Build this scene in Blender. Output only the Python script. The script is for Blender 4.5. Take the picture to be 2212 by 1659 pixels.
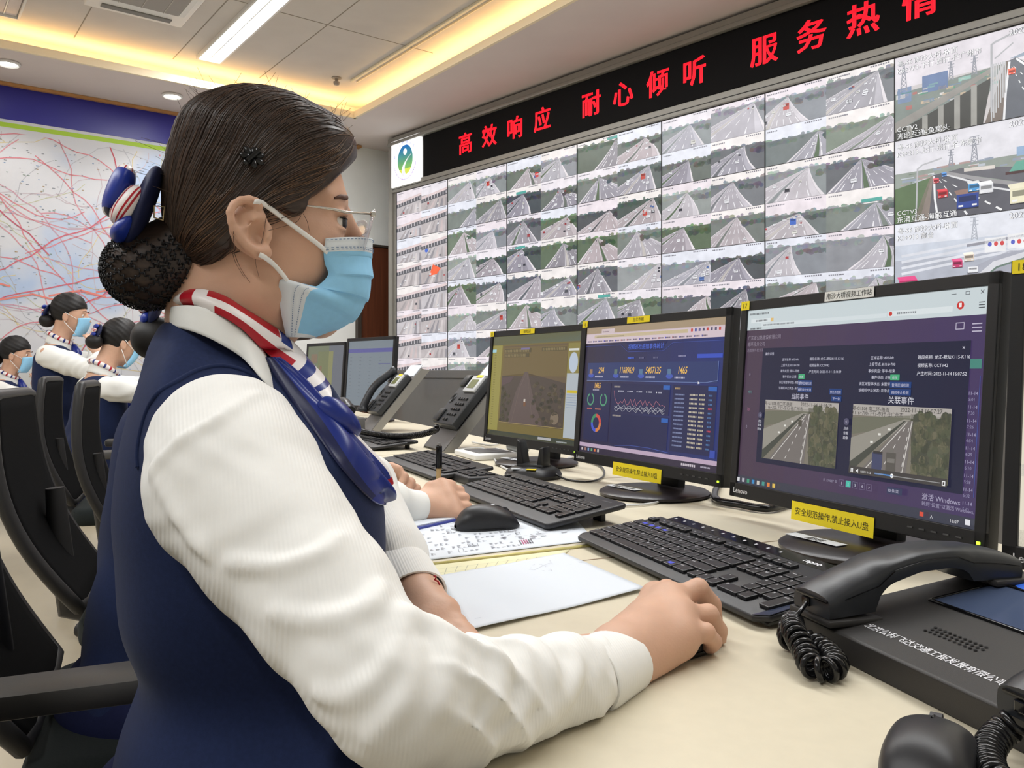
import bpy, bmesh, math, random
import numpy as np
from mathutils import Vector, Matrix
R = math.radians
SC = bpy.context.scene
COL = SC.collection
for _o in list(bpy.data.objects): bpy.data.objects.remove(_o)

# ---------------------------------------------------------------- camera, world, exposure
PW, PH, FPX, UC, VH, CH = 2212, 1659, 1800.0, 1106.0, 800.0, 1.0
cam_d = bpy.data.cameras.new('camera'); cam = bpy.data.objects.new('camera', cam_d); COL.objects.link(cam)
cam.location = (0, 0, CH); cam.rotation_euler = (R(90), 0, 0)
cam_d.sensor_fit = 'HORIZONTAL'; cam_d.sensor_width = 36.0; cam_d.lens = 36.0*FPX/PW
cam_d.shift_y = (VH-PH/2)/PW; cam_d.clip_start = 0.02; cam_d.clip_end = 60
SC.camera = cam
wd = bpy.data.worlds.new('world'); SC.world = wd; wd.use_nodes = True
wd.node_tree.nodes['Background'].inputs[0].default_value = (0.93, 0.95, 1.0, 1)
wd.node_tree.nodes['Background'].inputs[1].default_value = 0.42
SC.view_settings.view_transform = 'Standard'; SC.view_settings.look = 'None'
SC.cycles.max_bounces = 8
SC.view_settings.exposure = 0.0; SC.view_settings.gamma = 1.0; SC.view_settings.use_curve_mapping = False

def at(u, v, d): return Vector(((u-UC)*d/FPX, d, CH+(VH-v)*d/FPX))
def onz(u, v, z):
    d = (CH-z)*FPX/(v-VH); return Vector(((u-UC)*d/FPX, d, z))
DZ = 0.75                                              # desk height
FW = Vector((math.cos(R(23)), math.sin(R(23)), 0))     # from the seats towards the monitors
ED = Vector((math.sin(R(23)), -math.cos(R(23)), 0))    # along the desk, towards the camera
UP = Vector((0, 0, 1))
RS = 1.15
def RM(x, y, z): return Vector((x*RS, y*RS, 1+(z-1)*RS))
G1 = Vector((-0.602, 0.7985, 0)); G2 = Vector((0.7985, 0.602, 0))

def basis(o, x, y, z): 
    M = Matrix.Identity(4)
    for i, a in enumerate((x, y, z)):
        for j in range(3): M[j][i] = a[j]
    for j in range(3): M[j][3] = o[j]
    return M
def frame(o, x, up=UP):
    x = Vector(x).normalized(); z = Vector(up); y = z.cross(x).normalized(); z = x.cross(y).normalized()
    return basis(o, x, y, z)

# ---------------------------------------------------------------- colours and materials
def lin(c):
    return tuple(((x/255)/12.92 if x/255 <= 0.04045 else ((x/255+0.055)/1.055)**2.4) for x in c[:3])
_M = {}
def mat(name, c=(128,128,128), rough=0.5, metal=0.0, var=0.0, vscale=20, bump=0.0, bscale=200, emit=0, ec=None, trans=0, alpha=1,
        ior=1.45, stripes=None, spec=0.5, coat=0, attr=None, sss=0, dist=0.002, sheen=0, stretch=None):
    if name in _M: return _M[name]
    m = bpy.data.materials.new(name); m.use_nodes = True; _M[name] = m
    nt = m.node_tree; N = nt.nodes; L = nt.links; b = N['Principled BSDF']
    b.inputs['Base Color'].default_value = (*lin(c), 1); b.inputs['Roughness'].default_value = rough
    b.inputs['Metallic'].default_value = metal; b.inputs['IOR'].default_value = ior
    b.inputs['Specular IOR Level'].default_value = spec; b.inputs['Coat Weight'].default_value = coat
    b.inputs['Transmission Weight'].default_value = trans; b.inputs['Alpha'].default_value = alpha
    b.inputs['Sheen Weight'].default_value = sheen
    if sss:
        b.inputs['Subsurface Weight'].default_value = sss; b.inputs['Subsurface Radius'].default_value = (0.008, 0.003, 0.0015); b.inputs['Subsurface Scale'].default_value = 1.0
    src = None
    tc = N.new('ShaderNodeTexCoord'); co = tc.outputs['Object']
    if stretch:
        mp = N.new('ShaderNodeMapping'); mp.inputs['Scale'].default_value = stretch; L.new(co, mp.inputs[0]); co = mp.outputs[0]
    if attr:
        a = N.new('ShaderNodeAttribute'); a.attribute_name = attr; src = a.outputs['Color']
    if var:
        n = N.new('ShaderNodeTexNoise'); n.inputs['Scale'].default_value = vscale; n.inputs['Detail'].default_value = 5
        L.new(co, n.inputs['Vector'])
        mr = N.new('ShaderNodeMapRange'); mr.inputs[1].default_value = 0.3; mr.inputs[2].default_value = 0.7
        mr.inputs[3].default_value = 1-var; mr.inputs[4].default_value = 1+var; L.new(n.outputs[0], mr.inputs[0])
        mx = N.new('ShaderNodeMix'); mx.data_type = 'RGBA'; mx.blend_type = 'MULTIPLY'; mx.inputs[0].default_value = 1
        mx.inputs[6].default_value = (*lin(c), 1)
        if src: L.new(src, mx.inputs[6])
        L.new(mr.outputs[0], mx.inputs[7]); src = mx.outputs[2]
    if src:
        L.new(src, b.inputs['Base Color'])
        if emit: L.new(src, b.inputs['Emission Color'])
    if emit:
        b.inputs['Emission Strength'].default_value = emit
        if not src: b.inputs['Emission Color'].default_value = (*lin(ec or c), 1)
        m.cycles.emission_sampling = 'NONE'
        if attr: L.remove(b.inputs['Base Color'].links[0]); b.inputs['Base Color'].default_value = (0.01, 0.01, 0.012, 1)
    hs = []
    if stripes:
        w = N.new('ShaderNodeTexWave'); w.inputs['Scale'].default_value = stripes[1]; w.inputs['Distortion'].default_value = stripes[2] if len(stripes) > 2 else 0
        mp = N.new('ShaderNodeMapping'); mp.inputs['Rotation'].default_value = stripes[0]
        L.new(tc.outputs['Object'], mp.inputs[0]); L.new(mp.outputs[0], w.inputs['Vector']); hs.append((w.outputs['Fac'], stripes[3] if len(stripes) > 3 else 0.3))
    if bump:
        n = N.new('ShaderNodeTexNoise'); n.inputs['Scale'].default_value = bscale; n.inputs['Detail'].default_value = 4
        L.new(co, n.inputs['Vector']); hs.append((n.outputs[0], bump))
    prev = None
    for h, s in hs:
        bp = N.new('ShaderNodeBump'); bp.inputs['Strength'].default_value = s; bp.inputs['Distance'].default_value = dist
        L.new(h, bp.inputs['Height'])
        if prev: L.new(prev, bp.inputs['Normal'])
        prev = bp.outputs[0]
    if prev: L.new(prev, b.inputs['Normal'])
    return m

# ---------------------------------------------------------------- mesh builder
class MB:
    def __init__(s): s.v = []; s.f = []; s.m = []; s.c = []; s.mi = 0; s.X = Matrix.Identity(4); s.col = (1,1,1)
    def add(s, vs, fs, X=None):
        T = s.X if X is None else s.X @ X
        b = len(s.v); s.v += [tuple(T @ Vector(p)) for p in vs]
        for f in fs: s.f.append(tuple(b+i for i in f)); s.m.append(s.mi); s.c.append(s.col)
        return s
    def box(s, c, d, X=None, bev=0, seg=2):
        bm = bmesh.new(); bmesh.ops.create_cube(bm, size=1)
        for v in bm.verts: v.co = Vector((v.co.x*d[0]+c[0], v.co.y*d[1]+c[1], v.co.z*d[2]+c[2]))
        if bev: bmesh.ops.bevel(bm, geom=bm.edges[:], offset=bev, segments=seg, affect='EDGES', profile=0.5)
        return s.bm(bm, X)
    def bm(s, bm, X=None):
        bm.verts.index_update(); s.add([v.co for v in bm.verts], [[v.index for v in f.verts] for f in bm.faces], X); bm.free(); return s
    def prism(s, poly, z0, z1, X=None, bev=0, seg=2):
        bm = bmesh.new(); vs = [bm.verts.new((p[0], p[1], z0)) for p in poly]; f = bm.faces.new(vs)
        r = bmesh.ops.extrude_face_region(bm, geom=[f])
        for g in r['geom']:
            if isinstance(g, bmesh.types.BMVert): g.co.z = z1
        bmesh.ops.recalc_face_normals(bm, faces=bm.faces[:])
        if bev: bmesh.ops.bevel(bm, geom=[e for e in bm.edges], offset=bev, segments=seg, affect='EDGES', profile=0.5)
        return s.bm(bm, X)
    def lathe(s, prof, n=32, X=None):
        vs = []; fs = []; k = len(prof)
        for i in range(n):
            a = 2*math.pi*i/n
            for r, z in prof: vs.append((r*math.cos(a), r*math.sin(a), z))
        for i in range(n):
            for j in range(k-1): fs.append((i*k+j, ((i+1)%n)*k+j, ((i+1)%n)*k+j+1, i*k+j+1))
        return s.add(vs, fs, X)
    def tube(s, pts, r, n=8, X=None, cap=True, closed=False):
        P = [Vector(p) for p in pts]; rr = r if isinstance(r, (list, tuple)) else [r]*len(P)
        vs = []; fs = []; up = None; m = len(P)
        for i, p in enumerate(P):
            t = (P[(i+1) % m]-P[i-1]) if closed else (P[min(i+1, m-1)]-P[max(i-1, 0)])
            t = t.normalized() if t.length > 1e-9 else Vector((0,0,1))
            if up is None: up = t.orthogonal().normalized()
            up = (up-t*up.dot(t)); up = up.normalized() if up.length > 1e-6 else t.orthogonal().normalized()
            w = t.cross(up)
            for k in range(n):
                a = 2*math.pi*k/n; vs.append(p+(up*math.cos(a)+w*math.sin(a))*rr[i])
        for i in range(m if closed else m-1):
            for k in range(n): fs.append((i*n+k, i*n+(k+1)%n, ((i+1)%m)*n+(k+1)%n, ((i+1)%m)*n+k))
        if cap and not closed: fs.append(tuple(range(n))[::-1]); fs.append(tuple((m-1)*n+k for k in range(n)))
        return s.add(vs, fs, X)
    def grid(s, fn, nu, nv, X=None, closeu=False, thick=0):
        vs = [fn(i/(nu-1) if not closeu else i/nu, j/(nv-1)) for i in range(nu) for j in range(nv)]
        fs = []
        for i in range(nu if closeu else nu-1):
            for j in range(nv-1): fs.append((i*nv+j, ((i+1)%nu)*nv+j, ((i+1)%nu)*nv+j+1, i*nv+j+1))
        return s.add(vs, fs, X)
    def build(s, name, m=None, parent=None, smooth=None, attr=False, mods=()):
        me = bpy.data.meshes.new(name); me.from_pydata(s.v, [], s.f); me.validate()
        ms = m if isinstance(m, (list, tuple)) else [m]
        for x in ms: me.materials.append(x)
        if len(ms) > 1 and len(me.polygons) == len(s.m): me.polygons.foreach_set('material_index', s.m)
        if attr:
            a = me.color_attributes.new('Col', 'FLOAT_COLOR', 'CORNER')
            arr = np.ones((len(me.loops), 4), 'f'); 
            k = 0
            for p, c in zip(me.polygons, s.c):
                n = p.loop_total; arr[p.loop_start:p.loop_start+n, :3] = c
            a.data.foreach_set('color', arr.ravel())
        if smooth:
            me.polygons.foreach_set('use_smooth', [True]*len(me.polygons))
            if smooth is not True: me.set_sharp_from_angle(angle=R(smooth))
        me.update()
        o = bpy.data.objects.new(name, me); COL.objects.link(o)
        if parent: o.parent = parent
        return o

def npmesh(name, V, Fq, m, parent=None, smooth=True):
    me = bpy.data.meshes.new(name)
    me.vertices.add(len(V)); me.vertices.foreach_set('co', np.asarray(V, 'f').ravel())
    k = Fq.shape[1]; me.loops.add(Fq.size); me.loops.foreach_set('vertex_index', Fq.ravel().astype('i'))
    me.polygons.add(len(Fq)); me.polygons.foreach_set('loop_start', np.arange(0, Fq.size, k, dtype='i'))
    me.update(calc_edges=True); me.validate()
    if smooth: me.polygons.foreach_set('use_smooth', [True]*len(me.polygons))
    for x in (m if isinstance(m, (list, tuple)) else [m]): me.materials.append(x)
    o = bpy.data.objects.new(name, me); COL.objects.link(o)
    if parent: o.parent = parent
    return o
def tag(o, label=None, cat=None, group=None, kind=None):
    for k, x in (('label', label), ('category', cat), ('group', group), ('kind', kind)):
        if x: o[k] = x
    return o
def thing(name, label, cat, M=None, group=None):
    o = bpy.data.objects.new(name, None); COL.objects.link(o); o.empty_display_size = 0.05
    if M is not None: o.matrix_world = M if isinstance(M, Matrix) else Matrix.Translation(M)
    return tag(o, label, cat, group)
def copy_tree(o, parent=None):
    c = o.copy(); COL.objects.link(c)
    if parent: c.parent = parent
    for ch in list(o.children): copy_tree(ch, c)
    return c
def struct(name, mb, m, **k): return tag(mb.build(name, m, **k), kind='structure')

# ---------------------------------------------------------------- flat pictures (screens, prints, lettering)
_T = {}
def text_tris(s, bold=0.0):
    if (s, bold) in _T: return _T[s, bold]
    cu = bpy.data.curves.new('txt', 'FONT'); cu.body = s; cu.size = 1; cu.offset = bold; cu.resolution_u = 2
    ob = bpy.data.objects.new('txt', cu); COL.objects.link(ob)
    dg = bpy.context.evaluated_depsgraph_get(); dg.update(); ev = ob.evaluated_get(dg); me = ev.to_mesh()
    vs = [(v.co.x, v.co.y) for v in me.vertices]; fs = [tuple(p.vertices) for p in me.polygons]
    ev.to_mesh_clear(); bpy.data.objects.remove(ob); bpy.data.curves.remove(cu)
    w = (min([v[0] for v in vs] or [0]), max([v[0] for v in vs] or [1])); _T[s, bold] = (vs, fs, w); return _T[s, bold]
def clip(poly, lo, hi):
    for ax in (0, 1):
        for side, lim in ((1, lo[ax]), (-1, hi[ax])):
            out = []; n = len(poly)
            for i in range(n):
                a, b = poly[i-1], poly[i]; da = (a[ax]-lim)*side; db = (b[ax]-lim)*side
                if (da >= 0) != (db >= 0):
                    t = da/(da-db); out.append((a[0]+(b[0]-a[0])*t, a[1]+(b[1]-a[1])*t))
                if db >= 0: out.append(b)
            poly = out
            if len(poly) < 3: return []
    return poly
class Pic:
    """flat coloured shapes on a plane: local x right, y up, z out of the picture; later layers lie a hair in front"""
    def __init__(s, M=None, dz=0.00012): s.mb = MB(); s.mb.X = M if M is not None else Matrix.Identity(4); s.z = 0; s.dz = dz; s.win = None; s.k = (1,1,1)
    def poly(s, pts, c, layer=None):
        z = s.z if layer is None else layer*s.dz
        if s.win: pts = clip(list(pts), s.win[0], s.win[1])
        if len(pts) < 3: return
        a = sum(pts[i-1][0]*pts[i][1]-pts[i][0]*pts[i-1][1] for i in range(len(pts)))
        if abs(a) < 1e-12: return
        if a < 0: pts = pts[::-1]
        s.mb.col = tuple(x*k for x, k in zip(lin(c), s.k)); s.mb.add([(p[0], p[1], z) for p in pts], [tuple(range(len(pts)))])
    def rect(s, x0, y0, x1, y1, c, layer=None): s.poly([(x0,y0),(x1,y0),(x1,y1),(x0,y1)], c, layer)
    def line(s, pts, w, c, layer=None):
        for a, b in zip(pts[:-1], pts[1:]):
            dx, dy = b[0]-a[0], b[1]-a[1]; l = math.hypot(dx, dy) or 1e-9; nx, ny = -dy/l*w/2, dx/l*w/2; ex, ey = dx/l*w*0.3, dy/l*w*0.3
            s.poly([(a[0]+nx-ex, a[1]+ny-ey), (b[0]+nx+ex, b[1]+ny+ey), (b[0]-nx+ex, b[1]-ny+ey), (a[0]-nx-ex, a[1]-ny-ey)], c, layer)
    def disc(s, cx, cy, rx, ry, c, layer=None, n=20): s.poly([(cx+rx*math.cos(6.2832*i/n), cy+ry*math.sin(6.2832*i/n)) for i in range(n)], c, layer)
    def arc(s, cx, cy, r, w, a0, a1, c, layer=None, n=24, sx=1):
        for i in range(n):
            t0, t1 = a0+(a1-a0)*i/n, a0+(a1-a0)*(i+1)/n
            s.poly([(cx+sx*q*math.cos(t), cy+q*math.sin(t)) for q, t in ((r-w/2, t0), (r+w/2, t0), (r+w/2, t1), (r-w/2, t1))], c, layer)
    def text(s, t, x, y, h, c, layer=None, align=0, bold=0.0, sx=1.0, skew=0):
        vs, fs, w = text_tris(t, bold); off = {0: w[0], 1: (w[0]+w[1])/2, 2: w[1]}[align]
        for f in fs: s.poly([(x+(vs[i][0]-off)*h*sx+vs[i][1]*h*skew, y+vs[i][1]*h) for i in f], c, layer)
    def up(s): s.z += s.dz
    def build(s, name, m, parent=None): return s.mb.build(name, m, parent, attr=True)
# ---------------------------------------------------------------- room shell (axes G1 / G2, origin under the cove corner)
C0 = Vector((-1.219, 6.457, 0)); ZS, ZC = 2.955, 3.11
RX = basis(C0, G2, G1, UP)                             # room frame: x towards the video wall, y towards the map wall
def rp(x, y, z): return C0+G2*x+G1*y+UP*z
M_ceil = mat('ceiling_paint', (218,208,206), 0.85, var=0.03, vscale=3, bump=0.05, bscale=120)
M_wall = mat('wall_paint', (240,243,242), 0.85, var=0.03, vscale=4, bump=0.06, bscale=150)
M_tile = mat('ceiling_tile', (204,199,194), 0.7, var=0.03, vscale=6, bump=0.04, bscale=90)
M_joint = mat('tile_joint', (150,142,130), 0.8)
M_cream = mat('cove_lip_paint', (238,226,198), 0.7)
M_warm = mat('cove_led_tape', (255,205,120), emit=17, ec=(255,212,140)); M_warm.cycles.emission_sampling = 'FRONT'
M_tube = mat('lamp_diffuser', (255,255,255), emit=9, ec=(255,252,246)); M_tube.cycles.emission_sampling = 'FRONT'
M_white = mat('white_plastic', (228,228,226), 0.45)
M_wood = mat('brown_door_wood', (92,48,28), 0.45, var=0.25, vscale=3, stretch=(14,14,0.6), bump=0.1, bscale=30)
M_oak = mat('light_wood_trim', (190,140,88), 0.5, var=0.15, vscale=8)
M_floor = mat('floor_tile', (196,184,160), 0.25, var=0.06, vscale=2)
struct('floor', MB().box((-3.2,-3,-0.05), (11,11,0.1), RX), M_floor)
sf = MB()
sf.box((0.81,-3.9,ZS+0.01), (1.62,10.0,0.02), RX); sf.box((-4.4,0.555,ZS+0.01), (8.8,1.11,0.02), RX)   # soffit slabs
sf.box((0.92,-3.9,ZS+0.11), (1.4,10.0,0.2), RX); sf.box((-4.4,0.66,ZS+0.11), (9.24,0.9,0.2), RX)       # solid part behind the trough
struct('ceiling', sf, M_ceil)
up = MB(); up.mi = 0; up.box((-4.18,-4.18,ZC+0.03), (8.86,8.86,0.06), RX)
up.mi = 1
for k in range(1, 12): up.box((-0.15-0.6*k, -4.2, ZC-0.0008), (0.006, 8.4, 0.0016), RX)
for k in range(1, 7): up.box((-4.2, 0.05-1.2*k, ZC-0.0008), (8.4, 0.006, 0.0016), RX)
struct('ceiling_recess', up, [M_tile, M_joint])
lip = MB(); lip.box((0.0,-4.2,ZS+0.022), (0.02,8.44,0.05), RX); lip.box((-4.2,0.0,ZS+0.022), (8.44,0.02,0.05), RX)
struct('trim_1', lip, M_cream)
mol = MB(); mol.box((-0.2,-4.4,ZC-0.008), (0.022,8.1,0.016), RX, 0.004); mol.box((-0.155,-4.4,ZC-0.005), (0.008,8.1,0.01), RX)
struct('trim_2', mol, M_cream)

def led(name, label, q):
    m = MB(); m.add([rp(*p, ZS+0.026) for p in q], [(0,1,2,3)]); o = m.build(name, M_warm)
    if o.data.polygons[0].normal.z < 0: o.data.flip_normals()
    return tag(o, label, 'led strip')
led('cove_light_strip', 'warm glowing light strip in the ceiling cove above the video wall', [(0.07,-8.3),(0.12,-8.3),(0.12,0.1),(0.07,0.1)])
led('cove_light_strip', 'warm glowing light strip in the ceiling cove along the map wall', [(-8.3,0.07),(0.0,0.07),(0.0,0.12),(-8.3,0.12)])

def strip_light(x, y0, y1, on, label):
    t = thing('ceiling_strip_light', label, 'light', rp(x+0.07, (y0+y1)/2, ZC))
    X = t.matrix_world.inverted() @ RX
    l = y0-y1; c = (y0+y1)/2
    f = MB()
    for dx in (-0.006, 0.146): f.box((x+dx, c, ZC-0.012), (0.012, l, 0.024), X)
    for yy in (y0, y1): f.box((x+0.07, yy, ZC-0.012), (0.164, 0.012, 0.024), X)
    f.box((x+0.07, c, ZC-0.006), (0.008, l, 0.012), X)
    f.build('frame', M_white, t)
    for dx in (0.035, 0.105): MB().box((x+dx, c, ZC-0.006), (0.058, l-0.02, 0.008), X).build('diffuser', M_tube if on else M_ceil, t)
    if on:
        ld = bpy.data.lights.new('tube_glow', 'AREA'); ld.shape = 'RECTANGLE'; ld.size = 0.14; ld.size_y = l; ld.energy = 16.5*l; ld.color = (0.97, 0.985, 1.0)
        lo = bpy.data.objects.new('tube_glow', ld); COL.objects.link(lo); lo.parent = t
        lo.matrix_parent_inverse = t.matrix_world.inverted(); lo.matrix_world = basis(rp(x+0.07, c, ZC-0.03), G2, G1, UP)
    return t
strip_light(-1.23, -0.16, -6.6, True, 'long glowing white strip light running across the recessed ceiling')
strip_light(-2.42, -0.16, -6.6, False, 'unlit strip light recess at the upper left corner of the ceiling')
strip_light(-4.35, -0.6, -6.6, True, 'second glowing strip light further left on the recessed ceiling')

def downlight(x, y, label, watts=16):
    p = rp(x, y, ZS); t = thing('downlight', label, 'light', p, 'round downlights in the ceiling border')
    MB().lathe([(0.052,0.0),(0.068,-0.002),(0.07,-0.012),(0.06,-0.018),(0.052,-0.012)], 32).build('ring', M_white, t, smooth=40)
    MB().lathe([(0.0,-0.010),(0.053,-0.010),(0.053,-0.006),(0.0,-0.006)], 32).build('lens', M_tube, t)
    ld = bpy.data.lights.new('lens_glow', 'SPOT'); ld.energy = watts; ld.spot_size = R(120); ld.spot_blend = 0.6; ld.shadow_soft_size = 0.05; ld.color = (1,0.97,0.92)
    lo = bpy.data.objects.new('lens_glow', ld); COL.objects.link(lo); lo.parent = t; lo.location = (0,0,-0.025)
for (u, v, l) in ((18,135,'round downlight nearest the left edge above the map wall'), (372,205,'round downlight above the map behind the hair of the woman in front')):
    d = (ZS-1)*FPX/(VH-v); q = Vector(((u-UC)*d/FPX, d, 0))-C0
    downlight(q.dot(G2), q.dot(G1), l)
downlight(-4.9, 0.37, 'third round downlight further along the map wall')
downlight(-0.3, 0.37, 'round downlight above the map wall, hidden behind her hair', 22)  # extra unseen lamp, added to brighten the dark wall corner

for yy, w in ((-5.2, 'nearest the camera'), (-7.2, 'behind the camera')): downlight(0.45, yy, 'round downlight in the ceiling border beside the video wall, '+w, 22)

# ceiling cassette air conditioner
q = Vector((-1.737, 4.378, 0))*RS*1.0
d0 = (ZC-0.03-1)*FPX/(VH-60); cor = Vector(((392-UC)*d0/FPX, d0, 0))-C0; ax, ay = cor.dot(G2), cor.dot(G1)
ac = thing('ceiling_air_conditioner', 'white ceiling air conditioner cassette with a grey louvred grille', 'air conditioner', rp(ax-0.27, ay-0.48, ZC))
X = ac.matrix_world.inverted() @ RX
m = MB(); m.prism([(ax-0.54,ay),(ax,ay),(ax,ay-0.96),(ax-0.54,ay-0.96)], ZC-0.035, ZC, X, 0.012, 3); m.build('cover', M_white, ac, smooth=40)
m = MB(); m.box((ax-0.27,ay-0.48,ZC-0.038), (0.40,0.60,0.006), X, 0.002)
m.build('intake_grille', mat('ac_grille', (150,146,140), 0.5), ac)
m = MB()
for k in range(3): m.box((ax-0.39+0.12*k, ay-0.48, ZC-0.042), (0.004, 0.6, 0.003), X)
m.build('grille_rib', mat('ac_rib', (182,178,172), 0.5), ac)
for dy in (-0.075, -0.885): MB().box((ax-0.27, ay+dy, ZC-0.038), (0.38, 0.05, 0.008), X, 0.003).build('air_flap', mat('ac_flap', (120,118,114), 0.5), ac)
for dx in (-0.05, -0.49): MB().box((ax+dx, ay-0.48, ZC-0.038), (0.035, 0.6, 0.006), X, 0.003).build('air_flap', M_white, ac)
d0 = (ZC-1)*FPX/(VH-168); sp = Vector(((727-UC)*d0/FPX, d0, ZC-0.001))
m = MB(); m.X = Matrix.Translation(sp); m.lathe([(0,-0.05),(0.02,-0.048),(0.024,-0.03),(0.012,-0.025),(0.012,-0.008),(0.035,-0.004),(0.035,0)], 20)
tag(m.build('ceiling_sprinkler', mat('sprinkler_grey', (150,142,134), 0.5), smooth=40), 'small grey sprinkler head hanging from the recessed ceiling near the cove corner', 'sprinkler')

# walls
YM = 0.733                                             # the map wall
struct('wall_left', MB().box((-3.75,YM+0.05,1.5), (10.7,0.1,3.0), RX), M_wall)
struct('wall_back', MB().box((-3.5,-9.0,1.5), (11.0,0.1,3.2), RX), M_wall)
struct('wall_front', MB().box((-8.75,-3.9,1.5), (0.1,10.2,3.2), RX), M_wall)
struct('wall_right', MB().box((1.55,-3.6,1.5), (0.1,8.8,3.0), RX), M_wall)
def wallpt(u, v):                                      # pixel -> (x, z) on the map wall
    r = Vector(((u-UC)/FPX, 1, (VH-v)/FPX)); n = G1; o = rp(0,YM,0)
    t = (o-Vector((0,0,CH))).dot(n)/r.dot(n); p = Vector((0,0,CH))+r*t; return (p-C0).dot(G2), p.z
# brown door with its frame, near the video wall
dx0, _ = wallpt(776, 600); _, dzt = wallpt(810, 536)
struct('door_1', MB().box((dx0+0.45, YM-0.02, dzt/2), (0.9, 0.04, dzt), RX), M_wood)
m = MB(); m.box((dx0-0.02, YM-0.025, dzt/2), (0.035, 0.05, dzt+0.03), RX); m.box((dx0+0.45, YM-0.025, dzt+0.015), (0.95, 0.05, 0.02), RX)
struct('trim_3', m, mat('door_casing', (60,52,46), 0.5))
tx, _ = wallpt(694, 735)
struct('trim_4', MB().box((tx, YM-0.012, 0.55), (0.05, 0.024, 1.1), RX), M_oak)
# soffit trim above the map
bx, bz = wallpt(0, 187); struct('trim_5', MB().box((-4.2, YM-0.03, ZS-0.012), (9.2, 0.06, 0.02), RX), M_oak)

# ---------------------------------------------------------------- wall map
mx1, _ = wallpt(610, 400); mx0 = mx1-6.2
mapM = RX @ Matrix(((1,0,0,0),(0,0,-1,YM-0.03),(0,1,0,0),(0,0,0,1)))
_, zb = wallpt(0, 258); _, zg = wallpt(0, 266)
mp = thing('wall_map', 'large printed road map with red lines under a blue header on the left wall', 'map', rp((mx0+mx1)/2, YM-0.02, 0.75))
mi = mp.matrix_world.inverted()
def noise_map():
    m = mat('map_paper', (226,227,232), 0.55); nt = m.node_tree; N = nt.nodes; L = nt.links
    tc = N.new('ShaderNodeTexCoord'); n = N.new('ShaderNodeTexNoise'); n.inputs['Scale'].default_value = 1.1; n.inputs['Detail'].default_value = 3
    L.new(tc.outputs['Object'], n.inputs['Vector']); cr = N.new('ShaderNodeValToRGB'); L.new(n.outputs[0], cr.inputs[0])
    e = cr.color_ramp.elements; e[0].position = 0.35; e[0].color = (*lin((172,190,218)),1); e[1].position = 0.42; e[1].color = (*lin((206,208,214)),1)
    for p, c in ((0.56,(208,208,212)),(0.62,(208,211,198)),(0.70,(203,210,192))): x = e.new(p); x.color = (*lin(c),1)
    L.new(cr.outputs[0], N['Principled BSDF'].inputs['Base Color']); return m
MB().box(((mx0+mx1)/2, YM-0.015, (0.75+zb)/2), (mx1-mx0, 0.03, zb-0.75), mi @ RX).build('map_sheet', noise_map(), mp)
mb_ = MB().box(((mx0+mx1)/2, YM-0.015, (ZS-0.02+zb)/2), (mx1-mx0, 0.031, ZS-0.022-zb), mi @ RX); mb_.build('header_board', mat('map_header_blue', (40,38,140), 0.35, var=0.05, vscale=2), mp)
rng = random.Random(7)
P = Pic(mi @ mapM, 0.0004)
P.up(); P.rect(mx0, zg-0.028, mx1, zg+0.004, (168,205,60))
P.win = ((mx0, 0.76), (mx1, zg-0.06)); P.up()
def wander(x, y, a, n, st, wob):
    pts = [(x,y)]
    for _ in range(n): a += rng.uniform(-wob, wob); x += st*math.cos(a); y += st*math.sin(a); pts.append((x,y))
    return pts
for _ in range(220): P.line(wander(rng.uniform(mx0,mx1), rng.uniform(0.8,zg), rng.uniform(0,6.3), 16, 0.07, 0.5), 0.0045, rng.choice([(216,200,150),(196,182,190),(180,182,190),(190,192,160)]))
P.up()
for _ in range(95): P.line(wander(rng.uniform(mx0,mx1), rng.uniform(0.8,zg), rng.uniform(0,6.3), 18, 0.08, 0.38), 0.007, rng.choice([(208,148,158),(212,132,142),(200,156,172)]))
P.up()
for _ in range(22): P.line(wander(rng.uniform(mx0,mx1), rng.uniform(0.8,zg), rng.uniform(0,6.3), 26, 0.09, 0.33), 0.0085, rng.choice([(196,86,102),(204,104,118),(190,92,112)]))
P.up()
for _ in range(3200):                                   # place-name specks
    x, y = rng.uniform(mx0,mx1), rng.uniform(0.8,zg-0.1); w = rng.uniform(0.006,0.020)
    P.rect(x, y, x+w, y+0.0042, rng.choice([(130,150,134),(140,142,150),(120,128,140),(176,150,110),(130,160,196)]))
P.up(); P.win = ((mx0, 0.76), (mx1, zg-0.06))
for k in range(7):
    x, y = mx1-2.6+0.3*k, 1.52+0.05*math.sin(k*2.1)
    P.line([(x,y),(x+0.2,y+0.05),(x+0.36,y+0.01)], 0.012, (222,130,120))
P.win = None
P.build('map_print', mat('map_ink', (255,255,255), 0.55, attr='Col'), mp)
# ---------------------------------------------------------------- video wall
VW = basis(Vector((-0.8845*RS, 6.1*RS, 0)), Vector((0.679,-0.734,0)), UP, Vector((-0.734,-0.679,0)))   # x along the wall, y up, z towards the room
M_frame = mat('grey_metal_frame', (150,148,142), 0.45, metal=0.3, var=0.03)
M_frame2 = mat('grey_metal_shadow_gap', (44,43,42), 0.6)
M_ledblk = mat('led_board_black', (7,6,7), 0.6, spec=0.15)
M_ledred = mat('led_red', (255,20,40), emit=1.0, ec=(255,16,40))
M_scr = mat('wall_screen_picture', (255,255,255), 0.3, attr='Col', emit=1.0, var=0.10, vscale=14)
M_base = mat('cabinet_gloss_grey', (108,106,104), 0.08, var=0.02)
WX0, CW, RH, ZT, ZB = 0.0874, 0.681, 0.197, 2.478, 1.0
vw = thing('video_wall', 'video wall of many highway camera screens in a grey metal frame', 'video wall', VW @ Matrix.Rotation(0,4,'X'))
WL = 5.6
m = MB()
m.box((WL/2, 1.47, -0.21), (WL, 2.93, 0.36)); m.build('cabinet', M_frame, vw)
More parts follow.
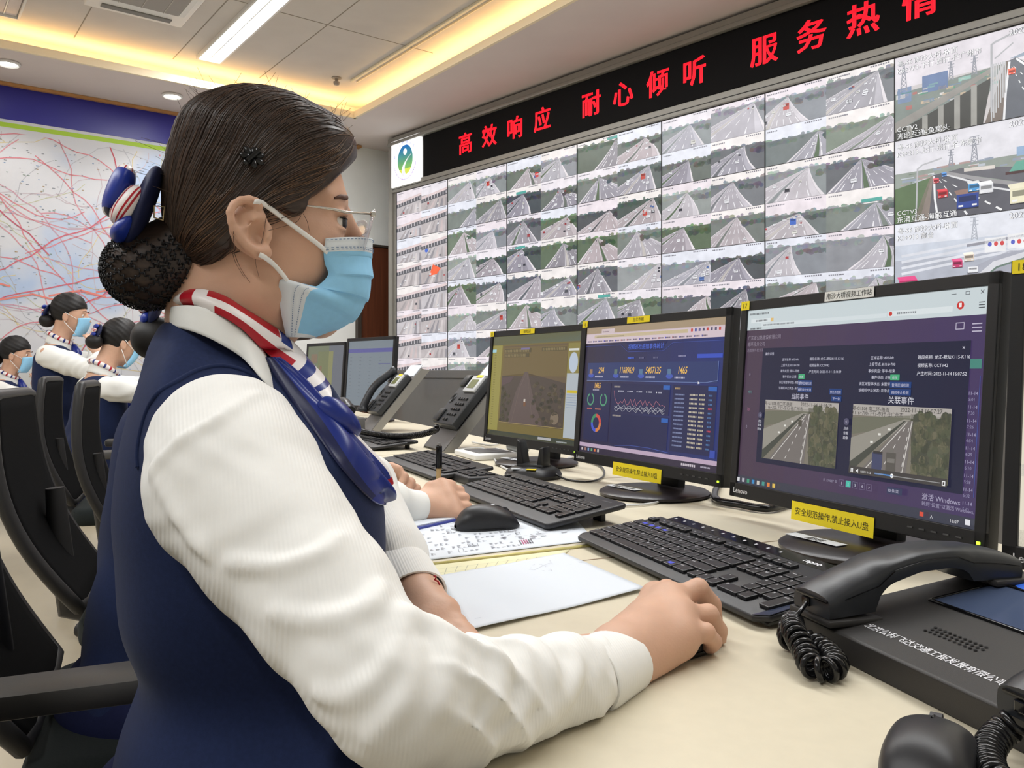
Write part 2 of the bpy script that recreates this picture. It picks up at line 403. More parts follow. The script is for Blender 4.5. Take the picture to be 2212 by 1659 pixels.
m = MB()                                               # grey rails and stiles in front of the screens
m.box((WL/2, 2.918, 0.0), (WL, 0.038, 0.07), None, 0.004); m.box((WL/2, 2.884, 0.01), (WL, 0.024, 0.07), None, 0.003)
m.box((WL/2, 2.512, 0.0), (WL, 0.062, 0.05), None, 0.004); m.box((0.025, 1.47, 0.0), (0.05, 2.93, 0.06), None, 0.004)
m.box((0.068, 1.74, -0.008), (0.036, 1.5, 0.03), None, 0.002); m.box((WL-0.02, 1.47, 0), (0.04, 2.93, 0.06))
m.build('frame', M_frame, vw)
m = MB(); m.box((WL/2, 2.899, -0.005), (WL-0.01, 0.008, 0.06)); m.box((WL/2, 2.540, 0.0), (WL-0.01, 0.006, 0.045)); m.box((WL/2, 2.506, 0.003), (WL-0.1, 0.005, 0.046)); m.build('shadow_gap', M_frame2, vw)
m = MB(); m.box((WL/2, 0.97, -0.01), (WL, 0.06, 0.06), None, 0.004)
m.box((WL/2, 0.47, -0.015), (WL, 0.94, 0.05)); m.build('base_panel', M_base, vw)
rng = random.Random(21)

def car(P, q, x, y, s, c):
    w = s*rng.uniform(0.8, 1.2); h = w*rng.uniform(0.9, 1.3)
    P.rect(*q(x-w*0.55, y-h*0.12), *q(x+w*0.55, y+h*0.1), (70,70,78)); P.rect(*q(x-w/2, y), *q(x+w/2, y+h), c); P.rect(*q(x-w*0.4, y+h*0.5), *q(x+w*0.4, y+h*0.78), tuple(int(k*0.55) for k in c))
CARS = [(236,236,240)]*9+[(60,62,72),(90,92,100),(190,80,84),(90,120,180),(222,220,214),(170,50,56)]
def feed(P, x0, y0, w, h, kind):
    q = lambda a, b: (x0+a*w, y0+b*h)
    P.win = ((x0, max(y0, ZB)), (x0+w, y0+h)); z0 = P.z
    hz = rng.uniform(0.60, 0.84); sky = rng.choice([(240,234,240),(244,238,236),(232,234,244),(238,228,234)])
    hazy = rng.choice([0.0, 0.15, 0.3, 0.5])
    mixc = lambda c: tuple(int(a*(1-hazy)+b*hazy) for a, b in zip(c, (206,206,214)))
    g1 = mixc(rng.choice([(92,104,92),(78,90,86),(104,112,106),(74,82,88),(96,112,90),(84,88,92)])); rd = mixc(rng.choice([(164,156,164),(150,146,158),(178,168,172),(146,142,150),(184,172,176)]))
    P.rect(*q(0,0), *q(1,1), sky); P.up()
    def blobs(n, xa, xb, ya, c, r):
        for _ in range(n):
            bx = rng.uniform(xa, xb); P.disc(x0+bx*w, y0+(ya+rng.uniform(-0.02,0.07))*h, r*w*rng.uniform(0.6,1.4), r*h*rng.uniform(0.8,1.6), tuple(max(0,int(k+rng.uniform(-14,14))) for k in c), n=9)
    if kind == 'toll':
        P.rect(*q(0,0), *q(1,hz), mixc((188,178,178))); P.up()
        P.poly([q(0,hz-0.05), q(1,hz+0.12), q(1,hz+0.02), q(0,hz-0.15)], (226,206,206)); P.poly([q(0,hz-0.15), q(1,hz+0.02), q(1,hz-0.16), q(0,hz-0.30)], (92,92,98)); P.up()
        for k in range(9): P.rect(*q(0.05+0.11*k, hz-0.26+0.016*k), *q(0.075+0.11*k, hz-0.02), (212,206,210))
        for k in range(5): P.poly([q(0.1+0.2*k, 0), q(0.22+0.2*k, 0), q(0.4+0.14*k, hz-0.28), q(0.36+0.14*k, hz-0.28)], rng.choice([(214,206,206),(170,162,164),(204,188,188),(150,146,152)]))
        P.up()
        for _ in range(rng.randint(1,4)): car(P, q, rng.uniform(0.1,0.9), rng.uniform(0.05,hz-0.4), 0.06, rng.choice(CARS))
        if abs(y0-(ZT-4*RH)) < 0.01 and x0 > WX0+0.2: P.poly([q(0.3,0.3), q(0.45,0.75), q(0.75,0.55), q(0.6,0.35)], (250,104,60))
        if rng.random() < 0.3: P.disc(x0+0.2*w, y0+0.35*h, 0.06*w, 0.08*h, (70,110,210))
    else:
        blobs(22, -0.1, 1.1, hz-0.03, tuple(min(255,k+34) for k in g1), 0.04); P.up()
        P.rect(*q(0,0), *q(1,hz), g1); blobs(34, -0.05, 1.05, hz*0.86, g1, 0.045); P.up()
        vx = rng.uniform(0.35, 0.95); L, Rr = (vx-rng.uniform(0.7,1.7), vx+rng.uniform(0.05,0.4)); nl = rng.randint(5,8)
        if rng.random() < 0.25: L, Rr = vx-0.5, vx+0.9
        cv = rng.uniform(-0.25, 0.25) if rng.random() < 0.4 else 0
        def pt(t, b):                                  # t: 0 left .. 1 right of the road; b: 0 at the horizon .. 1 at the bottom
            xx = vx+(L+(Rr-L)*t-vx)*b+cv*(1-b)*b; return q(xx, hz*(1-b))
        N = [0.015, 0.08, 0.2, 0.4, 0.7, 1.05]
        def band(t0, t1, c):
            for a, b in zip(N[:-1], N[1:]): P.poly([pt(t0,a), pt(t1,a), pt(t1,b), pt(t0,b)], c)
        band(0, 1, rd); P.up()
        md = rng.uniform(0.3, 0.5)
        band(md-0.03, md+0.03, rng.choice([g1, (196,190,186), (90,110,84)])); band(-0.02, 0.012, (228,222,226)); band(0.985, 1.02, (230,224,228)); band(0.90, 0.98, tuple(min(255,k+22) for k in rd)); band(md-0.06, md-0.05, (226,222,226)); band(md+0.05, md+0.06, (226,222,226)); band(0.06, 0.075, (222,218,222)); P.up()
        for k in range(1, nl):
            t = k/nl
            if abs(t-md) < 0.06: continue
            for a, b in ((0.1,0.16),(0.24,0.34),(0.45,0.6),(0.75,0.95)): P.poly([pt(t-0.006,a), pt(t+0.006,a), pt(t+0.008,b), pt(t-0.008,b)], (238,236,240))
        P.up(); blobs(16, max(0.5,vx+0.12), 1.1, hz*0.72, tuple(int(k*0.8) for k in g1), 0.05); P.up()
        for _ in range(rng.choice([1,2,4,7,14])):
            b = rng.uniform(0.1, 0.9); p = pt(rng.choice([0.12,0.25,0.6,0.75,0.85]), b); car(P, lambda a, bb: (p[0]+a*w, p[1]+bb*h), 0, 0, 0.02+0.07*b, rng.choice(CARS))
        if rng.random() < 0.12:
            b = rng.uniform(0.4,0.8); p = pt(0.6, b); c = rng.choice([(214,60,60),(70,110,200),(196,70,60)]); P.rect(p[0], p[1], p[0]+0.10*w, p[1]+0.17*h, c); P.rect(p[0]+0.01*w, p[1]+0.10*h, p[0]+0.09*w, p[1]+0.16*h, tuple(int(k*0.7) for k in c))
        if rng.random() < 0.1: P.rect(*q(vx-0.2,hz+0.03), *q(vx+0.1,hz+0.12), (86,170,160)); P.line([q(vx-0.25,hz+0.03), q(vx+0.2,hz+0.03)], 0.012*h, (120,120,126))
    P.up()
    for k in range(rng.randint(6,12)):                 # date and place overlay
        xx = 0.04+0.03*k; P.rect(*q(xx,0.90), *q(xx+0.02,0.935), (120,120,130)); 
    for k in range(8): P.rect(*q(0.66+0.035*k,0.93), *q(0.685+0.035*k,0.965), (130,128,138))
    P.line([q(0,0.004), q(1,0.004)], 0.006*h, (70,70,74)); P.win = None; P.z = z0

for c in range(6):
    for r in range(4):
        P = Pic(Matrix.Translation((0,0,0.002)), 0.0003)
        for rr in range(2):
            for cc in range(2):
                row = r*2+rr
                if row > 7: continue
                y0 = ZT-RH*(row+1); 
                if y0+RH <= ZB+0.01: continue
                feed(P, WX0+c*CW+cc*CW/2, y0, CW/2, RH, 'toll' if c == 0 else 'road')
        P.build('screen', M_scr, vw)
for r in range(4):                                     # plain screens of the last columns, out of the picture, and the big feeds
    for c in (7,):
        P = Pic(Matrix.Translation((0,0,0.002)), 0.0003); feed(P, WX0+c*CW, max(ZB, ZT-2*RH*(r+1)), CW-0.01, 2*RH, 'road'); P.build('screen', M_scr, vw)

def sky_city(P, q, hz, c1, c2):
    P.rect(*q(0,hz), *q(1,1), c1); P.up()
    for _ in range(16):
        x = rng.uniform(0,1); P.rect(*q(x,hz-0.02), *q(x+rng.uniform(0.02,0.07), hz+rng.uniform(0.01,0.05)), rng.choice([c2,(176,190,206),(196,200,208)]))
    P.up()
def pylon(P, q, x, y, s, c=(150,152,162)):
    for a in (-1, 1): P.line([q(x+a*0.035*s,y), q(x+a*0.006*s,y+0.5*s)], 0.004, c)
    for k in range(6): P.line([q(x-0.035*s*(1-k/6.5),y+0.075*s*k), q(x+0.035*s*(1-(k+1)/6.5),y+0.075*s*(k+1))], 0.0028, c); P.line([q(x+0.035*s*(1-k/6.5),y+0.075*s*k), q(x-0.035*s*(1-(k+1)/6.5),y+0.075*s*(k+1))], 0.0028, c)
    for k in (0.34,0.42,0.5): P.line([q(x-0.045*s,y+k*s), q(x+0.045*s,y+k*s)], 0.003, c)
def truck(P, q, x, y, s, c, top=None):
    d = tuple(int(k*0.62) for k in c)
    P.rect(*q(x-0.5*s,y-0.05*s), *q(x+0.5*s,y+0.12*s), (44,44,50)); P.rect(*q(x-0.5*s,y+0.05*s), *q(x+0.5*s,y+1.3*s), c)
    P.poly([q(x-0.5*s,y+1.3*s), q(x+0.5*s,y+1.3*s), q(x+0.35*s,y+1.75*s), q(x-0.62*s,y+1.7*s)], top or tuple(min(255,k+40) for k in c)); P.up()
    P.rect(*q(x-0.4*s,y+0.62*s), *q(x+0.4*s,y+1.1*s), d); P.rect(*q(x-0.42*s,y+0.2*s), *q(x-0.2*s,y+0.36*s), (236,236,236)); P.rect(*q(x+0.2*s,y+0.2*s), *q(x+0.42*s,y+0.36*s), (236,236,236))
def cap(P, q, t, x, y, h, sky=True, align=0):
    P.text(t, *q(x,y), h, (96,96,104) if sky else (30,30,34), layer=None, bold=0.03, align=align); P.up(); P.text(t, *q(x,y), h, (250,250,250), bold=0.0, align=align); P.up()
BX = WX0+6*CW; BH = 2*RH; BW = CW*1.02
def big(n):
    P = Pic(Matrix.Translation((0,0,0.002)), 0.0003); y0 = ZT-BH*(n+1); q = lambda a, b: (BX+a*BW, y0+b*BH)
    P.win = ((BX, max(ZB, y0)), (BX+BW, y0+BH))
    if n == 0:
        P.rect(*q(0,0), *q(1,1), (206,200,200)); P.up(); P.rect(*q(0,0.62), *q(1,1), (226,220,226)); P.up()
        P.poly([q(0,0), q(0.5,0), q(0.66,0.62), q(0,0.56)], (128,138,132)); P.poly([q(0.7,0.66), q(1,0.62), q(1,0.78), q(0.85,0.72)], (150,164,180)); P.up()
        for _ in range(40):
            x = rng.uniform(0,0.6); y = rng.uniform(0.34,0.58); P.rect(*q(x,y), *q(x+rng.uniform(0.02,0.07),y+rng.uniform(0.01,0.05)), rng.choice([(196,176,150),(150,190,180),(176,110,104),(214,210,206),(120,140,160),(90,150,120)]))
        P.rect(*q(0.18,0.50), *q(0.34,0.70), (104,126,166)); P.rect(*q(0.02,0.44), *q(0.11,0.62), (120,140,172)); P.up()
        for x in (0.36,0.5,0.9,0.97,0.06): pylon(P, q, x, 0.58, 0.42+0.2*(x<0.1))
        P.poly([q(0,0.10), q(0,0.22), q(0.62,0.62), q(0.66,0.60)], (150,146,140)); P.poly([q(0,0.10), q(0.0,0.0), q(0.55,0.0), q(0.60,0.5)], (66,66,62)); P.up()
        for k in range(5): P.rect(*q(0.08+0.1*k,0.0), *q(0.115+0.1*k,0.16+0.075*k), (158,156,150))
        P.poly([q(0.56,0), q(0.66,0), q(0.70,0.64), q(0.68,0.64)], (124,112,104)); P.poly([q(0.66,0), q(1.0,0.0), q(1,0.22), q(0.74,0.66), q(0.70,0.64)], (104,108,116)); P.up()
        P.line([q(0.67,0), q(0.68,0.3), q(0.70,0.62)], 0.009, (236,236,238)); P.line([q(1,0.20), q(0.88,0.38), q(0.74,0.64)], 0.008, (236,236,238))
        for t in (0.33,0.66):
            for k in range(7):
                a = k/7; b = a+0.05; X_ = lambda f: 0.70+(1-f)*(0.05+t*0.36)*1.0-0.0; P.line([q(X_(a)-0.03*(1-a),0.04+0.58*a), q(X_(b)-0.03*(1-b),0.04+0.58*b)], 0.006*(1.2-a), (240,240,240))
        P.poly([q(1,0.16), q(1,0.26), q(0.80,0.62), q(0.78,0.62)], (70,96,90)); P.up()
        P.poly([q(1,0.27), q(1,0.50), q(0.84,0.64), q(0.81,0.62)], (120,124,130)); P.up()
        for k in range(7): x = 0.60+0.013*k; P.line([q(x,0.0+0.05*k), q(x,0.64)], 0.005, (196,196,198))
        P.line([q(0.60,0.12), q(0.60,0.86), q(0.62,0.88), q(0.80,0.97)], 0.009, (180,180,184)); P.line([q(0.62,0.7), q(0.72,0.82)], 0.006, (180,180,184)); P.up()
        truck(P, q, 0.715, 0.48, 0.04, (226,84,58)); truck(P, q, 0.96, 0.60, 0.05, (160,70,60)); truck(P, q, 0.90, 0.64, 0.035, (70,90,160))
        t = ('\u7ca4-S6 \u5357\u6c99\u5927\u6865-\u8def\u9762', 'K0+773-\u4e0b\u884c-\u897f\u884c-\u5f80\u5e7f\u5dde\u5e02', 'CCTV2', '\u6d77\u9e25\u4e92\u901a-\u9c7c\u7a9d\u5934')
    elif n == 1:
        P.rect(*q(0,0), *q(1,1), (226,224,230)); P.up(); P.rect(*q(0,0), *q(1,0.6), (150,158,150)); P.up()
        for _ in range(46):
            x = rng.uniform(0,1); y = rng.uniform(0.44,0.60); P.rect(*q(x,y), *q(x+rng.uniform(0.02,0.1),y+rng.uniform(0.008,0.03)), rng.choice([(190,196,204),(176,150,146),(120,136,120),(214,214,216),(150,160,176)]))
        P.rect(*q(0.74,0.58), *q(0.86,0.68), (150,176,206)); P.up(); pylon(P, q, 0.86, 0.48, 1.0, (120,122,132)); pylon(P, q, 0.5, 0.58, 0.6); pylon(P, q, 0.36, 0.58, 0.4)
        P.poly([q(0,0), q(0.16,0), q(0.24,0.5), q(0,0.42)], (96,118,84)); P.poly([q(0.12,0), q(0.24,0), q(0.26,0.52), q(0.235,0.52)], (140,128,120)); P.up()
        P.poly([q(0.22,0), q(1.0,0.0), q(1,0.14), q(0.30,0.53), q(0.25,0.52)], (96,96,104)); P.poly([q(1,0.16), q(1,0.40), q(0.42,0.55), q(0.33,0.53)], (108,108,114)); P.up()
        P.line([q(0.28,0), q(0.26,0.25), q(0.255,0.5)], 0.009, (236,236,238)); P.line([q(1,0.05), q(0.6,0.28), q(0.31,0.52)], 0.008, (228,228,230)); P.line([q(1,0.15), q(0.6,0.35), q(0.33,0.52)], 0.016, (160,158,160))
        for t in (0.3,0.62):
            for k in range(6): a = k/6; b = a+0.07; f = lambda s: (0.27+(1-s)*t*0.62-0.0, 0.02+0.48*s); P.line([q(*f(a)), q(*f(b))], 0.007*(1.2-a), (240,240,240))
        P.up(); P.line([q(0.14,0.0), q(0.15,0.62), q(0.18,0.66), q(0.30,0.70)], 0.007, (186,186,190)); P.up()
        truck(P, q, 0.46, 0.08, 0.13, (44,70,150), (150,120,110)); truck(P, q, 0.50, 0.26, 0.07, (76,150,206), (226,226,226)); truck(P, q, 0.57, 0.22, 0.08, (226,226,230)); truck(P, q, 0.31, 0.24, 0.06, (196,44,54)); truck(P, q, 0.27, 0.42, 0.035, (196,60,70)); truck(P, q, 0.32, 0.48, 0.03, (70,130,200)); truck(P, q, 0.77, 0.06, 0.13, (232,226,196), (240,234,206))
        P.poly([q(0.70,0.42), q(0.88,0.40), q(0.88,0.49), q(0.84,0.53), q(0.74,0.52)], (104,168,150)); P.rect(*q(0.68,0.39), *q(0.88,0.42), (80,52,52)); P.poly([q(0.44,0.50), q(0.62,0.48), q(0.62,0.52), q(0.44,0.54)], (222,214,206))
        t = ('\u7ca4-S6 \u5357\u6c99\u5927\u6865-\u8def\u9762', 'K2+213-\u4e0a\u884c-\u4e1c\u884c-\u5f80\u4e1c\u839e\u5e02', 'CCTV3', '\u4e1c\u6d8c\u4e92\u901a-\u6d77\u9e25\u4e92\u901a')
    else:
        P.rect(*q(0,0), *q(1,1), (206,212,224)); P.up(); P.rect(*q(0,0.74), *q(1,1), (228,230,238)); P.up(); pylon(P, q, 0.5, 0.72, 0.5, (176,180,190))
        P.rect(*q(0,0), *q(1,0.56), (180,184,196)); P.up()
        for k in range(4): P.line([q(0.05,0.40+0.07*k), q(0.9,0.60+0.05*k)], 0.012, (222,224,232))
        P.poly([q(0.30,0), q(1,0), q(1,0.52), q(0.70,0.56), q(0.5,0.42)], (170,172,184)); P.up()
        P.line([q(0.44,0), q(0.48,0.22), q(0.62,0.42), q(0.8,0.5)], 0.03, (216,216,222)); P.up(); P.line([q(0.46,0), q(0.50,0.2), q(0.63,0.39), q(0.8,0.47)], 0.008, (110,130,120))
        P.line([q(0.46,0.66), q(1,0.74)], 0.012, (150,150,160)); P.rect(*q(0.56,0.56), *q(0.68,0.72), (236,236,238)); P.rect(*q(0.69,0.58), *q(0.81,0.74), (236,236,238)); P.rect(*q(0.83,0.58), *q(1.0,0.76), (70,150,140)); P.up()
        for k in range(6): P.disc(*q(0.59+0.035*(k%3)+0.13*(k//3),0.65), 0.008, 0.010, rng.choice([(214,80,80),(90,100,190),(180,140,120)])); P.rect(*q(0.85+0.022*k,0.64), *q(0.865+0.022*k,0.72), (230,240,238))
        truck(P, q, 0.09, 0.16, 0.12, (196,44,104)); truck(P, q, 0.40, 0.42, 0.06, (196,60,110)); truck(P, q, 0.47, 0.48, 0.06, (222,206,190)); truck(P, q, 0.92, 0.30, 0.09, (196,176,160)); truck(P, q, 0.84, 0.40, 0.09, (70,76,120))
        for _ in range(16): x = rng.choice([rng.uniform(0.26,0.5), rng.uniform(0.62,0.8)]); car(P, q, x, rng.uniform(0.04,0.40), 0.05, rng.choice([(238,238,242)]*4+[(70,74,84)]))
        t = ('\u7ca4-S6 \u5357\u6c99\u5927\u6865-\u8def\u9762', 'K3+913 \u9ad8\u53f0', '', '')
    P.up()
    cap(P, q, t[0], 0.02, 0.885, 0.030); cap(P, q, t[1], 0.02, 0.80, 0.030); cap(P, q, '2022-11-14 16:07', 0.70, 0.905, 0.036)
    if t[2]: cap(P, q, t[2], 0.02, 0.10, 0.030, False); cap(P, q, t[3], 0.02, 0.015, 0.032, False)
    P.build('screen', M_scr, vw)
for n in range(3): big(n)
P = Pic(Matrix.Translation((0,0,0.002)), 0.0003); feed(P, BX, ZB, BW*0.98, ZT-3*BH-ZB, 'road'); P.build('screen', M_scr, vw)
m = MB()                                               # thin black joints between the screens
for c in range(9): m.box((WX0+c*CW, (ZT+ZB)/2, 0.004), (0.004 if c else 0.002, ZT-ZB, 0.008))
for r in range(4): m.box((WX0+4.0*CW, ZT-2*RH*r, 0.004), (8*CW, 0.0025, 0.008))
m.box((WX0+4*CW, ZB-0.001, 0.004), (8*CW, 0.004, 0.008)); m.build('screen_joint', mat('screen_joint_black', (52,52,54), 0.6), vw)

# scrolling LED lettering panel with its emblem
led_ = thing('led_sign', 'long black lettering panel with glowing red characters above the video wall', 'sign', VW @ Matrix.Translation((3.0, 2.707, 0.02)))
MB().box((0.0, 0.0, -0.01), (5.05, 0.322, 0.02), None, 0.002).build('board', M_ledblk, led_)
pos = [0.874,1.111,1.348,1.585,1.972,2.2,2.43,2.657,3.04,3.2725,3.503,3.735]
for ch, s in zip('\u9ad8\u6548\u54cd\u5e94\u8010\u5fc3\u503e\u542c\u670d\u52a1\u70ed\u60c5', pos):
    P = Pic(Matrix.Translation((-3.0, -2.707, 0.0015)), 0.0003); [P.text(ch, s*RS+dx_, 2.707-0.062, 0.166, (255,20,40), align=1, bold=0.012) for dx_ in (-0.0022, 0.0022)]; P.build('red_character', M_ledred, led_)
em = thing('emblem_sign', 'small lit white square emblem with a blue and green road motif', 'sign', VW @ Matrix.Translation((0.25, 2.712, 0.03)))
MB().box((0,0,-0.01), (0.395,0.385,0.03), None, 0.003).build('light_box', mat('lit_white_box', (255,255,255), 0.4, emit=1.0), em)
P = Pic(Matrix.Translation((0,0,0.0056)), 0.0003)
n = 48
for i in range(n):                                     # blue to green egg
    y0, y1 = 0.13-0.24*i/n, 0.13-0.24*(i+1)/n; f = i/n
    ww = lambda y: 0.105*math.sqrt(max(0, 1-((y-0.01)/0.122)**2))
    P.poly([(-ww(y0),y0), (ww(y0),y0), (ww(y1),y1), (-ww(y1),y1)], tuple(int(a*(1-f)+b*f) for a, b in zip((20,110,190),(170,220,70))) if f < 0.8 else (226,236,90))
P.up(); P.disc(0.0, 0.075, 0.026, 0.026, (255,255,255))
for i in range(20):
    t0, t1 = i/20, (i+1)/20; c = lambda t: (0.085-0.15*t+0.06*t*t-0.04*math.sin(t*3.0), 0.045-0.15*t-0.02*t*t); wd_ = lambda t: 0.006+0.05*t
    a, b = c(t0), c(t1); P.poly([(a[0]-wd_(t0)/2,a[1]), (a[0]+wd_(t0)/2,a[1]), (b[0]+wd_(t1)/2,b[1]), (b[0]-wd_(t1)/2,b[1])], (255,255,255))
for i, ch in enumerate('\u5357\u6c99\u5927\u6865\u8def\u6bb5\u4e2d\u5fc3'):
    a = R(160-20*i); P.text(ch, 0.155*math.cos(a), 0.155*math.sin(a)-0.012, 0.030, (60,90,190), align=1)
for i in range(26): a = R(196+6.0*i); P.disc(0.15*math.cos(a), 0.15*math.sin(a), 0.006, 0.006, (176,150,214), n=6)
P.build('emblem', M_scr, em)
# ---------------------------------------------------------------- desk
M_desk = mat('cream_laminate', (212,203,180), 0.42, var=0.02, vscale=60, bump=0.03, bscale=400)
M_seam = mat('laminate_seam', (120,92,62), 0.7)
M_edge = mat('desk_edge_dark', (40,38,38), 0.5)
A0 = Vector((-0.0265, 0.524, 0))
DX = basis(Vector((A0.x, A0.y, DZ)), ED, FW, UP)       # desk frame: x along the desk to the camera, y towards the monitors
dk = thing('desk', 'long cream topped desk running under all the monitors and keyboards', 'desk', DX)
m = MB(); m.box((-2.6,0.47,-0.0125), (6.6,0.94,0.025), None, 0.003); m.build('desk_top', M_desk, dk)
MB().box((-2.6,-0.004,-0.0135), (6.6,0.012,0.029), None, 0.004).build('edge_band', M_edge, dk)
m = MB()
for k in range(-1, 6): m.box((-0.479-0.72*k, 0.47, 0.0001), (0.0022, 0.938, 0.0006))
m.build('seam', M_seam, dk)
for k in range(5): MB().box((0.6-1.5*k, 0.5, -0.39), (0.04, 0.8, 0.72)).build('leg_panel', M_edge, dk)
MB().box((-2.6, 0.86, -0.3), (6.5, 0.02, 0.55)).build('back_panel', M_edge, dk)

# ---------------------------------------------------------------- monitors
M_mon = mat('monitor_black', (26,26,28), 0.42, bump=0.04, bscale=500)
M_monb = mat('monitor_base_black', (34,28,30), 0.35)
M_pic = mat('monitor_picture', (255,255,255), 0.25, attr='Col', emit=0.92)  # screen colours are painted with the glare on the glass mixed in
M_ink = mat('print_ink', (255,255,255), 0.6, attr='Col')
M_led = mat('power_light', (190,255,60), emit=1.2)
def monitor(label, BL, BR, h, paint, tilt=4.5, cap='', num='', warn=True, lenovo=True, base=True, sticker='', boff=0.05):
    BL, BR = Vector(BL), Vector(BR); x = (BR-BL); w = x.length; x.normalize()
    n = x.cross(UP).normalized()                       # towards the viewer
    mid = (BL+BR)/2; T = basis(Vector((mid.x, mid.y, DZ+0.0008)), x, -n, UP)    # x right, y away, z up
    t = thing('monitor', label, 'monitor', T, 'black desk monitors')
    zb = mid.z-DZ-0.0008; X = Matrix.Translation((0,0,zb)) @ Matrix.Rotation(R(-tilt), 4, 'X')
    bs, bt, bb = 0.0155, 0.0165, 0.024; sw, sh = w-2*bs, h-bt-bb
    m = MB()
    m.prism([(-w/2,0),(w/2,0),(w/2,h),(-w/2,h)], -0.018, 0.0, X @ Matrix(((1,0,0,0),(0,0,-1,0),(0,1,0,0),(0,0,0,1))), 0.002)
    m.box((0,0.028,h/2), (w*0.8,0.025,h*0.75), X, 0.008); 
    m.build('housing', M_mon, t, smooth=30)
    m = MB()
    for c, d in (((0,-0.002,bb/2),(w,0.006,bb)), ((0,-0.002,h-bt/2),(w,0.006,bt)), ((-w/2+bs/2,-0.002,h/2),(bs,0.006,h)), ((w/2-bs/2,-0.002,h/2),(bs,0.006,h))): m.box(c, d, X, 0.0012)
    m.build('bezel', M_mon, t)
    S = X @ Matrix(((1,0,0,-sw/2),(0,0,-1,-0.0006),(0,1,0,bb),(0,0,0,1)))
    P = Pic(S, 0.00022); P.rect(0,0,sw,sh,(20,20,24)); P.up(); P.win = ((0,0),(sw,sh))
    paint(P, lambda a, b: (a*sw, (1-b)*sh), sw, sh); P.build('screen', M_pic, t)
    Fp = X @ Matrix(((1,0,0,-w/2),(0,0,-1,-0.0056),(0,1,0,0),(0,0,0,1)))
    if lenovo: L = Pic(Fp, 0.0002); L.text('Lenovo', 0.012, 0.0075, 0.0125, (215,215,218), bold=0.01); L.build('lettering', M_ink, t)
    for k in range(5): MB().box((w*0.28+0.018*k, -0.0055, 0.012), (0.008,0.0016,0.002), X).build('button', mat('button_grey', (70,70,72), 0.5), t)
    m = MB(); m.box((w/2-0.008, -0.0058, 0.010), (0.005,0.002,0.004), X, 0.0008); m.build('power_light', M_led, t)
    def stick(name, x0, y0, x1, y1, txt, hh, col=(246,222,30), tc=(50,46,20)):
        s = Pic(Fp @ Matrix.Translation((0,0,0.0009)), 0.0003); s.rect(x0,y0,x1,y1,col); s.up()
        if txt: s.text(txt, (x0+x1)/2, y0+(y1-y0-hh*0.74)/2, hh, tc, align=1, sx=1.0)
        s.build(name, M_ink, t)
    if num: stick('number_sticker', 0.002, h-0.0155, 0.024, h-0.0005, num, 0.012)
    if cap: stick('name_sticker', *((0.20,h-0.0155,0.295,h-0.001) if sticker else (w*0.36,h-0.0145,w*0.52,h-0.001)), cap, 0.0098, *( ((232,232,228),(40,40,40)) if sticker else ((246,222,30),(60,54,20))))
    if warn: stick('warning_sticker', w*0.325, -0.014, w*0.66, 0.014, '\u5b89\u5168\u89c4\u8303\u64cd\u4f5c,\u7981\u6b62\u63a5\u5165U\u76d8', 0.0122)
    if base:
        m = MB(); m.X = Matrix.Translation((boff,0.0,0)); m.lathe([(0,0.0),(0.105,0.0),(0.110,0.003),(0.110,0.007),(0.104,0.011),(0.03,0.014),(0,0.014)], 48); m.build('base', M_monb, t, smooth=40)
        m = MB(); m.box((boff*0.6,0.055,0.10), (0.07,0.02,0.19), Matrix.Rotation(R(-6),4,'X'), 0.004); m.build('neck', M_mon, t, smooth=40)
        s = Pic(Matrix.Translation((boff-0.06,-0.055,0.0145)) @ Matrix.Rotation(R(4),4,'Z'), 0.0002); s.rect(-0.02,-0.010,0.075,0.012,(226,230,234)); s.up(); s.text('\u89c6\u9891\u5de5\u4f5c' if not sticker else '\u76d1\u63a7', 0.03, -0.006, 0.016, (60,60,66), align=1, bold=0.02); s.build('base_sticker', M_ink, t)
    return t

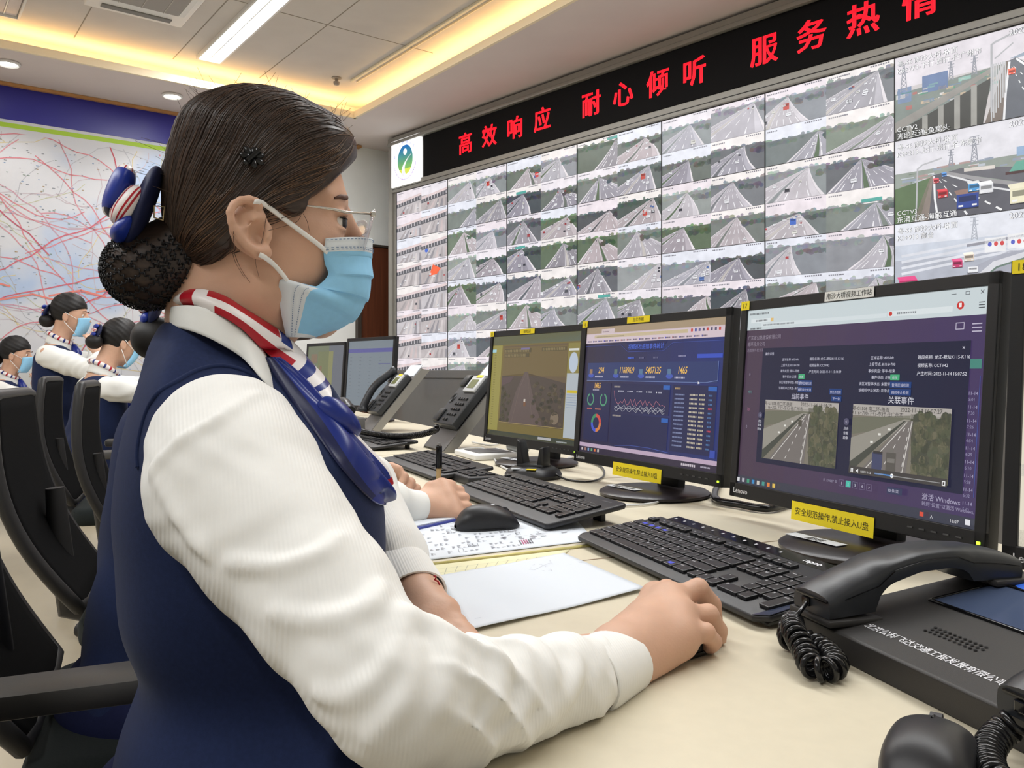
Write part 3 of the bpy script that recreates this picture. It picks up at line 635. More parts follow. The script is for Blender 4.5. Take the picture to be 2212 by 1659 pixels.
def scribble(P, q, x, y, n, h, c, gap=0.3):            # a row of tiny illegible screen lettering
    for k in range(n): P.rect(*q(x+k*h*(0.62+gap*0.3), y), *q(x+k*h*(0.62+gap*0.3)+h*0.5, y-h), c)
def road_video(P, q, sh=1.0, trucks=True):
    P.rect(*q(0,0), *q(1,1), (126,120,108)); P.up()
    P.rect(*q(0,0), *q(1,0.16), (176,170,164)); P.poly([q(0,0.2),q(0.62,0.12),q(0.62,0.25),q(0,0.45)], (112,112,96)); P.poly([q(0.62,0.1),q(1,0.12),q(1,1),q(0.66,1)], (84,84,70)); P.up()
    for _ in range(150): a, b = rng.uniform(0.67,1), rng.uniform(0.1,1); P.disc(*q(a,b), 0.0055, 0.0055, rng.choice([(96,96,78),(76,78,66),(110,106,86),(88,92,74)]), n=8)
    P.up(); P.poly([q(0,0.5),q(0.56,0.18),q(0.62,0.18),q(0.04,0.95),q(0,0.95)], (150,146,136)); P.poly([q(0.10,1),q(0.58,0.2),q(0.65,0.2),q(0.6,1)], (118,112,108)); P.up()
    P.poly([q(0,0.86),q(0.56,0.20),q(0.58,0.20),q(0.02,1),q(0,1)], (74,76,68)); P.line([q(0.14,1),q(0.59,0.22)], 0.0012, (214,210,204)); P.line([q(0.56,1),q(0.64,0.2)], 0.0014, (206,202,196))
    for t in (0.25,0.5):
        for k in range(6): a = 0.3+0.12*k; f = lambda b: (0.595+t*0.05+(b-0.2)/0.8*(-0.5+t*0.86), b); P.line([q(*f(a)), q(*f(a+0.05))], 0.0011, (214,210,206))
    P.up()
    for a, b in ((0.3,0.4),(0.4,0.32),(0.22,0.52)): P.rect(*q(a,b), *q(a+0.03,b+0.03), (226,224,216))
    if trucks:
        P.rect(*q(0.25,0.68), *q(0.36,0.92), (70,74,104)); P.rect(*q(0.26,0.66), *q(0.36,0.70), (60,56,52)); P.rect(*q(0.40,0.66), *q(0.50,0.94), (92,88,82)); P.rect(*q(0.41,0.74), *q(0.49,0.80), (140,136,130)); P.rect(*q(0.42,0.60), *q(0.47,0.66), (116,112,106))
    else: P.rect(*q(0.50,0.30), *q(0.545,0.40), (84,80,70))
    P.up()
def scr17(P, q, sw, sh):
    ks = 0.72
    for i in range(12): P.poly([q(i/12,0),q((i+1)/12,0),q((i+1)/12,1),q(i/12,1)], tuple(int(a+(b-a)*i/11) for a, b in zip((74,58,76),(70,56,96))))
    P.up(); P.rect(*q(0,0), *q(1,0.115), (205,216,219)); P.rect(*q(0,0.955), *q(1,1), (60,62,76)); P.up()
    P.rect(*q(0.02,0.052), *q(0.13,0.074), (222,230,232)); P.rect(*q(0.13,0.052), *q(0.145,0.072), (226,190,120)); P.rect(*q(0.08,0.078), *q(0.66,0.098), (216,225,228)); P.rect(*q(0.665,0.070), *q(0.89,0.096), (222,230,232)); P.up()
    scribble(P, q, 0.01, 0.028, 14, 0.011, (110,116,120)); scribble(P, q, 0.05, 0.068, 9, 0.010, (120,124,128)); scribble(P, q, 0.09, 0.094, 26, 0.009, (140,146,150)); scribble(P, q, 0.02, 0.112, 9, 0.010, (90,94,98)); scribble(P, q, 0.70, 0.088, 11, 0.009, (130,134,138))
    P.disc(*q(0.675,0.083), 0.003, 0.003, (204,60,50)); P.disc(*q(0.915,0.070), 0.0052, 0.0052, (206,52,48)); P.up(); P.rect(*q(0.911,0.060), *q(0.919,0.078), (240,240,240)); 
    for k in range(3): P.rect(*q(0.972,0.062+0.011*k), *q(0.99,0.066+0.011*k), (70,74,80)); P.rect(*q(0.955,0.150+0.016*k), *q(0.985,0.155+0.016*k), (190,184,204))
    P.text('\u00d7', *q(0.975,0.035), 0.012, (90,94,100)); P.line([q(0.885,0.020),q(0.90,0.020)], 0.0008, (90,94,100)); P.line([q(0.93,0.014),q(0.942,0.014),q(0.942,0.026),q(0.93,0.026),q(0.93,0.014)], 0.0007, (90,94,100))
    P.line([q(0.905,0.145),q(0.93,0.145),q(0.93,0.172),q(0.905,0.172),q(0.905,0.145)], 0.001, (190,184,204))
    T = lambda s, x, y, h, c=(206,204,222), **k: P.text(s, *q(x,y), h*ks, c, **k)
    T('\u5e7f\u4e1c\u7701\u516c\u8def\u5efa\u8bbe\u6709\u9650\u516c\u53f8', 0.01, 0.170, 0.0105, (150,140,156)); T('\u5357\u73af\u6bb5\u5206\u516c\u53f8', 0.01, 0.207, 0.0105, (150,140,156)); T('\u8def\u9762\u4e8b\u4ef6\u68c0\u6d4b\u7cfb\u7edf', 0.01, 0.240, 0.0085, (132,122,140))
    for i, (s, c) in enumerate((('0',(150,140,160)),('401',(90,140,140)),('70',(160,100,130)),('0',(150,140,160)))): T(s, 0.03, 0.38+0.10*i, 0.010, c)
    for k in range(9): T('11-14', 0.957, 0.45+0.057*k, 0.0082, (170,166,196)); T(('5:01','7:30','7:26','6:54','6:29','6:10','5:38','5:32','5:13')[k], 0.957, 0.475+0.057*k, 0.0076, (150,146,176))
    P.rect(*q(0.955,0.30), *q(0.99,0.34), (72,136,124)); P.rect(*q(0.987,0.37), *q(0.989,0.87), (60,80,150)); P.up()
    P.rect(*q(0.10,0.222), *q(0.955,0.865), (30,32,58)); P.up()
    T('\u4e8b\u4ef6\u8be6\u60c5', 0.115, 0.262, 0.0075); T('\u00d7', 0.93, 0.262, 0.012, (210,210,220))
    L1 = ['\u533a\u57df\u540d\u79f0: d02-left','\u4e0a\u62a5\u8282\u70b9: K116+700','\u4e8b\u4ef6\u7c7b\u578b: \u505c\u8f66-\u5f00\u59cb','\u4e8b\u4ef6\u72b6\u6001: \u6b63\u62a5','\u8be5\u533a\u57df\u6682\u505c\u72b6\u6001: \u672a\u6682\u505c','\u8be5\u76f8\u673a\u4e2d\u6b62\u72b6\u6001: \u672a\u4e2d\u6b62']
    L2 = ['\u8def\u6bb5\u540d\u79f0: \u9f99\u6c5f-\u9ed8\u575bK115-K116','\u89c6\u9891\u540d\u79f0: CCTV42','\u4ea7\u751f\u65f6\u95f4: 2022-11-14 15:14:39']
    for i, s in enumerate(L1):
        T(s, 0.25 if i < 4 else 0.255, 0.295+0.031*i, 0.0068, (200,200,218), align=1); T(s.replace('\u5f00\u59cb','\u7ed3\u675f'), 0.655 if i < 4 else 0.63, 0.295+0.031*i, 0.0074, (214,214,230), align=1)
    for i, s in enumerate(L2): T(s, 0.345, 0.295+0.033*i, 0.0072, (206,206,222)); T(s.replace('15:14:39','16:07:52'), 0.785, 0.297+0.036*i, 0.0080, (230,230,240))
    for x, k in ((0.295,1.0),(0.690,1.15)):
        P.rect(*q(x,0.367), *q(x+0.03*k,0.393), (70,170,120)); P.rect(*q(x,0.400), *q(x+0.068*k,0.428), (26,60,120)); P.rect(*q(x,0.434), *q(x+0.068*k,0.462), (26,60,120)); P.up()
        T('\u4fee\u6539', x+0.015*k, 0.388, 0.006, align=1); T('\u6682\u505c\u533a\u57df\u68c0\u6d4b', x+0.034*k, 0.422, 0.0066, align=1); T('\u76f8\u673a\u4e2d\u6b62\u68c0\u6d4b', x+0.034*k, 0.456, 0.0066, align=1)
    P.rect(*q(0.445,0.44), *q(0.50,0.47), (26,60,120)); P.rect(*q(0.455,0.475), *q(0.50,0.503), (26,60,120)); P.up(); T('\u9884\u89c8\u70b9\u68c0\u6d4b', 0.4725, 0.463, 0.006, align=1); T('\u4e0b\u4e00\u6761', 0.478, 0.497, 0.007, align=1)
    T('\u5f53\u524d\u4e8b\u4ef6', 0.31, 0.499, 0.0135, align=1); T('\u5173\u8054\u4e8b\u4ef6', 0.735, 0.499, 0.0150, (226,226,236), align=1)
    w0 = P.win
    for x0, x1, tt, tr in ((0.135,0.492,'15:14:39',False),(0.556,0.912,'16:07:27',True)):
        qq = lambda a, b: q(x0+(x1-x0)*a, 0.512+0.325*b); P.win = ((qq(0,1)[0], qq(0,1)[1]), (qq(1,0)[0], qq(1,0)[1])); road_video(P, qq, trucks=tr)
        P.text('\u7ca4-G1508 \u5357\u4e8c\u73af-\u8def\u9762', *qq(0.0,0.085), 0.0068, (44,42,40)); P.text('2022-11-14 '+tt, *qq(0.52,0.075), 0.0078, (44,42,40)); P.text('K116+700-\u4e0b\u884c-\u4e1c\u884c-\u5f80\u5e7f\u5dde\u5e02', *qq(0.0,0.15), 0.0068, (44,42,40)); P.win = w0
    P.up(); P.rect(*q(0.556,0.81), *q(0.912,0.845), (70,66,64)); P.up(); P.rect(*q(0.66,0.828), *q(0.89,0.832), (150,150,150)); P.rect(*q(0.66,0.827), *q(0.725,0.833), (60,140,220)); P.disc(*q(0.725,0.830), 0.0028, 0.0028, (255,255,255))
    for x in (0.565,0.571): P.rect(*q(x,0.82), *q(x+0.003,0.84), (240,240,240))
    P.poly([q(0.585,0.83),q(0.595,0.82),q(0.595,0.84)], (240,240,240)); T('0:03 / 0:12', 0.605, 0.836, 0.006, (240,240,240)); P.line([q(0.898,0.822),q(0.906,0.822),q(0.906,0.838),q(0.898,0.838),q(0.898,0.822)], 0.0012, (240,240,240))
    for x in (0.118,0.535): P.disc(*q(x,0.60), 0.005, 0.005, (86,84,108)); T('\u00ab', x, 0.607, 0.011, align=1); [T(s, x, 0.64+0.022*i, 0.0066, (220,220,230), align=1) for i, s in enumerate(('\u70b9\u51fb','\u67e5\u770b','\u56fe\u50cf'))]
    for k in range(5): x = 0.52+0.028*k; P.line([q(x,0.885),q(x+0.02,0.885),q(x+0.02,0.915),q(x,0.915),q(x,0.885)], 0.0006, (110,100,130)); T('1234>'[k], x+0.01, 0.908, 0.008, align=1)
    P.rect(*q(0.548,0.884), *q(0.568,0.916), (72,190,170)); T('\u5171 734087 \u6761', 0.45, 0.905, 0.007, (150,146,170)); P.rect(*q(0.71,0.882), *q(0.765,0.912), (54,60,90)); P.up(); T('10 \u6761/\u9875', 0.716, 0.903, 0.007)
    T('\u6fc0\u6d3b Windows', 0.835, 0.910, 0.0125, (176,170,196)); T('\u8f6c\u5230\u201c\u8bbe\u7f6e\u201d\u4ee5\u6fc0\u6d3b Windows\u3002', 0.835, 0.936, 0.0085, (160,154,182))
    for k, c in enumerate(((220,220,224),(180,180,190),(70,150,120),(60,140,200),(200,196,190),(70,150,140),(226,130,60),(226,190,90))): P.rect(*q(0.012+0.028*k,0.966), *q(0.026+0.028*k,0.988), c)
    P.rect(*q(0.83,0.966), *q(0.843,0.985), (220,80,60)); T('16:07', 0.93, 0.987, 0.008, (230,230,234)); T('\u2227', 0.865, 0.986, 0.009, (230,230,234)); P.rect(*q(0.975,0.962), *q(0.99,0.985), (230,230,236))
def scr16(P, q, sw, sh):
    for i in range(12): P.poly([q(i/12,0.1),q((i+1)/12,0.1),q((i+1)/12,1),q(i/12,1)], tuple(int(a+(b-a)*i/11) for a, b in zip((52,46,66),(44,54,112))))
    P.up(); P.rect(*q(0,0), *q(1,0.055), (168,148,122)); P.rect(*q(0,0.05), *q(1,0.128), (214,196,204)); P.rect(*q(0.13,0.018), *q(0.24,0.055), (222,206,212)); P.rect(*q(0.07,0.063), *q(0.77,0.088), (196,180,128)); P.up()
    for k in range(19): scribble(P, q, 0.02+0.047*k, 0.118, 4, 0.010, (96,84,100)); P.rect(*q(0.013+0.047*k,0.107), *q(0.019+0.047*k,0.119), rng.choice([(70,70,150),(150,70,70),(80,80,90),(60,60,180)]))
    for k in range(8): P.rect(*q(0.79+0.024*k,0.062), *q(0.802+0.024*k,0.082), rng.choice([(110,100,150),(200,70,60),(90,84,110),(80,90,160)]))
    scribble(P, q, 0.14, 0.045, 8, 0.010, (140,120,130)); scribble(P, q, 0.09, 0.083, 40, 0.008, (150,138,110))
    P.rect(*q(0,0.925), *q(1,0.955), (190,168,190)); P.rect(*q(0,0.955), *q(1,1), (56,48,66)); P.up()
    for k, c in enumerate(((200,190,190),(160,120,110),(120,160,200),(110,170,120),(220,120,70),(210,200,196))): P.rect(*q(0.02+0.028*k,0.964), *q(0.033+0.028*k,0.986), c)
    scribble(P, q, 0.78, 0.985, 8, 0.016, (200,190,200)); scribble(P, q, 0.90, 0.98, 8, 0.010, (190,184,200))
    T = lambda s, x, y, h, c=(200,196,214), **k: P.text(s, *q(x,y), h, c, **k)
    P.poly([q(0.34,0.135),q(0.64,0.135),q(0.60,0.205),q(0.38,0.205)], (36,40,84)); P.up(); T('\u89c6\u9891\u5de1\u68c0\u611f\u77e5\u4e8b\u4ef6\u7edf\u8ba1', 0.49, 0.185, 0.0125, (86,116,224), align=1)
    P.line([q(0.0,0.15),q(0.30,0.15),q(0.36,0.205),q(0.62,0.205),q(0.68,0.15),q(1,0.15)], 0.0008, (70,86,160)); P.rect(*q(0.84,0.235), *q(0.99,0.262), (60,84,190)); scribble(P, q, 0.36, 0.258, 5, 0.014, (80,110,214)); scribble(P, q, 0.45, 0.258, 4, 0.012, (100,100,130)); scribble(P, q, 0.55, 0.258, 4, 0.012, (100,100,130)); scribble(P, q, 0.72, 0.25, 7, 0.010, (150,150,180))
    P.rect(*q(0.03,0.285), *q(0.97,0.425), (50,62,108)); P.up(); P.line([q(0.03,0.425),q(0.90,0.425),q(0.97,0.41),q(0.97,0.285)], 0.0008, (130,150,200))
    for s, x in (('294',0.15),('116896.9',0.36),('5407135',0.555),('1465',0.755)):
        T(s, x, 0.365, 0.0185, (232,186,92), align=1, bold=0.02, sx=0.8, skew=0.12); scribble(P, q, x-0.05, 0.400, 8, 0.012, (186,184,204)); P.disc(*q(x-0.085,0.385), 0.011, 0.005, (70,90,180)); P.rect(*q(x-0.10,0.335), *q(x-0.075,0.38), rng.choice([(150,120,90),(100,120,110),(90,120,150)]))
    for x0, y0, x1, y1 in ((0.03,0.445,0.24,0.90),(0.255,0.445,0.68,0.66),(0.255,0.675,0.68,0.90),(0.70,0.445,0.97,0.90)): P.rect(*q(x0,y0), *q(x1,y1), (42,44,80))
    P.up(); T('1465', 0.13, 0.485, 0.017, (226,176,88), align=1, bold=0.02, sx=0.8); scribble(P, q, 0.09, 0.505, 7, 0.011, (170,166,184))
    for x in (0.075,0.185): P.arc(*q(x,0.575), 0.0125, 0.004, 2.0, 7.6, (84,150,116))
    scribble(P, q, 0.05, 0.655, 6, 0.010, (206,110,100)); scribble(P, q, 0.12, 0.655, 7, 0.010, (206,130,100))
    for k, c in enumerate(((206,80,72),(214,130,70),(70,90,200),(70,140,100))): P.arc(*q(0.135,0.76), 0.0165, 0.008, 1.57-1.5708*k, -0.0-1.5708*k, c, n=10)
    scribble(P, q, 0.27, 0.475, 6, 0.012, (170,160,150)); scribble(P, q, 0.27, 0.695, 8, 0.012, (170,160,150)); P.rect(*q(0.635,0.45), *q(0.68,0.48), (50,100,180)); P.rect(*q(0.635,0.68), *q(0.68,0.71), (50,100,180)); P.rect(*q(0.92,0.45), *q(0.97,0.48), (50,100,180)); scribble(P, q, 0.715, 0.475, 4, 0.013, (190,160,110))
    for k in range(5): P.disc(*q(0.31+0.07*k,0.502), 0.0016, 0.0016, (230,230,235)); scribble(P, q, 0.32+0.07*k, 0.507, 4, 0.010, (180,180,196))
    xs = [0.28+0.0155*i for i in range(25)]
    P.line([q(0.27,0.50), *[q(x, 0.555+0.05*abs(math.sin(i*1.9+0.6*math.sin(i)))*(1 if i % 5 else 0.2)) for i, x in enumerate(xs)]], 0.0008, (206,130,140))
    for o in (0,1,2): P.line([q(x, 0.618+0.012*o+0.016*math.sin(i*(2.3+o)+o*2)) for i, x in enumerate(xs)], 0.0007, (200,200,206))
    for k in range(13):
        y = 0.515+0.029*k; scribble(P, q, 0.715, y, 9, 0.010, (130,140,176)); scribble(P, q, 0.81, y, 6, 0.012, (200,190,170)); scribble(P, q, 0.87, y, 4, 0.012, (196,186,160)); scribble(P, q, 0.925, y, 3, 0.011, (80,120,170) if k % 5 != 3 else (190,70,90))
    P.poly([q(0.855,0.418),q(0.855,0.436),q(0.868,0.430)], (240,240,244)); P.line([q(0.3,0.915),q(0.42,0.90),q(0.56,0.90),q(0.70,0.915)], 0.0008, (80,100,180)); P.rect(*q(0.95,0.86), *q(0.98,0.91), (60,80,170))
def scr15(P, q, sw, sh):
    P.rect(*q(0,0), *q(1,1), (118,104,58)); P.rect(*q(0,0), *q(1,0.085), (96,106,92)); P.rect(*q(0,0.955), *q(1,1), (48,62,62)); P.up()
    P.rect(*q(0,0.09), *q(0.125,0.95), (150,142,74)); P.rect(*q(0.145,0.10), *q(0.87,0.86), (104,88,66)); P.rect(*q(0.875,0.10), *q(0.995,0.94), (138,128,70)); P.up()
    for k in range(30): scribble(P, q, 0.03, 0.17+0.025*k, 4, 0.009, (126,118,66))
    P.rect(*q(0.0,0.13), *q(0.05,0.16), (160,206,216)); P.rect(*q(0.145,0.115), *q(0.87,0.40), (114,98,64)); P.poly([q(0.145,0.40),q(0.45,0.37),q(0.87,0.46),q(0.87,0.87),q(0.145,0.87)], (82,72,64)); P.up()
    P.poly([q(0.24,0.87),q(0.33,0.55),q(0.42,0.36),q(0.46,0.36),q(0.52,0.55),q(0.66,0.87)], (98,84,80)); P.poly([q(0.145,0.42),q(0.3,0.40),q(0.26,0.46),q(0.145,0.5)], (92,76,76)); P.up()
    for _ in range(60): a, b = rng.uniform(0.52,0.86), rng.uniform(0.46,0.85); P.disc(*q(a,b), 0.009, 0.005, rng.choice([(74,68,54),(92,82,66),(66,62,54)]), n=8)
    for _ in range(30): a, b = rng.uniform(0.15,0.26), rng.uniform(0.5,0.85); P.disc(*q(a,b), 0.007, 0.005, rng.choice([(78,72,54),(70,66,52)]), n=8)
    P.line([q(0.30,0.86),q(0.38,0.5),q(0.44,0.37)], 0.0012, (120,106,96)); P.line([q(0.55,0.86),q(0.48,0.5),q(0.45,0.37)], 0.0012, (120,106,96)); P.disc(*q(0.78,0.78), 0.020, 0.016, (126,112,94)); P.rect(*q(0.43,0.62), *q(0.45,0.65), (200,190,180)); P.rect(*q(0.43,0.65), *q(0.455,0.69), (120,84,60)); P.rect(*q(0.145,0.86), *q(0.87,0.865), (170,150,90))
    P.rect(*q(0.16,0.13), *q(0.48,0.17), (88,80,56)); P.rect(*q(0.16,0.18), *q(0.46,0.215), (88,80,56)); P.rect(*q(0.60,0.13), *q(0.86,0.165), (88,80,56)); P.up(); scribble(P, q, 0.165, 0.165, 16, 0.026, (130,116,80)); scribble(P, q, 0.165, 0.21, 14, 0.026, (130,116,80)); scribble(P, q, 0.61, 0.16, 14, 0.024, (130,116,80))
    P.rect(*q(0.36,0.125), *q(0.46,0.145), (120,110,150)); P.rect(*q(0.88,0.37), *q(0.995,0.94), (176,184,190)); P.up(); P.disc(*q(0.937,0.275), 0.020, 0.026, (186,198,214)); P.rect(*q(0.885,0.15), *q(0.985,0.17), (210,212,206)); P.rect(*q(0.89,0.52), *q(0.99,0.545), (206,184,40))
    for k in range(6): P.rect(*q(0.89,0.56+0.022*k), *q(0.99,0.563+0.022*k), (120,140,170))
    P.rect(*q(0.62,0.962), *q(0.76,0.985), (176,176,178)); scribble(P, q, 0.82, 0.99, 12, 0.012, (170,176,176))
def scr18(P, q, sw, sh):
    P.rect(*q(0,0), *q(1,1), (236,228,208)); P.rect(*q(0,0.94), *q(1,1), (30,30,36)); P.rect(*q(0,0.70), *q(1,0.745), (90,104,130)); P.up()
    for k in range(9):
        for c in range(6): P.text('\u4e1c\u897f'[(k*3+c) % 2]+'\u884c', *q(0.015+0.09*c,0.785+0.021*k), 0.0075, (96,92,86))
    P.rect(*q(0.02,0.955), *q(0.034,0.985), (236,236,240))
def scrA(P, q, sw, sh):
    P.rect(*q(0,0), *q(1,1), (122,132,140)); P.up(); P.rect(*q(0,0.12), *q(1,0.18), (92,92,150)); P.rect(*q(0.7,0.35), *q(0.95,0.36), (90,92,140)); P.up()
    for k in range(12):
        for c in range(4): scribble(P, q, 0.05+0.22*c, 0.26+0.055*k, 6, 0.010, (108,116,124))
def scrB(P, q, sw, sh):
    P.rect(*q(0,0), *q(1,1), (104,108,116)); P.up(); P.rect(*q(0,0), *q(0.6,0.9), (112,118,96)); P.rect(*q(0.3,0.10), *q(0.72,0.85), (134,134,92)); P.up(); P.rect(*q(0.1,0.14), *q(0.28,0.3), (128,110,90)); P.rect(*q(0.36,0.35), *q(0.42,0.5), (128,104,84))
rng = random.Random(5)
monitor('monitor with yellow tag 17 showing two road videos in a dark dialog', onz(1580,1070,0.787), onz(2133,1195,0.787), 0.331, scr17, 4.5, '\u5357\u6c99\u5927\u6865\u89c6\u9891\u5de5\u4f5c\u7ad9', '17', sticker='w')
monitor('monitor showing a dark blue statistics page with orange numbers and charts', onz(1243,995,0.79), onz(1562,1054,0.79), 0.325, scr16, 4.5, '\u529e\u516c\u5916\u7f51', '16')
monitor('monitor with an olive brown road camera picture, beside the tilted desk phone', Vector((-0.081,2.46,0.79)), onz(1249,986,0.79), 0.325, scr15, 4.5, '\u89c6\u9891\u76d1\u63a7', '15', warn=False)
monitor('cropped monitor at the right edge with a cream coloured list', onz(2166,1222,0.787), onz(2166,1222,0.787)+Vector((0.30,-0.39,0)), 0.335, scr18, 4.5, '', '18', base=True, boff=0.0)
monitor('far monitor with a blue grey table page, beside the desk phone with its handset on', Vector((-0.868,4.30,0.80)), Vector((-0.572,3.96,0.80)), 0.365, scrA, 4, '', '', warn=False, lenovo=False)
monitor('farthest monitor with a greenish page, just under the blue face mask', Vector((-1.165,4.66,0.80)), Vector((-0.885,4.34,0.80)), 0.35, scrB, 4, '', '', warn=False, lenovo=False)
# ---------------------------------------------------------------- keyboards
M_key = mat('key_black', (30,30,33), 0.38, bump=0.05, bscale=900)
M_kb = mat('keyboard_black', (38,38,41), 0.45, bump=0.05, bscale=700)
M_leg = mat('key_legend_white', (215,215,220), 0.6)
M_blue = mat('blue_key_print', (52,64,190), 0.5)
M_gloss = mat('gloss_black', (14,14,16), 0.08)
def key_rows():
    K = []
    def row(y, x, items):
        for it in items:
            if isinstance(it, (int, float)): x += it; continue
            s, w = it if isinstance(it, tuple) else (it, 1); K.append((x, y, w, 1, s)); x += w
    row(0, 0, ['Esc', 0.75, 'F1','F2','F3','F4', 0.4, 'F5','F6','F7','F8', 0.4, 'F9','F10','F11','F12', 0.2, 'Prt','Scr','Pau'])
    row(1.25, 0, ['~','1','2','3','4','5','6','7','8','9','0','-','=',('Back',2), 0.25,'Ins','Hom','PgU',0.25,'Num','/','*','-'])
    row(2.25, 0, [('Tab',1.5),*'QWERTYUIOP','[',']',('\\',1.5),0.25,'Del','End','PgD',0.25,'7','8','9'])
    row(3.25, 0, [('Caps',1.75),*'ASDFGHJKL',';',"'",('Enter',2.25),3.5,'4','5','6'])
    row(4.25, 0, [('Shift',2.25),*'ZXCVBNM',',','.','/',('Shift',2.75),1.25,'^',1.25,'1','2','3'])
    row(5.25, 0, [('Ctrl',1.25),('Fn',1.25),('Alt',1.25),('',6.25),('Alt',1.25),('',1.25),('Ctrl',1.5),0.25+1.0-1.0,'<','v','>',0.25,('0',2),'.'])
    K.append((21.5, 2.25, 1, 2, '+')); K.append((21.5, 4.25, 1, 2, 'Enter')); return K
def keyboard(label, FL, FR, depth, zf, zb, style, legends=True):
    FL, FR = Vector((FL.x,FL.y,0)), Vector((FR.x,FR.y,0)); x = (FR-FL); L = x.length; x.normalize(); y = UP.cross(x)
    T = basis(Vector((FL.x,FL.y,DZ+0.0006)), x, y, UP); t = thing('keyboard', label, 'keyboard', T)
    a = math.atan2(zb-zf, depth); X = Matrix.Translation((0,0,zf-DZ)) @ Matrix.Rotation(a, 4, 'X')
    m = MB()
    if style == 'flat':
        m.prism([(0.0,0.012),(0.012,0.0),(L-0.012,0.0),(L,0.012),(L-0.004,depth),(0.004,depth)], -0.007, 0.0, X, 0.002)
        m.build('case', M_kb, t, smooth=40)
        m = MB(); m.prism([(0.003,0.010),(L-0.003,0.010),(L-0.006,depth-0.004),(0.006,depth-0.004)], -0.011, -0.007, X, 0.001); m.build('base_tray', M_gloss, t)
        m = MB(); m.box((L*0.5, depth+0.006, -0.002), (L*0.88, 0.022, 0.005), X, 0.001); m.build('media_strip', M_gloss, t)
        P = Pic(X @ Matrix.Translation((0,0,0.0008)), 0.0002)
        for k in range(11): P.rect(L*0.08+0.024*k, depth+0.004, L*0.08+0.024*k+0.004, depth+0.008, (180,180,186))
        P.build('media_marking', M_ink, t)
        P = Pic(X @ Matrix.Translation((0,0,0.0008)), 0.0002); P.text('rapoo', L*0.735, depth+0.002, 0.012, (226,226,230), bold=0.02); P.build('lettering', M_ink, t)
        kx, ky, kw, kh = 0.010, 0.018, (L-0.020)/22.5, (depth-0.030)/6.25
        m = MB(); m.prism([(L-0.012,0.0),(L,0.012),(L-0.0065,0.085),(L-0.0085,0.085)], 0.0005, 0.0012, X); m.build('corner_trim', mat('trim_blue_gloss', (60,66,84), 0.12), t)
    else:
        m.prism([(0.0,0.004),(0.006,0.0),(L-0.006,0.0),(L,0.004),(L,depth-0.006),(L-0.006,depth),(0.006,depth),(0,depth-0.006)], -0.009, 0.0, X, 0.003, 3)
        m.build('case', M_kb, t, smooth=40)
        if legends: P = Pic(X @ Matrix.Translation((0,0,0.0004)), 0.0002); P.text('Lenovo', L*0.885, depth-0.018, 0.009, (96,96,100)); P.build('lettering', M_ink, t)
        kx, ky, kw, kh = 0.012, 0.030, (L-0.026)/22.5, (depth-0.048)/6.25
    for fx in (0.06, L-0.06): MB().box((fx, depth-0.02, (zb-DZ)/2-0.006), (0.028, 0.010, max(0.006, zb-DZ-0.010)), None, 0.002).build('foot', M_kb, t)
    ks = key_rows(); g = 0.0013
    if not legends:
        m = MB()
        for (x0,y0,w,h,s) in ks: m.box((kx+(x0+w/2)*kw, ky+(6.25-y0-h/2)*kh, 0.0018), (w*kw-2*g, h*kh-2*g, 0.0036), X)
        m.build('key', M_key, t); t.children[-1]['kind'] = 'stuff'; return t
    for (x0,y0,w,h,s) in ks:
        m = MB(); c = (kx+(x0+w/2)*kw, ky+(6.25-y0-h/2)*kh); dx, dy = w*kw/2-g, h*kh/2-g
        if y0 == 0: dy *= 0.72
        m.prism([(c[0]-dx,c[1]-dy),(c[0]+dx,c[1]-dy),(c[0]+dx,c[1]+dy),(c[0]-dx,c[1]+dy)], 0.0, 0.0040, X, 0.0009, 2)
        if s:
            vs, fs, ww = text_tris(s); hh = 0.0054 if len(s) == 1 else 0.0036
            m.mi = 1
            for f in fs: m.add([(c[0]-dx+0.0035+(vs[i][0]-ww[0])*hh, c[1]+dy-0.0055+vs[i][1]*hh, 0.00412) for i in f], [tuple(range(len(f)))], X)
        if style == 'flat' and (s in ('1','2','3','4') and y0 == 1.25 and x0 < 5 or (y0 == 5.25 and s == '' and w < 2)):
            m.mi = 2; m.add([(c[0]-0.005,c[1]-0.0045,0.00414),(c[0]+0.005,c[1]-0.0045,0.00414),(c[0]+0.005,c[1]+0.0012,0.00414),(c[0]-0.005,c[1]+0.0012,0.00414)], [(0,1,2,3)], X)
        m.build('key', [M_key, M_leg, M_blue], t)
    return t
keyboard('flat black keyboard with white legends and blue marked keys, beside the hand on the mouse', onz(1240,1158,0.760), onz(1641,1343,0.760), 0.142, 0.762, 0.781, 'flat')
k16 = Vector((0.407,-0.914,0)); fr = onz(1180,1141,0.757)
keyboard('black keyboard with raised rear feet behind the black mouse', fr-k16*0.44, fr, 0.148, 0.762, 0.786, 'chiclet')
br = onz(1069,1008,0.778); yv = UP.cross(k16); fr = br-yv*0.15
keyboard('black keyboard behind the pen and the writing hand', fr-k16*0.44, fr, 0.15, 0.762, 0.778, 'chiclet', legends=False)
br = onz(905,952,0.778); fr = br-yv*0.15
keyboard('farthest black keyboard, under the coiled phone cord', fr-k16*0.44, fr, 0.15, 0.762, 0.778, 'chiclet', legends=False)

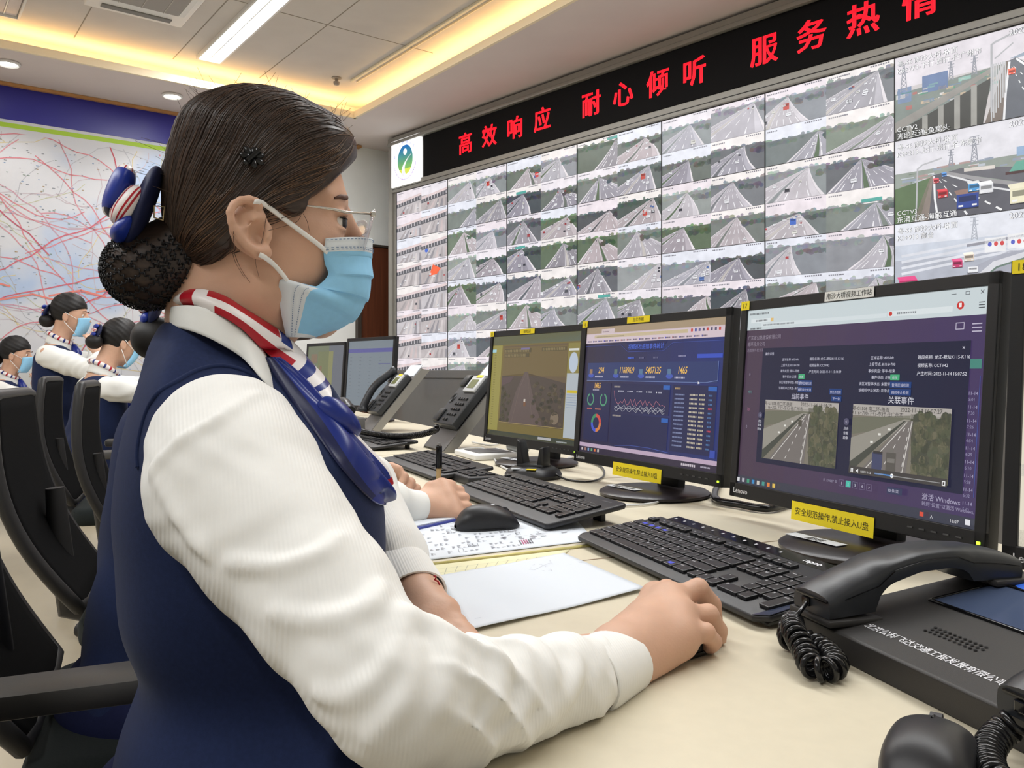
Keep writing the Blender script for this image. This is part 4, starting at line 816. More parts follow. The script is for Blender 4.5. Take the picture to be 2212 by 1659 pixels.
# ---------------------------------------------------------------- mice
M_mouse = mat('mouse_black', (34,34,37), 0.42, bump=0.03, bscale=900)
def mouse(label, p, fwd, L=0.102, Wd=0.060, Hh=0.036):
    x = Vector(fwd).normalized(); t = thing('computer_mouse', label, 'mouse', basis(Vector((p[0],p[1],DZ+0.0025)), x, UP.cross(x), UP))
    def prof(s): return Hh*(0.36+0.64*math.sin(min(1,(s*1.28+0.16))*math.pi)**0.75) if s < 0.66 else None
    def fn(i, j):                                      # i along (tail to nose), j across the top from side to side
        s = i; wdt = Wd/2*(1-0.9*abs(2*s-1)**3.2)**0.5*(1-0.10*math.sin(math.pi*s)); xx = (s-0.5)*L
        top = Hh*(0.30+0.70*math.sin(math.pi*(0.16+0.78*s))**0.9)*(1-0.75*abs(2*s-1)**7)
        a = math.pi*j; yy = -math.cos(a); zz = math.sin(a)**0.55; return (xx, yy*wdt*(0.92+0.08*zz), top*zz+0.001)
    m = MB(); m.grid(fn, 36, 25); m.build('shell', M_mouse, t, smooth=True)
    m = MB(); m.prism([((s-0.5)*L, sg*Wd/2*0.9*(1-0.9*abs(2*s-1)**3.2)**0.5) for sg, ss in ((-1,range(0,21)),(1,range(20,-1,-1))) for s in [q/20 for q in ss]], -0.0015, 0.002, None); m.build('base', M_gloss, t)
    m = MB(); m.tube([(L*0.27,-0.0035,Hh*0.80-0.0058),(L*0.27,0.0035,Hh*0.80-0.0058)], 0.0085, 20); m.build('scroll_wheel', mat('wheel_grey', (60,60,64), 0.6), t, smooth=40)
    m = MB(); m.tube([(L*s, 0, Hh*(0.30+0.70*math.sin(math.pi*(0.16+0.78*(s+0.5)))**0.9)*(1-0.75*abs(2*s)**7)+0.0012) for s in (0.06,0.12,0.18,0.24,0.30,0.36,0.42)], 0.0007, 6); m.build('button_gap', M_gloss, t)
    return t
mouse('black computer mouse standing alone on the printed sheets', onz(1052,1140,0.752), FW*1.0+ED*0.12)
mouse('black computer mouse under the right hand of the woman in front', Vector((0.142,0.742,0)), Vector((0.80,0.60,0)))
mouse('black mouse cut off by the bottom edge of the photo', Vector((0.252,0.502,0)), Vector((0.55,0.83,0)))

# ---------------------------------------------------------------- papers
M_paper = mat('white_paper', (214,220,228), 0.7)
def sheet(name, label, cat, q, m, z0=0.0, wave=0.0, paint=None, n=24, aspect=(0.297,0.21)):
    c = (q[0]+q[1]+q[2]+q[3])/4; t = thing(name, label, cat, Vector((c.x,c.y,DZ+z0+0.0006)))
    def fn(i, j):
        p = q[0]*(1-i)*(1-j)+q[1]*i*(1-j)+q[2]*i*j+q[3]*(1-i)*j
        return (p.x-c.x, p.y-c.y, wave*(0.5+0.5*math.sin(7*i+1.0))*(0.3+0.7*(1-j) if wave > 0 else 1))
    mb = MB(); mb.grid(fn, n, n); o = mb.build('page', m, t, smooth=True)
    md = o.modifiers.new('thick', 'SOLIDIFY'); md.thickness = 0.0005; md.offset = 1
    if paint:
        P = Pic(None, 0.0001); paint(P); mb = P.mb
        def w(p): i, j = p[0], p[1]; r = fn(i, j); return (r[0], r[1], r[2]+0.0008+p[2])
        mb.v = [w(p) for p in mb.v]; mb.build('print', M_ink, t, attr=True)
    return t
def onp(u, v): return onz(u, v, DZ+0.002)
def flow(P):
    r = random.Random(3)
    for k in range(24):
        for j in range(9):
            x, y = 0.03+0.026*k, 0.08+0.1*j
            if r.random() < 0.62: 
                for i in range(r.randint(2,6)): P.rect(x, y+0.012*i, x+r.uniform(0.008,0.022), y+0.012*i+0.0045, r.choice([(150,153,162),(172,174,182),(130,134,146)]))
            if r.random() < 0.10: P.line([(x,y),(x+0.022,y),(x+0.022,y+0.08),(x,y+0.08),(x,y)], 0.002, (120,120,128))
    for k in range(16):
        x, y = r.uniform(0.55,0.9), r.uniform(0.1,0.9); P.line([(x,y),(x+r.uniform(-0.06,0.06),y+0.05),(x+r.uniform(0.02,0.1),y+0.06)], 0.0022, (120,122,130)); P.rect(x-0.02, y-0.03, x+0.01, y-0.01, (140,140,150))
    for k in range(6): P.rect(0.62+0.012*k, 0.10, 0.627+0.012*k, 0.22, r.choice([(180,90,130),(110,112,120)]))
sheet('printed_sheet', 'white sheet densely printed with tables and diagrams, under the lone mouse', 'paper', [onp(842,1218), onp(1285,1166), onp(1232,1108), onp(836,1130)], M_paper, 0.0004, 0, flow)
def cal(P):
    for k in range(14): P.line([(0.02+0.07*k,0.0),(0.02+0.07*k,0.75)], 0.003, (140,142,130))
    for j in range(4): P.line([(0,0.05+0.22*j),(1,0.05+0.22*j)], 0.004, (140,142,130))
sheet('calendar_sheet', 'pale yellow ruled sheet half hidden under the blank white paper', 'paper', [onp(905,1262), onp(1190,1226), onp(1230,1186), onp(915,1222)], mat('pale_ruled_paper', (226,222,184), 0.6), 0.0004, 0, cal)
m = MB(); q = [onp(890,1228), onp(1284,1181), onp(1284,1173), onp(890,1219)]
mt = mat('clear_mat_film', (236,226,150), 0.15, alpha=0.8)
o = MB().tube([(q[0]+q[3])/2+UP*0.0, (q[1]+q[2])/2], 0.0022, 6).build('desk_mat_edge', mt, smooth=True); tag(o, 'clear yellowish film strip edge lying between the printed sheet and the blank paper', 'mat')
def notes(P):
    r = random.Random(9); c = (120,124,140)
    for i, (x, y) in enumerate(((0.62,0.80),(0.66,0.86),(0.70,0.83),(0.72,0.76),(0.77,0.80),(0.80,0.86),(0.66,0.70),(0.70,0.68),(0.88,0.72),(0.95,0.70))):
        P.line([(x,y),(x+r.uniform(.004,.02),y+r.uniform(-.01,.03)),(x+r.uniform(.0,.03),y+r.uniform(-.03,.02)),(x+r.uniform(.01,.035),y+r.uniform(-.02,.03))], 0.0014, c)
    P.line([(0.60,0.78),(0.63,0.75),(0.72,0.80),(0.80,0.83)], 0.0016, c); P.line([(0.06,0.12),(0.09,0.115)], 0.002, c)
sheet('paper_sheet', 'blank white paper sheet with a few pencil notes in front of the woman', 'paper', [onp(1010,1366), onp(1394,1274), onp(1218,1196), onp(944,1246)], M_paper, 0.0016, 0.002, notes)
fq = [onp(868,1152), onp(992,1124), onp(1004,1098), onp(880,1098)]
c = sum(fq, Vector())/4; fo = thing('blue_folder', 'blue folder holding white paper under the writing hand', 'folder', Vector((c.x,c.y,DZ+0.001)))
MB().prism([(p.x-c.x,p.y-c.y) for p in fq], 0.0, 0.004, None, 0.001).build('cover', mat('folder_blue', (54,66,150), 0.4), fo)
MB().prism([((p.x-c.x)*0.96+0.004,(p.y-c.y)*0.92+0.006) for p in fq], 0.0042, 0.0062).build('paper', M_paper, fo)

# ---------------------------------------------------------------- coiled cord helper
M_cord = mat('cord_black', (18,18,20), 0.22)
def smooth_path(pts, n):
    P = [Vector(p) for p in pts]; out = []; m = len(P)-1
    for k in range(n):
        t = k/(n-1)*m; i = min(int(t), m-1); f = t-i; a, b, c, d = P[max(i-1,0)], P[i], P[i+1], P[min(i+2,m)]
        out.append(0.5*((2*b)+(c-a)*f+(2*a-5*b+4*c-d)*f*f+(3*b-a-3*c+d)*f**3))
    return out
def coil_pts(path, rad, pitch):
    L = [0.0]
    for a, b in zip(path[:-1], path[1:]): L.append(L[-1]+(b-a).length)
    tot = L[-1]; n = int(tot/pitch*14); out = []; up = None
    for k in range(n):
        s = tot*k/(n-1); i = 0
        lo, hi = 0, len(L)-2
        while lo < hi:
            mid = (lo+hi+1)//2
            if L[mid] <= s: lo = mid
            else: hi = mid-1
        i = lo; f = (s-L[i])/max(1e-9, L[i+1]-L[i]); p = path[i].lerp(path[i+1], f); t = (path[i+1]-path[i]).normalized()
        if up is None: up = t.orthogonal().normalized()
        up = (up-t*up.dot(t)).normalized(); w = t.cross(up); a = 2*math.pi*s/pitch; out.append(p+(up*math.cos(a)+w*math.sin(a))*rad)
    return out

# ---------------------------------------------------------------- dispatch console with two handsets
M_con = mat('console_black', (44,42,41), 0.5, bump=0.12, bscale=1600)
M_hs = mat('handset_black', (42,44,48), 0.36, bump=0.02, bscale=900)
CX_ = Vector((0.275,-0.961,0)).normalized(); CY_ = UP.cross(CX_)
CT = basis(Vector((0.268,0.770,DZ+0.0006)), CX_, CY_, UP)
con = thing('dispatch_console', 'black desk phone console with a blue screen and white lettering on its front', 'phone console', CT)
def ctop(y): return 0.0225+0.13*y
m = MB(); pr = [(0.0,0.0),(0.0,0.0215),(0.002,0.0230),(0.10,ctop(0.10)),(0.235,ctop(0.235)),(0.240,0.048),(0.240,0.0)]
yz = Matrix(((0,0,1,0),(1,0,0,0),(0,1,0,0),(0,0,0,1)))
m.prism(pr, -0.004, 0.62, yz, 0.0008); m.build('body', M_con, con)
sl = math.atan(0.13)
def cplane(x, y, dz=0.0005): return Matrix.Translation((x, y, ctop(y)+dz)) @ Matrix.Rotation(sl, 4, 'X')
P = Pic(cplane(0.051, 0.026), 0.0002); P.text('\u5317\u4eac\u516c\u79d1\u98de\u8fbe\u4ea4\u901a\u5de5\u7a0b\u53d1\u5c55\u6709\u9650\u516c\u53f8', 0, 0, 0.0108, (222,222,226), bold=0.008, sx=0.84); P.build('lettering', M_ink, con)
X = cplane(0.115, 0.150, 0.0)
m = MB()
for c, d in (((0,-0.0385,0.001),(0.16,0.003,0.003)),((0,0.0385,0.001),(0.16,0.003,0.003)),((-0.08,0,0.001),(0.003,0.08,0.003)),((0.08,0,0.001),(0.003,0.08,0.003))): m.box(c, d, X, 0.0008)
m.build('screen_frame', M_gloss, con)
MB().box((0,0,0.0006), (0.158,0.075,0.001), X).build('screen', mat('console_screen', (70,82,108), 0.12), con)
m = MB(); 
for i in range(11):
    for j in range(3): m.lathe([(0,0.0004),(0.0016,0.0004)], 10, cplane(0.088+0.0052*i+0.002*(j%2), 0.058+0.0052*j))
o = m.build('speaker_grille', mat('hole_black', (6,6,6), 0.9), con); o['kind'] = 'stuff'
P = Pic(cplane(0.045, 0.198), 0.0002)
P.disc(0.014, 0.006, 0.016, 0.011, (30,96,214), n=24); P.rect(0.014,-0.001,0.036,0.004,(30,96,214)); P.rect(0.018,0.008,0.036,0.012,(30,96,214)); P.up(); P.rect(0.008,0.0045,0.034,0.0060,(44,42,41)); P.rect(0.016,-0.002,0.018,0.006,(44,42,41)); P.build('logo', M_ink, con)
def cradle(cx):
    for yy, ll in ((0.022,0.056),(0.20,0.05)): MB().box((cx, yy, ctop(yy)+0.0025), (0.060,ll,0.006), None, 0.002).build('handset_cradle', M_con, con, smooth=40)
cradle(0.018); cradle(0.255)
def handset(label, cx, y0):
    t = thing('phone_handset', label, 'handset', CT @ Matrix.Translation((cx, y0, 0)))
    top = [(0.0,0.050),(0.012,0.0575),(0.035,0.068),(0.065,0.078),(0.10,0.085),(0.135,0.087),(0.165,0.085),(0.195,0.079),(0.214,0.073)]
    bot = [(0.003,0.0315),(0.052,0.0345),(0.056,0.050),(0.068,0.058),(0.10,0.066),(0.135,0.068),(0.152,0.064),(0.157,0.054),(0.213,0.054)]
    n = 40
    def ip(c, s):
        for a, b in zip(c[:-1], c[1:]):
            if s <= b[0]: f = (s-a[0])/(b[0]-a[0]) if b[0] > a[0] else 0; return a[1]+(b[1]-a[1])*max(0,min(1,f))
        return c[-1][1]
    def fn(i, j):
        s = 0.001+0.212*i; zt, zb = ip(top, s), ip(bot, s); w = 0.0225+0.003*abs(2*i-1)
        ring = [(-1,0.0),(-1.03,0.30),(-1.0,0.66),(-0.94,0.80),(-0.72,0.92),(-0.35,0.99),(0,1.0),(0.35,0.99),(0.72,0.92),(0.94,0.80),(1.0,0.66),(1.03,0.30),(1,0.0),(0.5,-0.02),(-0.5,-0.02),(-1,0.0)]
        k = j*(len(ring)-1); r = ring[min(int(round(k)), len(ring)-1)]; zz = zb+(zt-zb)*r[1]; return (r[0]*w, s, zz)
    m = MB(); m.grid(fn, n, 16)
    for e in (0, n-1): m.f.append(tuple(e*16+j for j in range(15))[::1 if e == 0 else -1]); m.m.append(0); m.c.append((1,1,1))
    o = m.build('grip', M_hs, t, smooth=42)
    m = MB(); m.tube([(-0.02,0.0,0.046),(0.0235,0.0,0.046)], 0.0012, 6); m.tube([(0.0255,0.0+0.21*k/12,ip(bot,0.21*k/12)+(ip(top,0.21*k/12)-ip(bot,0.21*k/12))*0.55) for k in range(1,13)], 0.0005, 5); m.build('seam_line', M_gloss, t)
    MB().box((-0.006,0.001,0.040), (0.010,0.006,0.008), None, 0.001).build('cord_socket', M_gloss, t)
    return t
handset('black telephone handset lying on the console in front of monitor 17', 0.018, -0.004)
handset('second black telephone handset cut off at the lower right edge', 0.262, -0.022)
def cp(u, v, z): return onz(u, v, z)
path = smooth_path([cp(1742,1302,0.790), cp(1722,1330,0.782), cp(1704,1362,0.766), cp(1712,1385,0.762), cp(1752,1388,0.763), cp(1790,1412,0.762), cp(1806,1438,0.761), cp(1782,1447,0.761), cp(1752,1438,0.762), cp(1740,1412,0.766), cp(1716,1366,0.775), cp(1712,1344,0.772)], 160)
t = MB(); t.tube(path[:22], 0.0022, 8); t.tube(coil_pts(path[20:], 0.0080, 0.0076), 0.0027, 8)
tag(t.build('coiled_cord', M_cord, smooth=True), 'black coiled cord hanging from the handset beside the mouse hand', 'cord')
path = smooth_path([cp(2195,1560,0.780), cp(2160,1585,0.772), cp(2135,1625,0.768), cp(2150,1680,0.768), cp(2220,1720,0.768)], 60)
t = MB(); t.tube(coil_pts(path, 0.0075, 0.0058), 0.0024, 8)
tag(t.build('coiled_cord', M_cord, smooth=True), 'black coiled cord at the bottom right corner', 'cord')

# ---------------------------------------------------------------- desk phones on sloping metal stands
M_steel = mat('stand_steel', (150,148,144), 0.3, metal=0.6)
M_stand = mat('stand_grey', (104,102,100), 0.4, metal=0.3)
M_ph = mat('phone_dark_grey', (46,48,51), 0.45)
M_pk = mat('phone_key', (30,31,33), 0.45)
def phone_stand(label, plabel, p, hand):
    T = basis(Vector((p[0],p[1],DZ+0.0006)), ED, FW, UP); st = thing('phone_stand', label, 'phone stand', T)
    a = R(50); X = Matrix.Translation((0,0,0.004)) @ Matrix.Rotation(a, 4, 'X')      # local y runs up the slope
    MB().box((0,0.165,0), (0.20,0.33,0.006), X, 0.001).build('slope_plate', M_stand, st)
    for sx in (-0.1, 0.1): MB().prism([(-0.004,0.0),(0.034,0.0),(0.244,0.25),(0.208,0.256)], sx-0.003, sx+0.003, yz).build('side_plate', M_steel, st)
    MB().box((0,0.315,0.004), (0.17,0.06,0.002), X).build('paper_card', M_paper, st)
    ph = thing('desk_phone', plabel, 'telephone', T @ X @ Matrix.Translation((0,0.075,0.0045)))
    m = MB(); m.prism([(-0.095,0.0),(0.095,0.0),(0.095,0.20),(-0.095,0.20)], 0, 0.028, None, 0.006, 3); m.build('body', M_ph, ph, smooth=40)
    m = MB(); m.box((0.036,0.158,0.031), (0.10,0.062,0.010), None, 0.003); m.build('display_bezel', mat('silver_plastic', (196,198,200), 0.35), ph, smooth=40)
    MB().box((0.036,0.156,0.0366), (0.06,0.034,0.001)).build('display', mat('lcd_olive', (112,116,70), 0.25), ph)
    MB().box((0.05,0.186,0.0368), (0.05,0.010,0.0008)).build('yellow_label', mat('label_yellow', (240,216,40), 0.5), ph)
    for r in range(5):
        for c in range(4):
            if r < 4 or c < 2: MB().box((0.0+0.021*c, 0.100-0.0205*r, 0.030), (0.014,0.009,0.006), None, 0.002).build('key', M_pk, ph)
    for yy, ll in ((0.030,0.050),(0.172,0.045)): MB().box((-0.066,yy,0.031), (0.048,ll,0.010), None, 0.005).build('handset_rest', M_pk, ph, smooth=40)
    o = MB()
    for k in range(5): o.lathe([(0.004*k+0.002,0.0285),(0.004*k+0.0032,0.0295),(0.004*k+0.004,0.0285)], 24, Matrix.Translation((-0.066,0.100,0)))
    o.build('speaker_grille', M_pk, ph)
    if hand:
        h = thing('phone_handset', 'black telephone handset resting on the desk phone of the far stand', 'handset', T @ X @ Matrix.Translation((-0.066,0.06,0.036)))
        m = MB(); pr = smooth_path([(0,0.0,0.010),(0,0.03,0.022),(0,0.11,0.036),(0,0.19,0.022),(0,0.22,0.010)], 24)
        m.tube(pr, [0.022 if k < 4 or k > 19 else 0.016 for k in range(24)], 12); m.build('grip', M_hs, h, smooth=50)
    return st
phone_stand('sloping grey metal stand holding the phone without a handset', 'dark desk phone without its handset, on the stand beside the olive monitor', Vector((-0.245,2.61)), False)
phone_stand('far sloping grey metal stand holding the phone with a handset', 'dark desk phone with its handset on, standing farther along the desk', Vector((-0.60,3.40)), True)
path = smooth_path([at(740,905,3.0), at(768,926,2.9), at(800,936,2.8), at(850,942,2.7), at(900,940,2.6), at(938,930,2.55), at(944,922,2.53)], 80)
t = MB(); t.tube(coil_pts(path, 0.008, 0.0075), 0.0026, 6); tag(t.build('coiled_cord', M_cord, smooth=True), 'long black coiled cord stretching across to the phone without a handset', 'cord')
h = thing('phone_handset', 'black telephone handset lying on a grey box beside the blue scarf', 'handset', basis(Vector((-0.62,3.06,DZ+0.105)), ED, FW, UP))
m = MB(); m.tube(smooth_path([(-0.11,0,0.0),(-0.07,0,0.022),(0,0,0.03),(0.07,0,0.022),(0.11,0,0.0)], 24), [0.022 if k < 4 or k > 19 else 0.017 for k in range(24)], 12); m.build('grip', M_hs, h, smooth=50)
bx = thing('grey_box', 'grey box on the desk under the lying handset', 'box', basis(Vector((-0.62,3.06,DZ+0.0008)), ED, FW, UP))
MB().box((0,0,0.04), (0.2,0.12,0.08), None, 0.006).build('body', M_stand, bx, smooth=40)

# ---------------------------------------------------------------- small things on the desk
M_blk = mat('plastic_black', (28,28,30), 0.4)
p = onz(1152,1030,0.752); cr = thing('charging_cradle', 'small round black charging cradle between the keyboards and monitors', 'charger', Vector((p.x,p.y,DZ+0.0006)))
m = MB(); m.lathe([(0,0),(0.064,0),(0.067,0.008),(0.062,0.018),(0.048,0.026),(0,0.028)], 40); m.build('base', M_blk, cr, smooth=40)
m = MB(); m.X = Matrix.Rotation(R(-30),4,'Z'); m.prism([(-0.036,-0.02),(0.036,-0.02),(0.036,0.024),(-0.036,0.024)], 0.02, 0.034, None, 0.006)
for sx in (-1, 1): m.prism([(sx*0.036,0.012),(sx*0.036,0.090) if sx < 0 else (sx*0.036,0.074),(sx*0.026,0.084) if sx < 0 else (sx*0.024,0.070),(sx*0.016,0.025)], -0.018, 0.018, Matrix(((1,0,0,0),(0,0,1,0),(0,1,0,0),(0,0,0,1))), 0.004)
m.build('holder', M_blk, cr, smooth=40)
MB().box((0.008,-0.05,0.0245), (0.022,0.012,0.002), Matrix.Rotation(R(-15),4,'Z')).build('yellow_label', mat('label_yellow', (240,216,40), 0.5), cr)
MB().box((-0.030,-0.042,0.0245), (0.022,0.012,0.002), Matrix.Rotation(R(-15),4,'Z')).build('white_label', M_paper, cr)
def wire(label, pts, r, m, name='cable'): 
    return tag(MB().tube(smooth_path(pts, 60), r, 8).build(name, m, smooth=True), label, 'cable')
M_wcab = mat('cable_white', (206,206,204), 0.4)
z = 0.7535
wire('black cable looping over the desk from the charging cradle', [onz(1198,1022,0.765), onz(1225,1036,z), onz(1275,1040,z), onz(1304,1028,z), onz(1298,1008,z), onz(1262,996,z), onz(1225,990,z)], 0.0024, M_cord)
wire('thick black cables lying behind monitor 17', [onz(1560,1030,.7585), onz(1545,1075,.7585), onz(1600,1090,.7585), onz(1660,1098,.7585), onz(1710,1085,.7585)], 0.007, M_cord)
wire('black cable bundle lying behind the statistics monitor', [onz(1330,1012,.755), onz(1370,1022,.755), onz(1390,1030,.755), onz(1450,1022,.755)], 0.004, M_cord)
wire('white cable between the white device and the cradle', [onz(985,972,0.76), onz(1040,968,0.765), onz(1062,985,z), onz(1080,1005,z), onz(1110,1018,z), onz(1140,1016,z)], 0.003, M_wcab)
wire('white cable behind the charging cradle', [onz(1170,1012,z), onz(1200,1000,z), onz(1240,985,z)], 0.003, M_wcab)
wire('white cable lying in front of the statistics monitor base', [onz(1336,1092,z), onz(1375,1091,z), onz(1410,1087,z), onz(1425,1083,z)], 0.0022, M_wcab)
wire('grey cables lying behind the phone stand', [onz(1020,955,0.756), onz(1060,962,0.756), onz(1090,955,0.756), onz(1130,962,0.756)], 0.003, M_wcab)
p = onz(1052,985,0.755); wdv = thing('card_reader', 'flat white device with a dark top on the desk before the olive monitor', 'device', basis(Vector((p.x,p.y+0.02,DZ+0.0006)), ED, FW, UP))
MB().prism([(-0.09,-0.07),(0.09,-0.07),(0.09,0.07),(-0.09,0.07)], 0, 0.016, None, 0.004, 3).build('body', M_white, wdv, smooth=40)
MB().box((-0.01,0.005,0.0165), (0.12,0.10,0.002), None, 0.0005).build('top_panel', M_stand, wdv)
p = onz(1118,985,0.755); sc = thing('barcode_scanner', 'light grey handheld scanner lying beside the white device', 'scanner', basis(Vector((p.x,p.y+0.05,DZ+0.002)), ED, FW, UP))
m = MB(); m.tube(smooth_path([(-0.05,0,0.024),(0,0,0.026),(0.05,0.0,0.022)], 12), [0.014,0.018,0.02,0.021,0.022,0.022,0.022,0.021,0.02,0.019,0.018,0.016], 14); m.build('head', mat('scanner_grey', (176,176,172), 0.4), sc, smooth=50)
p = onz(1035,1035,0.757); kp = thing('numeric_keypad', 'small black keypad wedged between the two keyboards', 'keypad', basis(Vector((p.x,p.y,DZ+0.0006)), k16, UP.cross(k16), UP))
MB().prism([(-0.06,-0.045),(0.05,-0.045),(0.05,0.04),(-0.06,0.04)], 0, 0.018, None, 0.004, 3).build('case', M_kb, kp, smooth=40)
for r_ in range(3):
    for c_ in range(4): MB().box((-0.042+0.022*c_, -0.026+0.022*r_, 0.0195), (0.017,0.016,0.004), None, 0.001).build('key', M_key, kp)
# ---------------------------------------------------------------- signed-distance modelling (smoothly blended volumes -> one continuous mesh)
def smin(a, b, k):
    if k <= 0: return np.minimum(a, b)
    h = np.maximum(k-np.abs(a-b), 0)/k; return np.minimum(a, b)-h*h*k*0.25
def poly_sd(P, poly):
    q = np.asarray(poly, float); n = len(q); d = np.full(len(P), 1e9); s = np.zeros(len(P), bool)
    for i in range(n):
        a, b = q[i], q[i-1]; e = b-a; w = P-a; t = np.clip((w@e)/max(e@e, 1e-12), 0, 1); r = w-t[:,None]*e; d = np.minimum(d, (r*r).sum(1))
        c = (P[:,1] >= a[1]) != (P[:,1] >= b[1])
        with np.errstate(divide='ignore', invalid='ignore'): x = a[0]+(P[:,1]-a[1])/(b[1]-a[1] if b[1] != a[1] else 1e-12)*(b[0]-a[0])
        s ^= c & (P[:,0] < x)
    return np.where(s, -1, 1)*np.sqrt(d)
class Sdf:
    def __init__(s): s.p = []; s.post = None
    def _add(s, fn, c, r, k, op): s.p.append((fn, np.asarray(c, float), r, k, op)); return s
    def cone(s, a, b, ra, rb, k=0.01, op='u'):
        a = np.asarray(a, float); b = np.asarray(b, float); ba = b-a; l2 = ba@ba; rr = ra-rb; a2 = l2-rr*rr; il2 = 1/max(l2, 1e-12)
        def fn(P):
            pa = P-a; y = pa@ba; z = y-l2; xx = ((pa*l2-np.outer(y, ba))**2).sum(1); y2 = y*y*l2; z2 = z*z*l2; kk = np.sign(rr)*rr*rr*xx
            d = (np.sqrt(np.maximum(xx*a2*il2, 0))+y*rr)*il2-ra
            m1 = np.sign(z)*a2*z2 > kk; d = np.where(m1, np.sqrt(xx+z2)*il2-rb, d)
            m2 = (~m1) & (np.sign(y)*a2*y2 < kk); return np.where(m2, np.sqrt(xx+y2)*il2-ra, d)
        if l2 < 1e-10 or a2 <= 0: return s.ball(a if ra > rb else b, max(ra, rb), k, op)
        return s._add(fn, (a+b)/2, math.sqrt(l2)/2+max(ra, rb), k, op)
    def ball(s, c, r, k=0.01, op='u'):
        c = np.asarray(c, float); return s._add(lambda P: np.sqrt(((P-c)**2).sum(1))-r, c, r, k, op)
    def chain(s, pts, rs, k=0.01, kj=None, op='u'):
        for i in range(len(pts)-1): s.cone(pts[i], pts[i+1], rs[i], rs[i+1], k if i == 0 else (k if kj is None else kj), op)
        return s
    def ell(s, c, r, k=0.01, op='u', M=None):
        c = np.asarray(c, float); r = np.asarray(r, float); Mi = None if M is None else np.asarray(M, float).T
        def fn(P):
            q = P-c
            if Mi is not None: q = q@Mi.T
            k0 = np.sqrt(((q/r)**2).sum(1)); k1 = np.sqrt(((q/(r*r))**2).sum(1)); return k0*(k0-1)/np.maximum(k1, 1e-9)
        return s._add(fn, c, float(max(r)), k, op)
    def fn(s, f, c=(0,0,0), r=9, k=0.0, op='u'): return s._add(f, c, r, k, op)
    def ev(s, P, c=None, R=None):
        d = np.full(len(P), 0.5)
        for f, pc, pr, k, op in s.p:
            if c is not None and op != 'i' and math.sqrt(((pc-c)**2).sum())-pr > R+k+0.012: continue
            x = f(P)
            d = smin(d, x, k) if op == 'u' else (-smin(-d, x, k) if op == 's' else -smin(-d, -x, k))
        return s.post(P, d) if s.post else d
def surface(f, lo, hi, h, B=14, slack=1.3):
    lo = np.asarray(lo, float); n = np.ceil((np.asarray(hi)-lo)/h/B).astype(int); N = n*B+1
    D = np.full(N, 1.0, 'f'); g = np.arange(B+1)*h; gx, gy, gz = np.meshgrid(g, g, g, indexing='ij'); G = np.stack([gx.ravel(), gy.ravel(), gz.ravel()], 1)
    R = B*h*0.5*1.7321
    for i in range(n[0]):
        for j in range(n[1]):
            for k in range(n[2]):
                o = lo+np.array([i,j,k])*B*h; c = o+B*h/2; v = f(c[None,:], c, R)[0]
                sl = (slice(i*B,i*B+B+1), slice(j*B,j*B+B+1), slice(k*B,k*B+B+1))
                if abs(v) > R*slack+0.006:
                    if v < 0: D[sl] = np.minimum(D[sl], -1.0)
                    continue
                D[sl] = f(o+G, c, R).reshape(B+1,B+1,B+1)
    S = D < 0; cx = np.zeros(np.array(D.shape)-1, bool); tot = np.zeros(cx.shape, 'i2')
    for a in (0,1):
        for b in (0,1):
            for c in (0,1): tot += S[a:D.shape[0]-1+a, b:D.shape[1]-1+b, c:D.shape[2]-1+c]
    cx = (tot > 0) & (tot < 8); I = np.argwhere(cx); idx = np.full(cx.shape, -1, 'i8'); idx[cx] = np.arange(len(I))
    acc = np.zeros((len(I), 3)); cnt = np.zeros(len(I))
    cor = [(a,b,c) for a in (0,1) for b in (0,1) for c in (0,1)]
    for p in cor:
        for ax in range(3):
            if p[ax]: continue
            q = list(p); q[ax] = 1; A = D[I[:,0]+p[0], I[:,1]+p[1], I[:,2]+p[2]]; Bv = D[I[:,0]+q[0], I[:,1]+q[1], I[:,2]+q[2]]
            m = (A < 0) != (Bv < 0); t = np.zeros(len(A)); t[m] = A[m]/(A[m]-Bv[m]); pt = np.array(p)[None,:]+np.zeros((len(A),3)); pt[:,ax] += t; acc[m] += pt[m]; cnt[m] += 1
    V = lo+(I+acc/np.maximum(cnt,1)[:,None])*h; Q = []
    for ax in range(3):
        s0 = [slice(None)]*3; s1 = [slice(None)]*3; s0[ax] = slice(0,-1); s1[ax] = slice(1,None)
        E = np.argwhere(S[tuple(s0)] != S[tuple(s1)]); b, c = (ax+1)%3, (ax+2)%3
        ok = (E[:,b] > 0) & (E[:,c] > 0) & (E[:,b] < cx.shape[b]) & (E[:,c] < cx.shape[c]); E = E[ok]
        ins = S[E[:,0],E[:,1],E[:,2]]
        def at_(db, dc): F = E.copy(); F[:,b] -= db; F[:,c] -= dc; return idx[F[:,0],F[:,1],F[:,2]]
        q = np.stack([at_(0,0), at_(1,0), at_(1,1), at_(0,1)], 1); q[~ins] = q[~ins][:, ::-1]; Q.append(q)
    Q = np.concatenate(Q); Q = Q[(Q >= 0).all(1)]; return V, Q
def relax(V, Q, it=1, w=0.5):
    for _ in range(it):
        a = np.zeros_like(V); c = np.zeros(len(V))
        for i in range(4):
            for j in (Q[:, (i+1)%4], Q[:, i-1]): np.add.at(a, Q[:, i], V[j]); np.add.at(c, Q[:, i], 1)
        V = V*(1-w)+a/np.maximum(c,1)[:,None]*w
    return V
def march(f, o, d, t0, t1, step=0.004):
    """first hit of a ray with a volume"""
    t = np.arange(t0, t1, step); P = o[None,:]+t[:,None]*d[None,:]; v = f(P); k = np.argmax(v < 0)
    if v[k] >= 0: return None
    if k == 0: return P[0]
    a = v[k-1]/(v[k-1]-v[k]); return P[k-1]+(P[k]-P[k-1])*a
def bez(pts, n):
    return [tuple(p) for p in smooth_path(pts, n)]

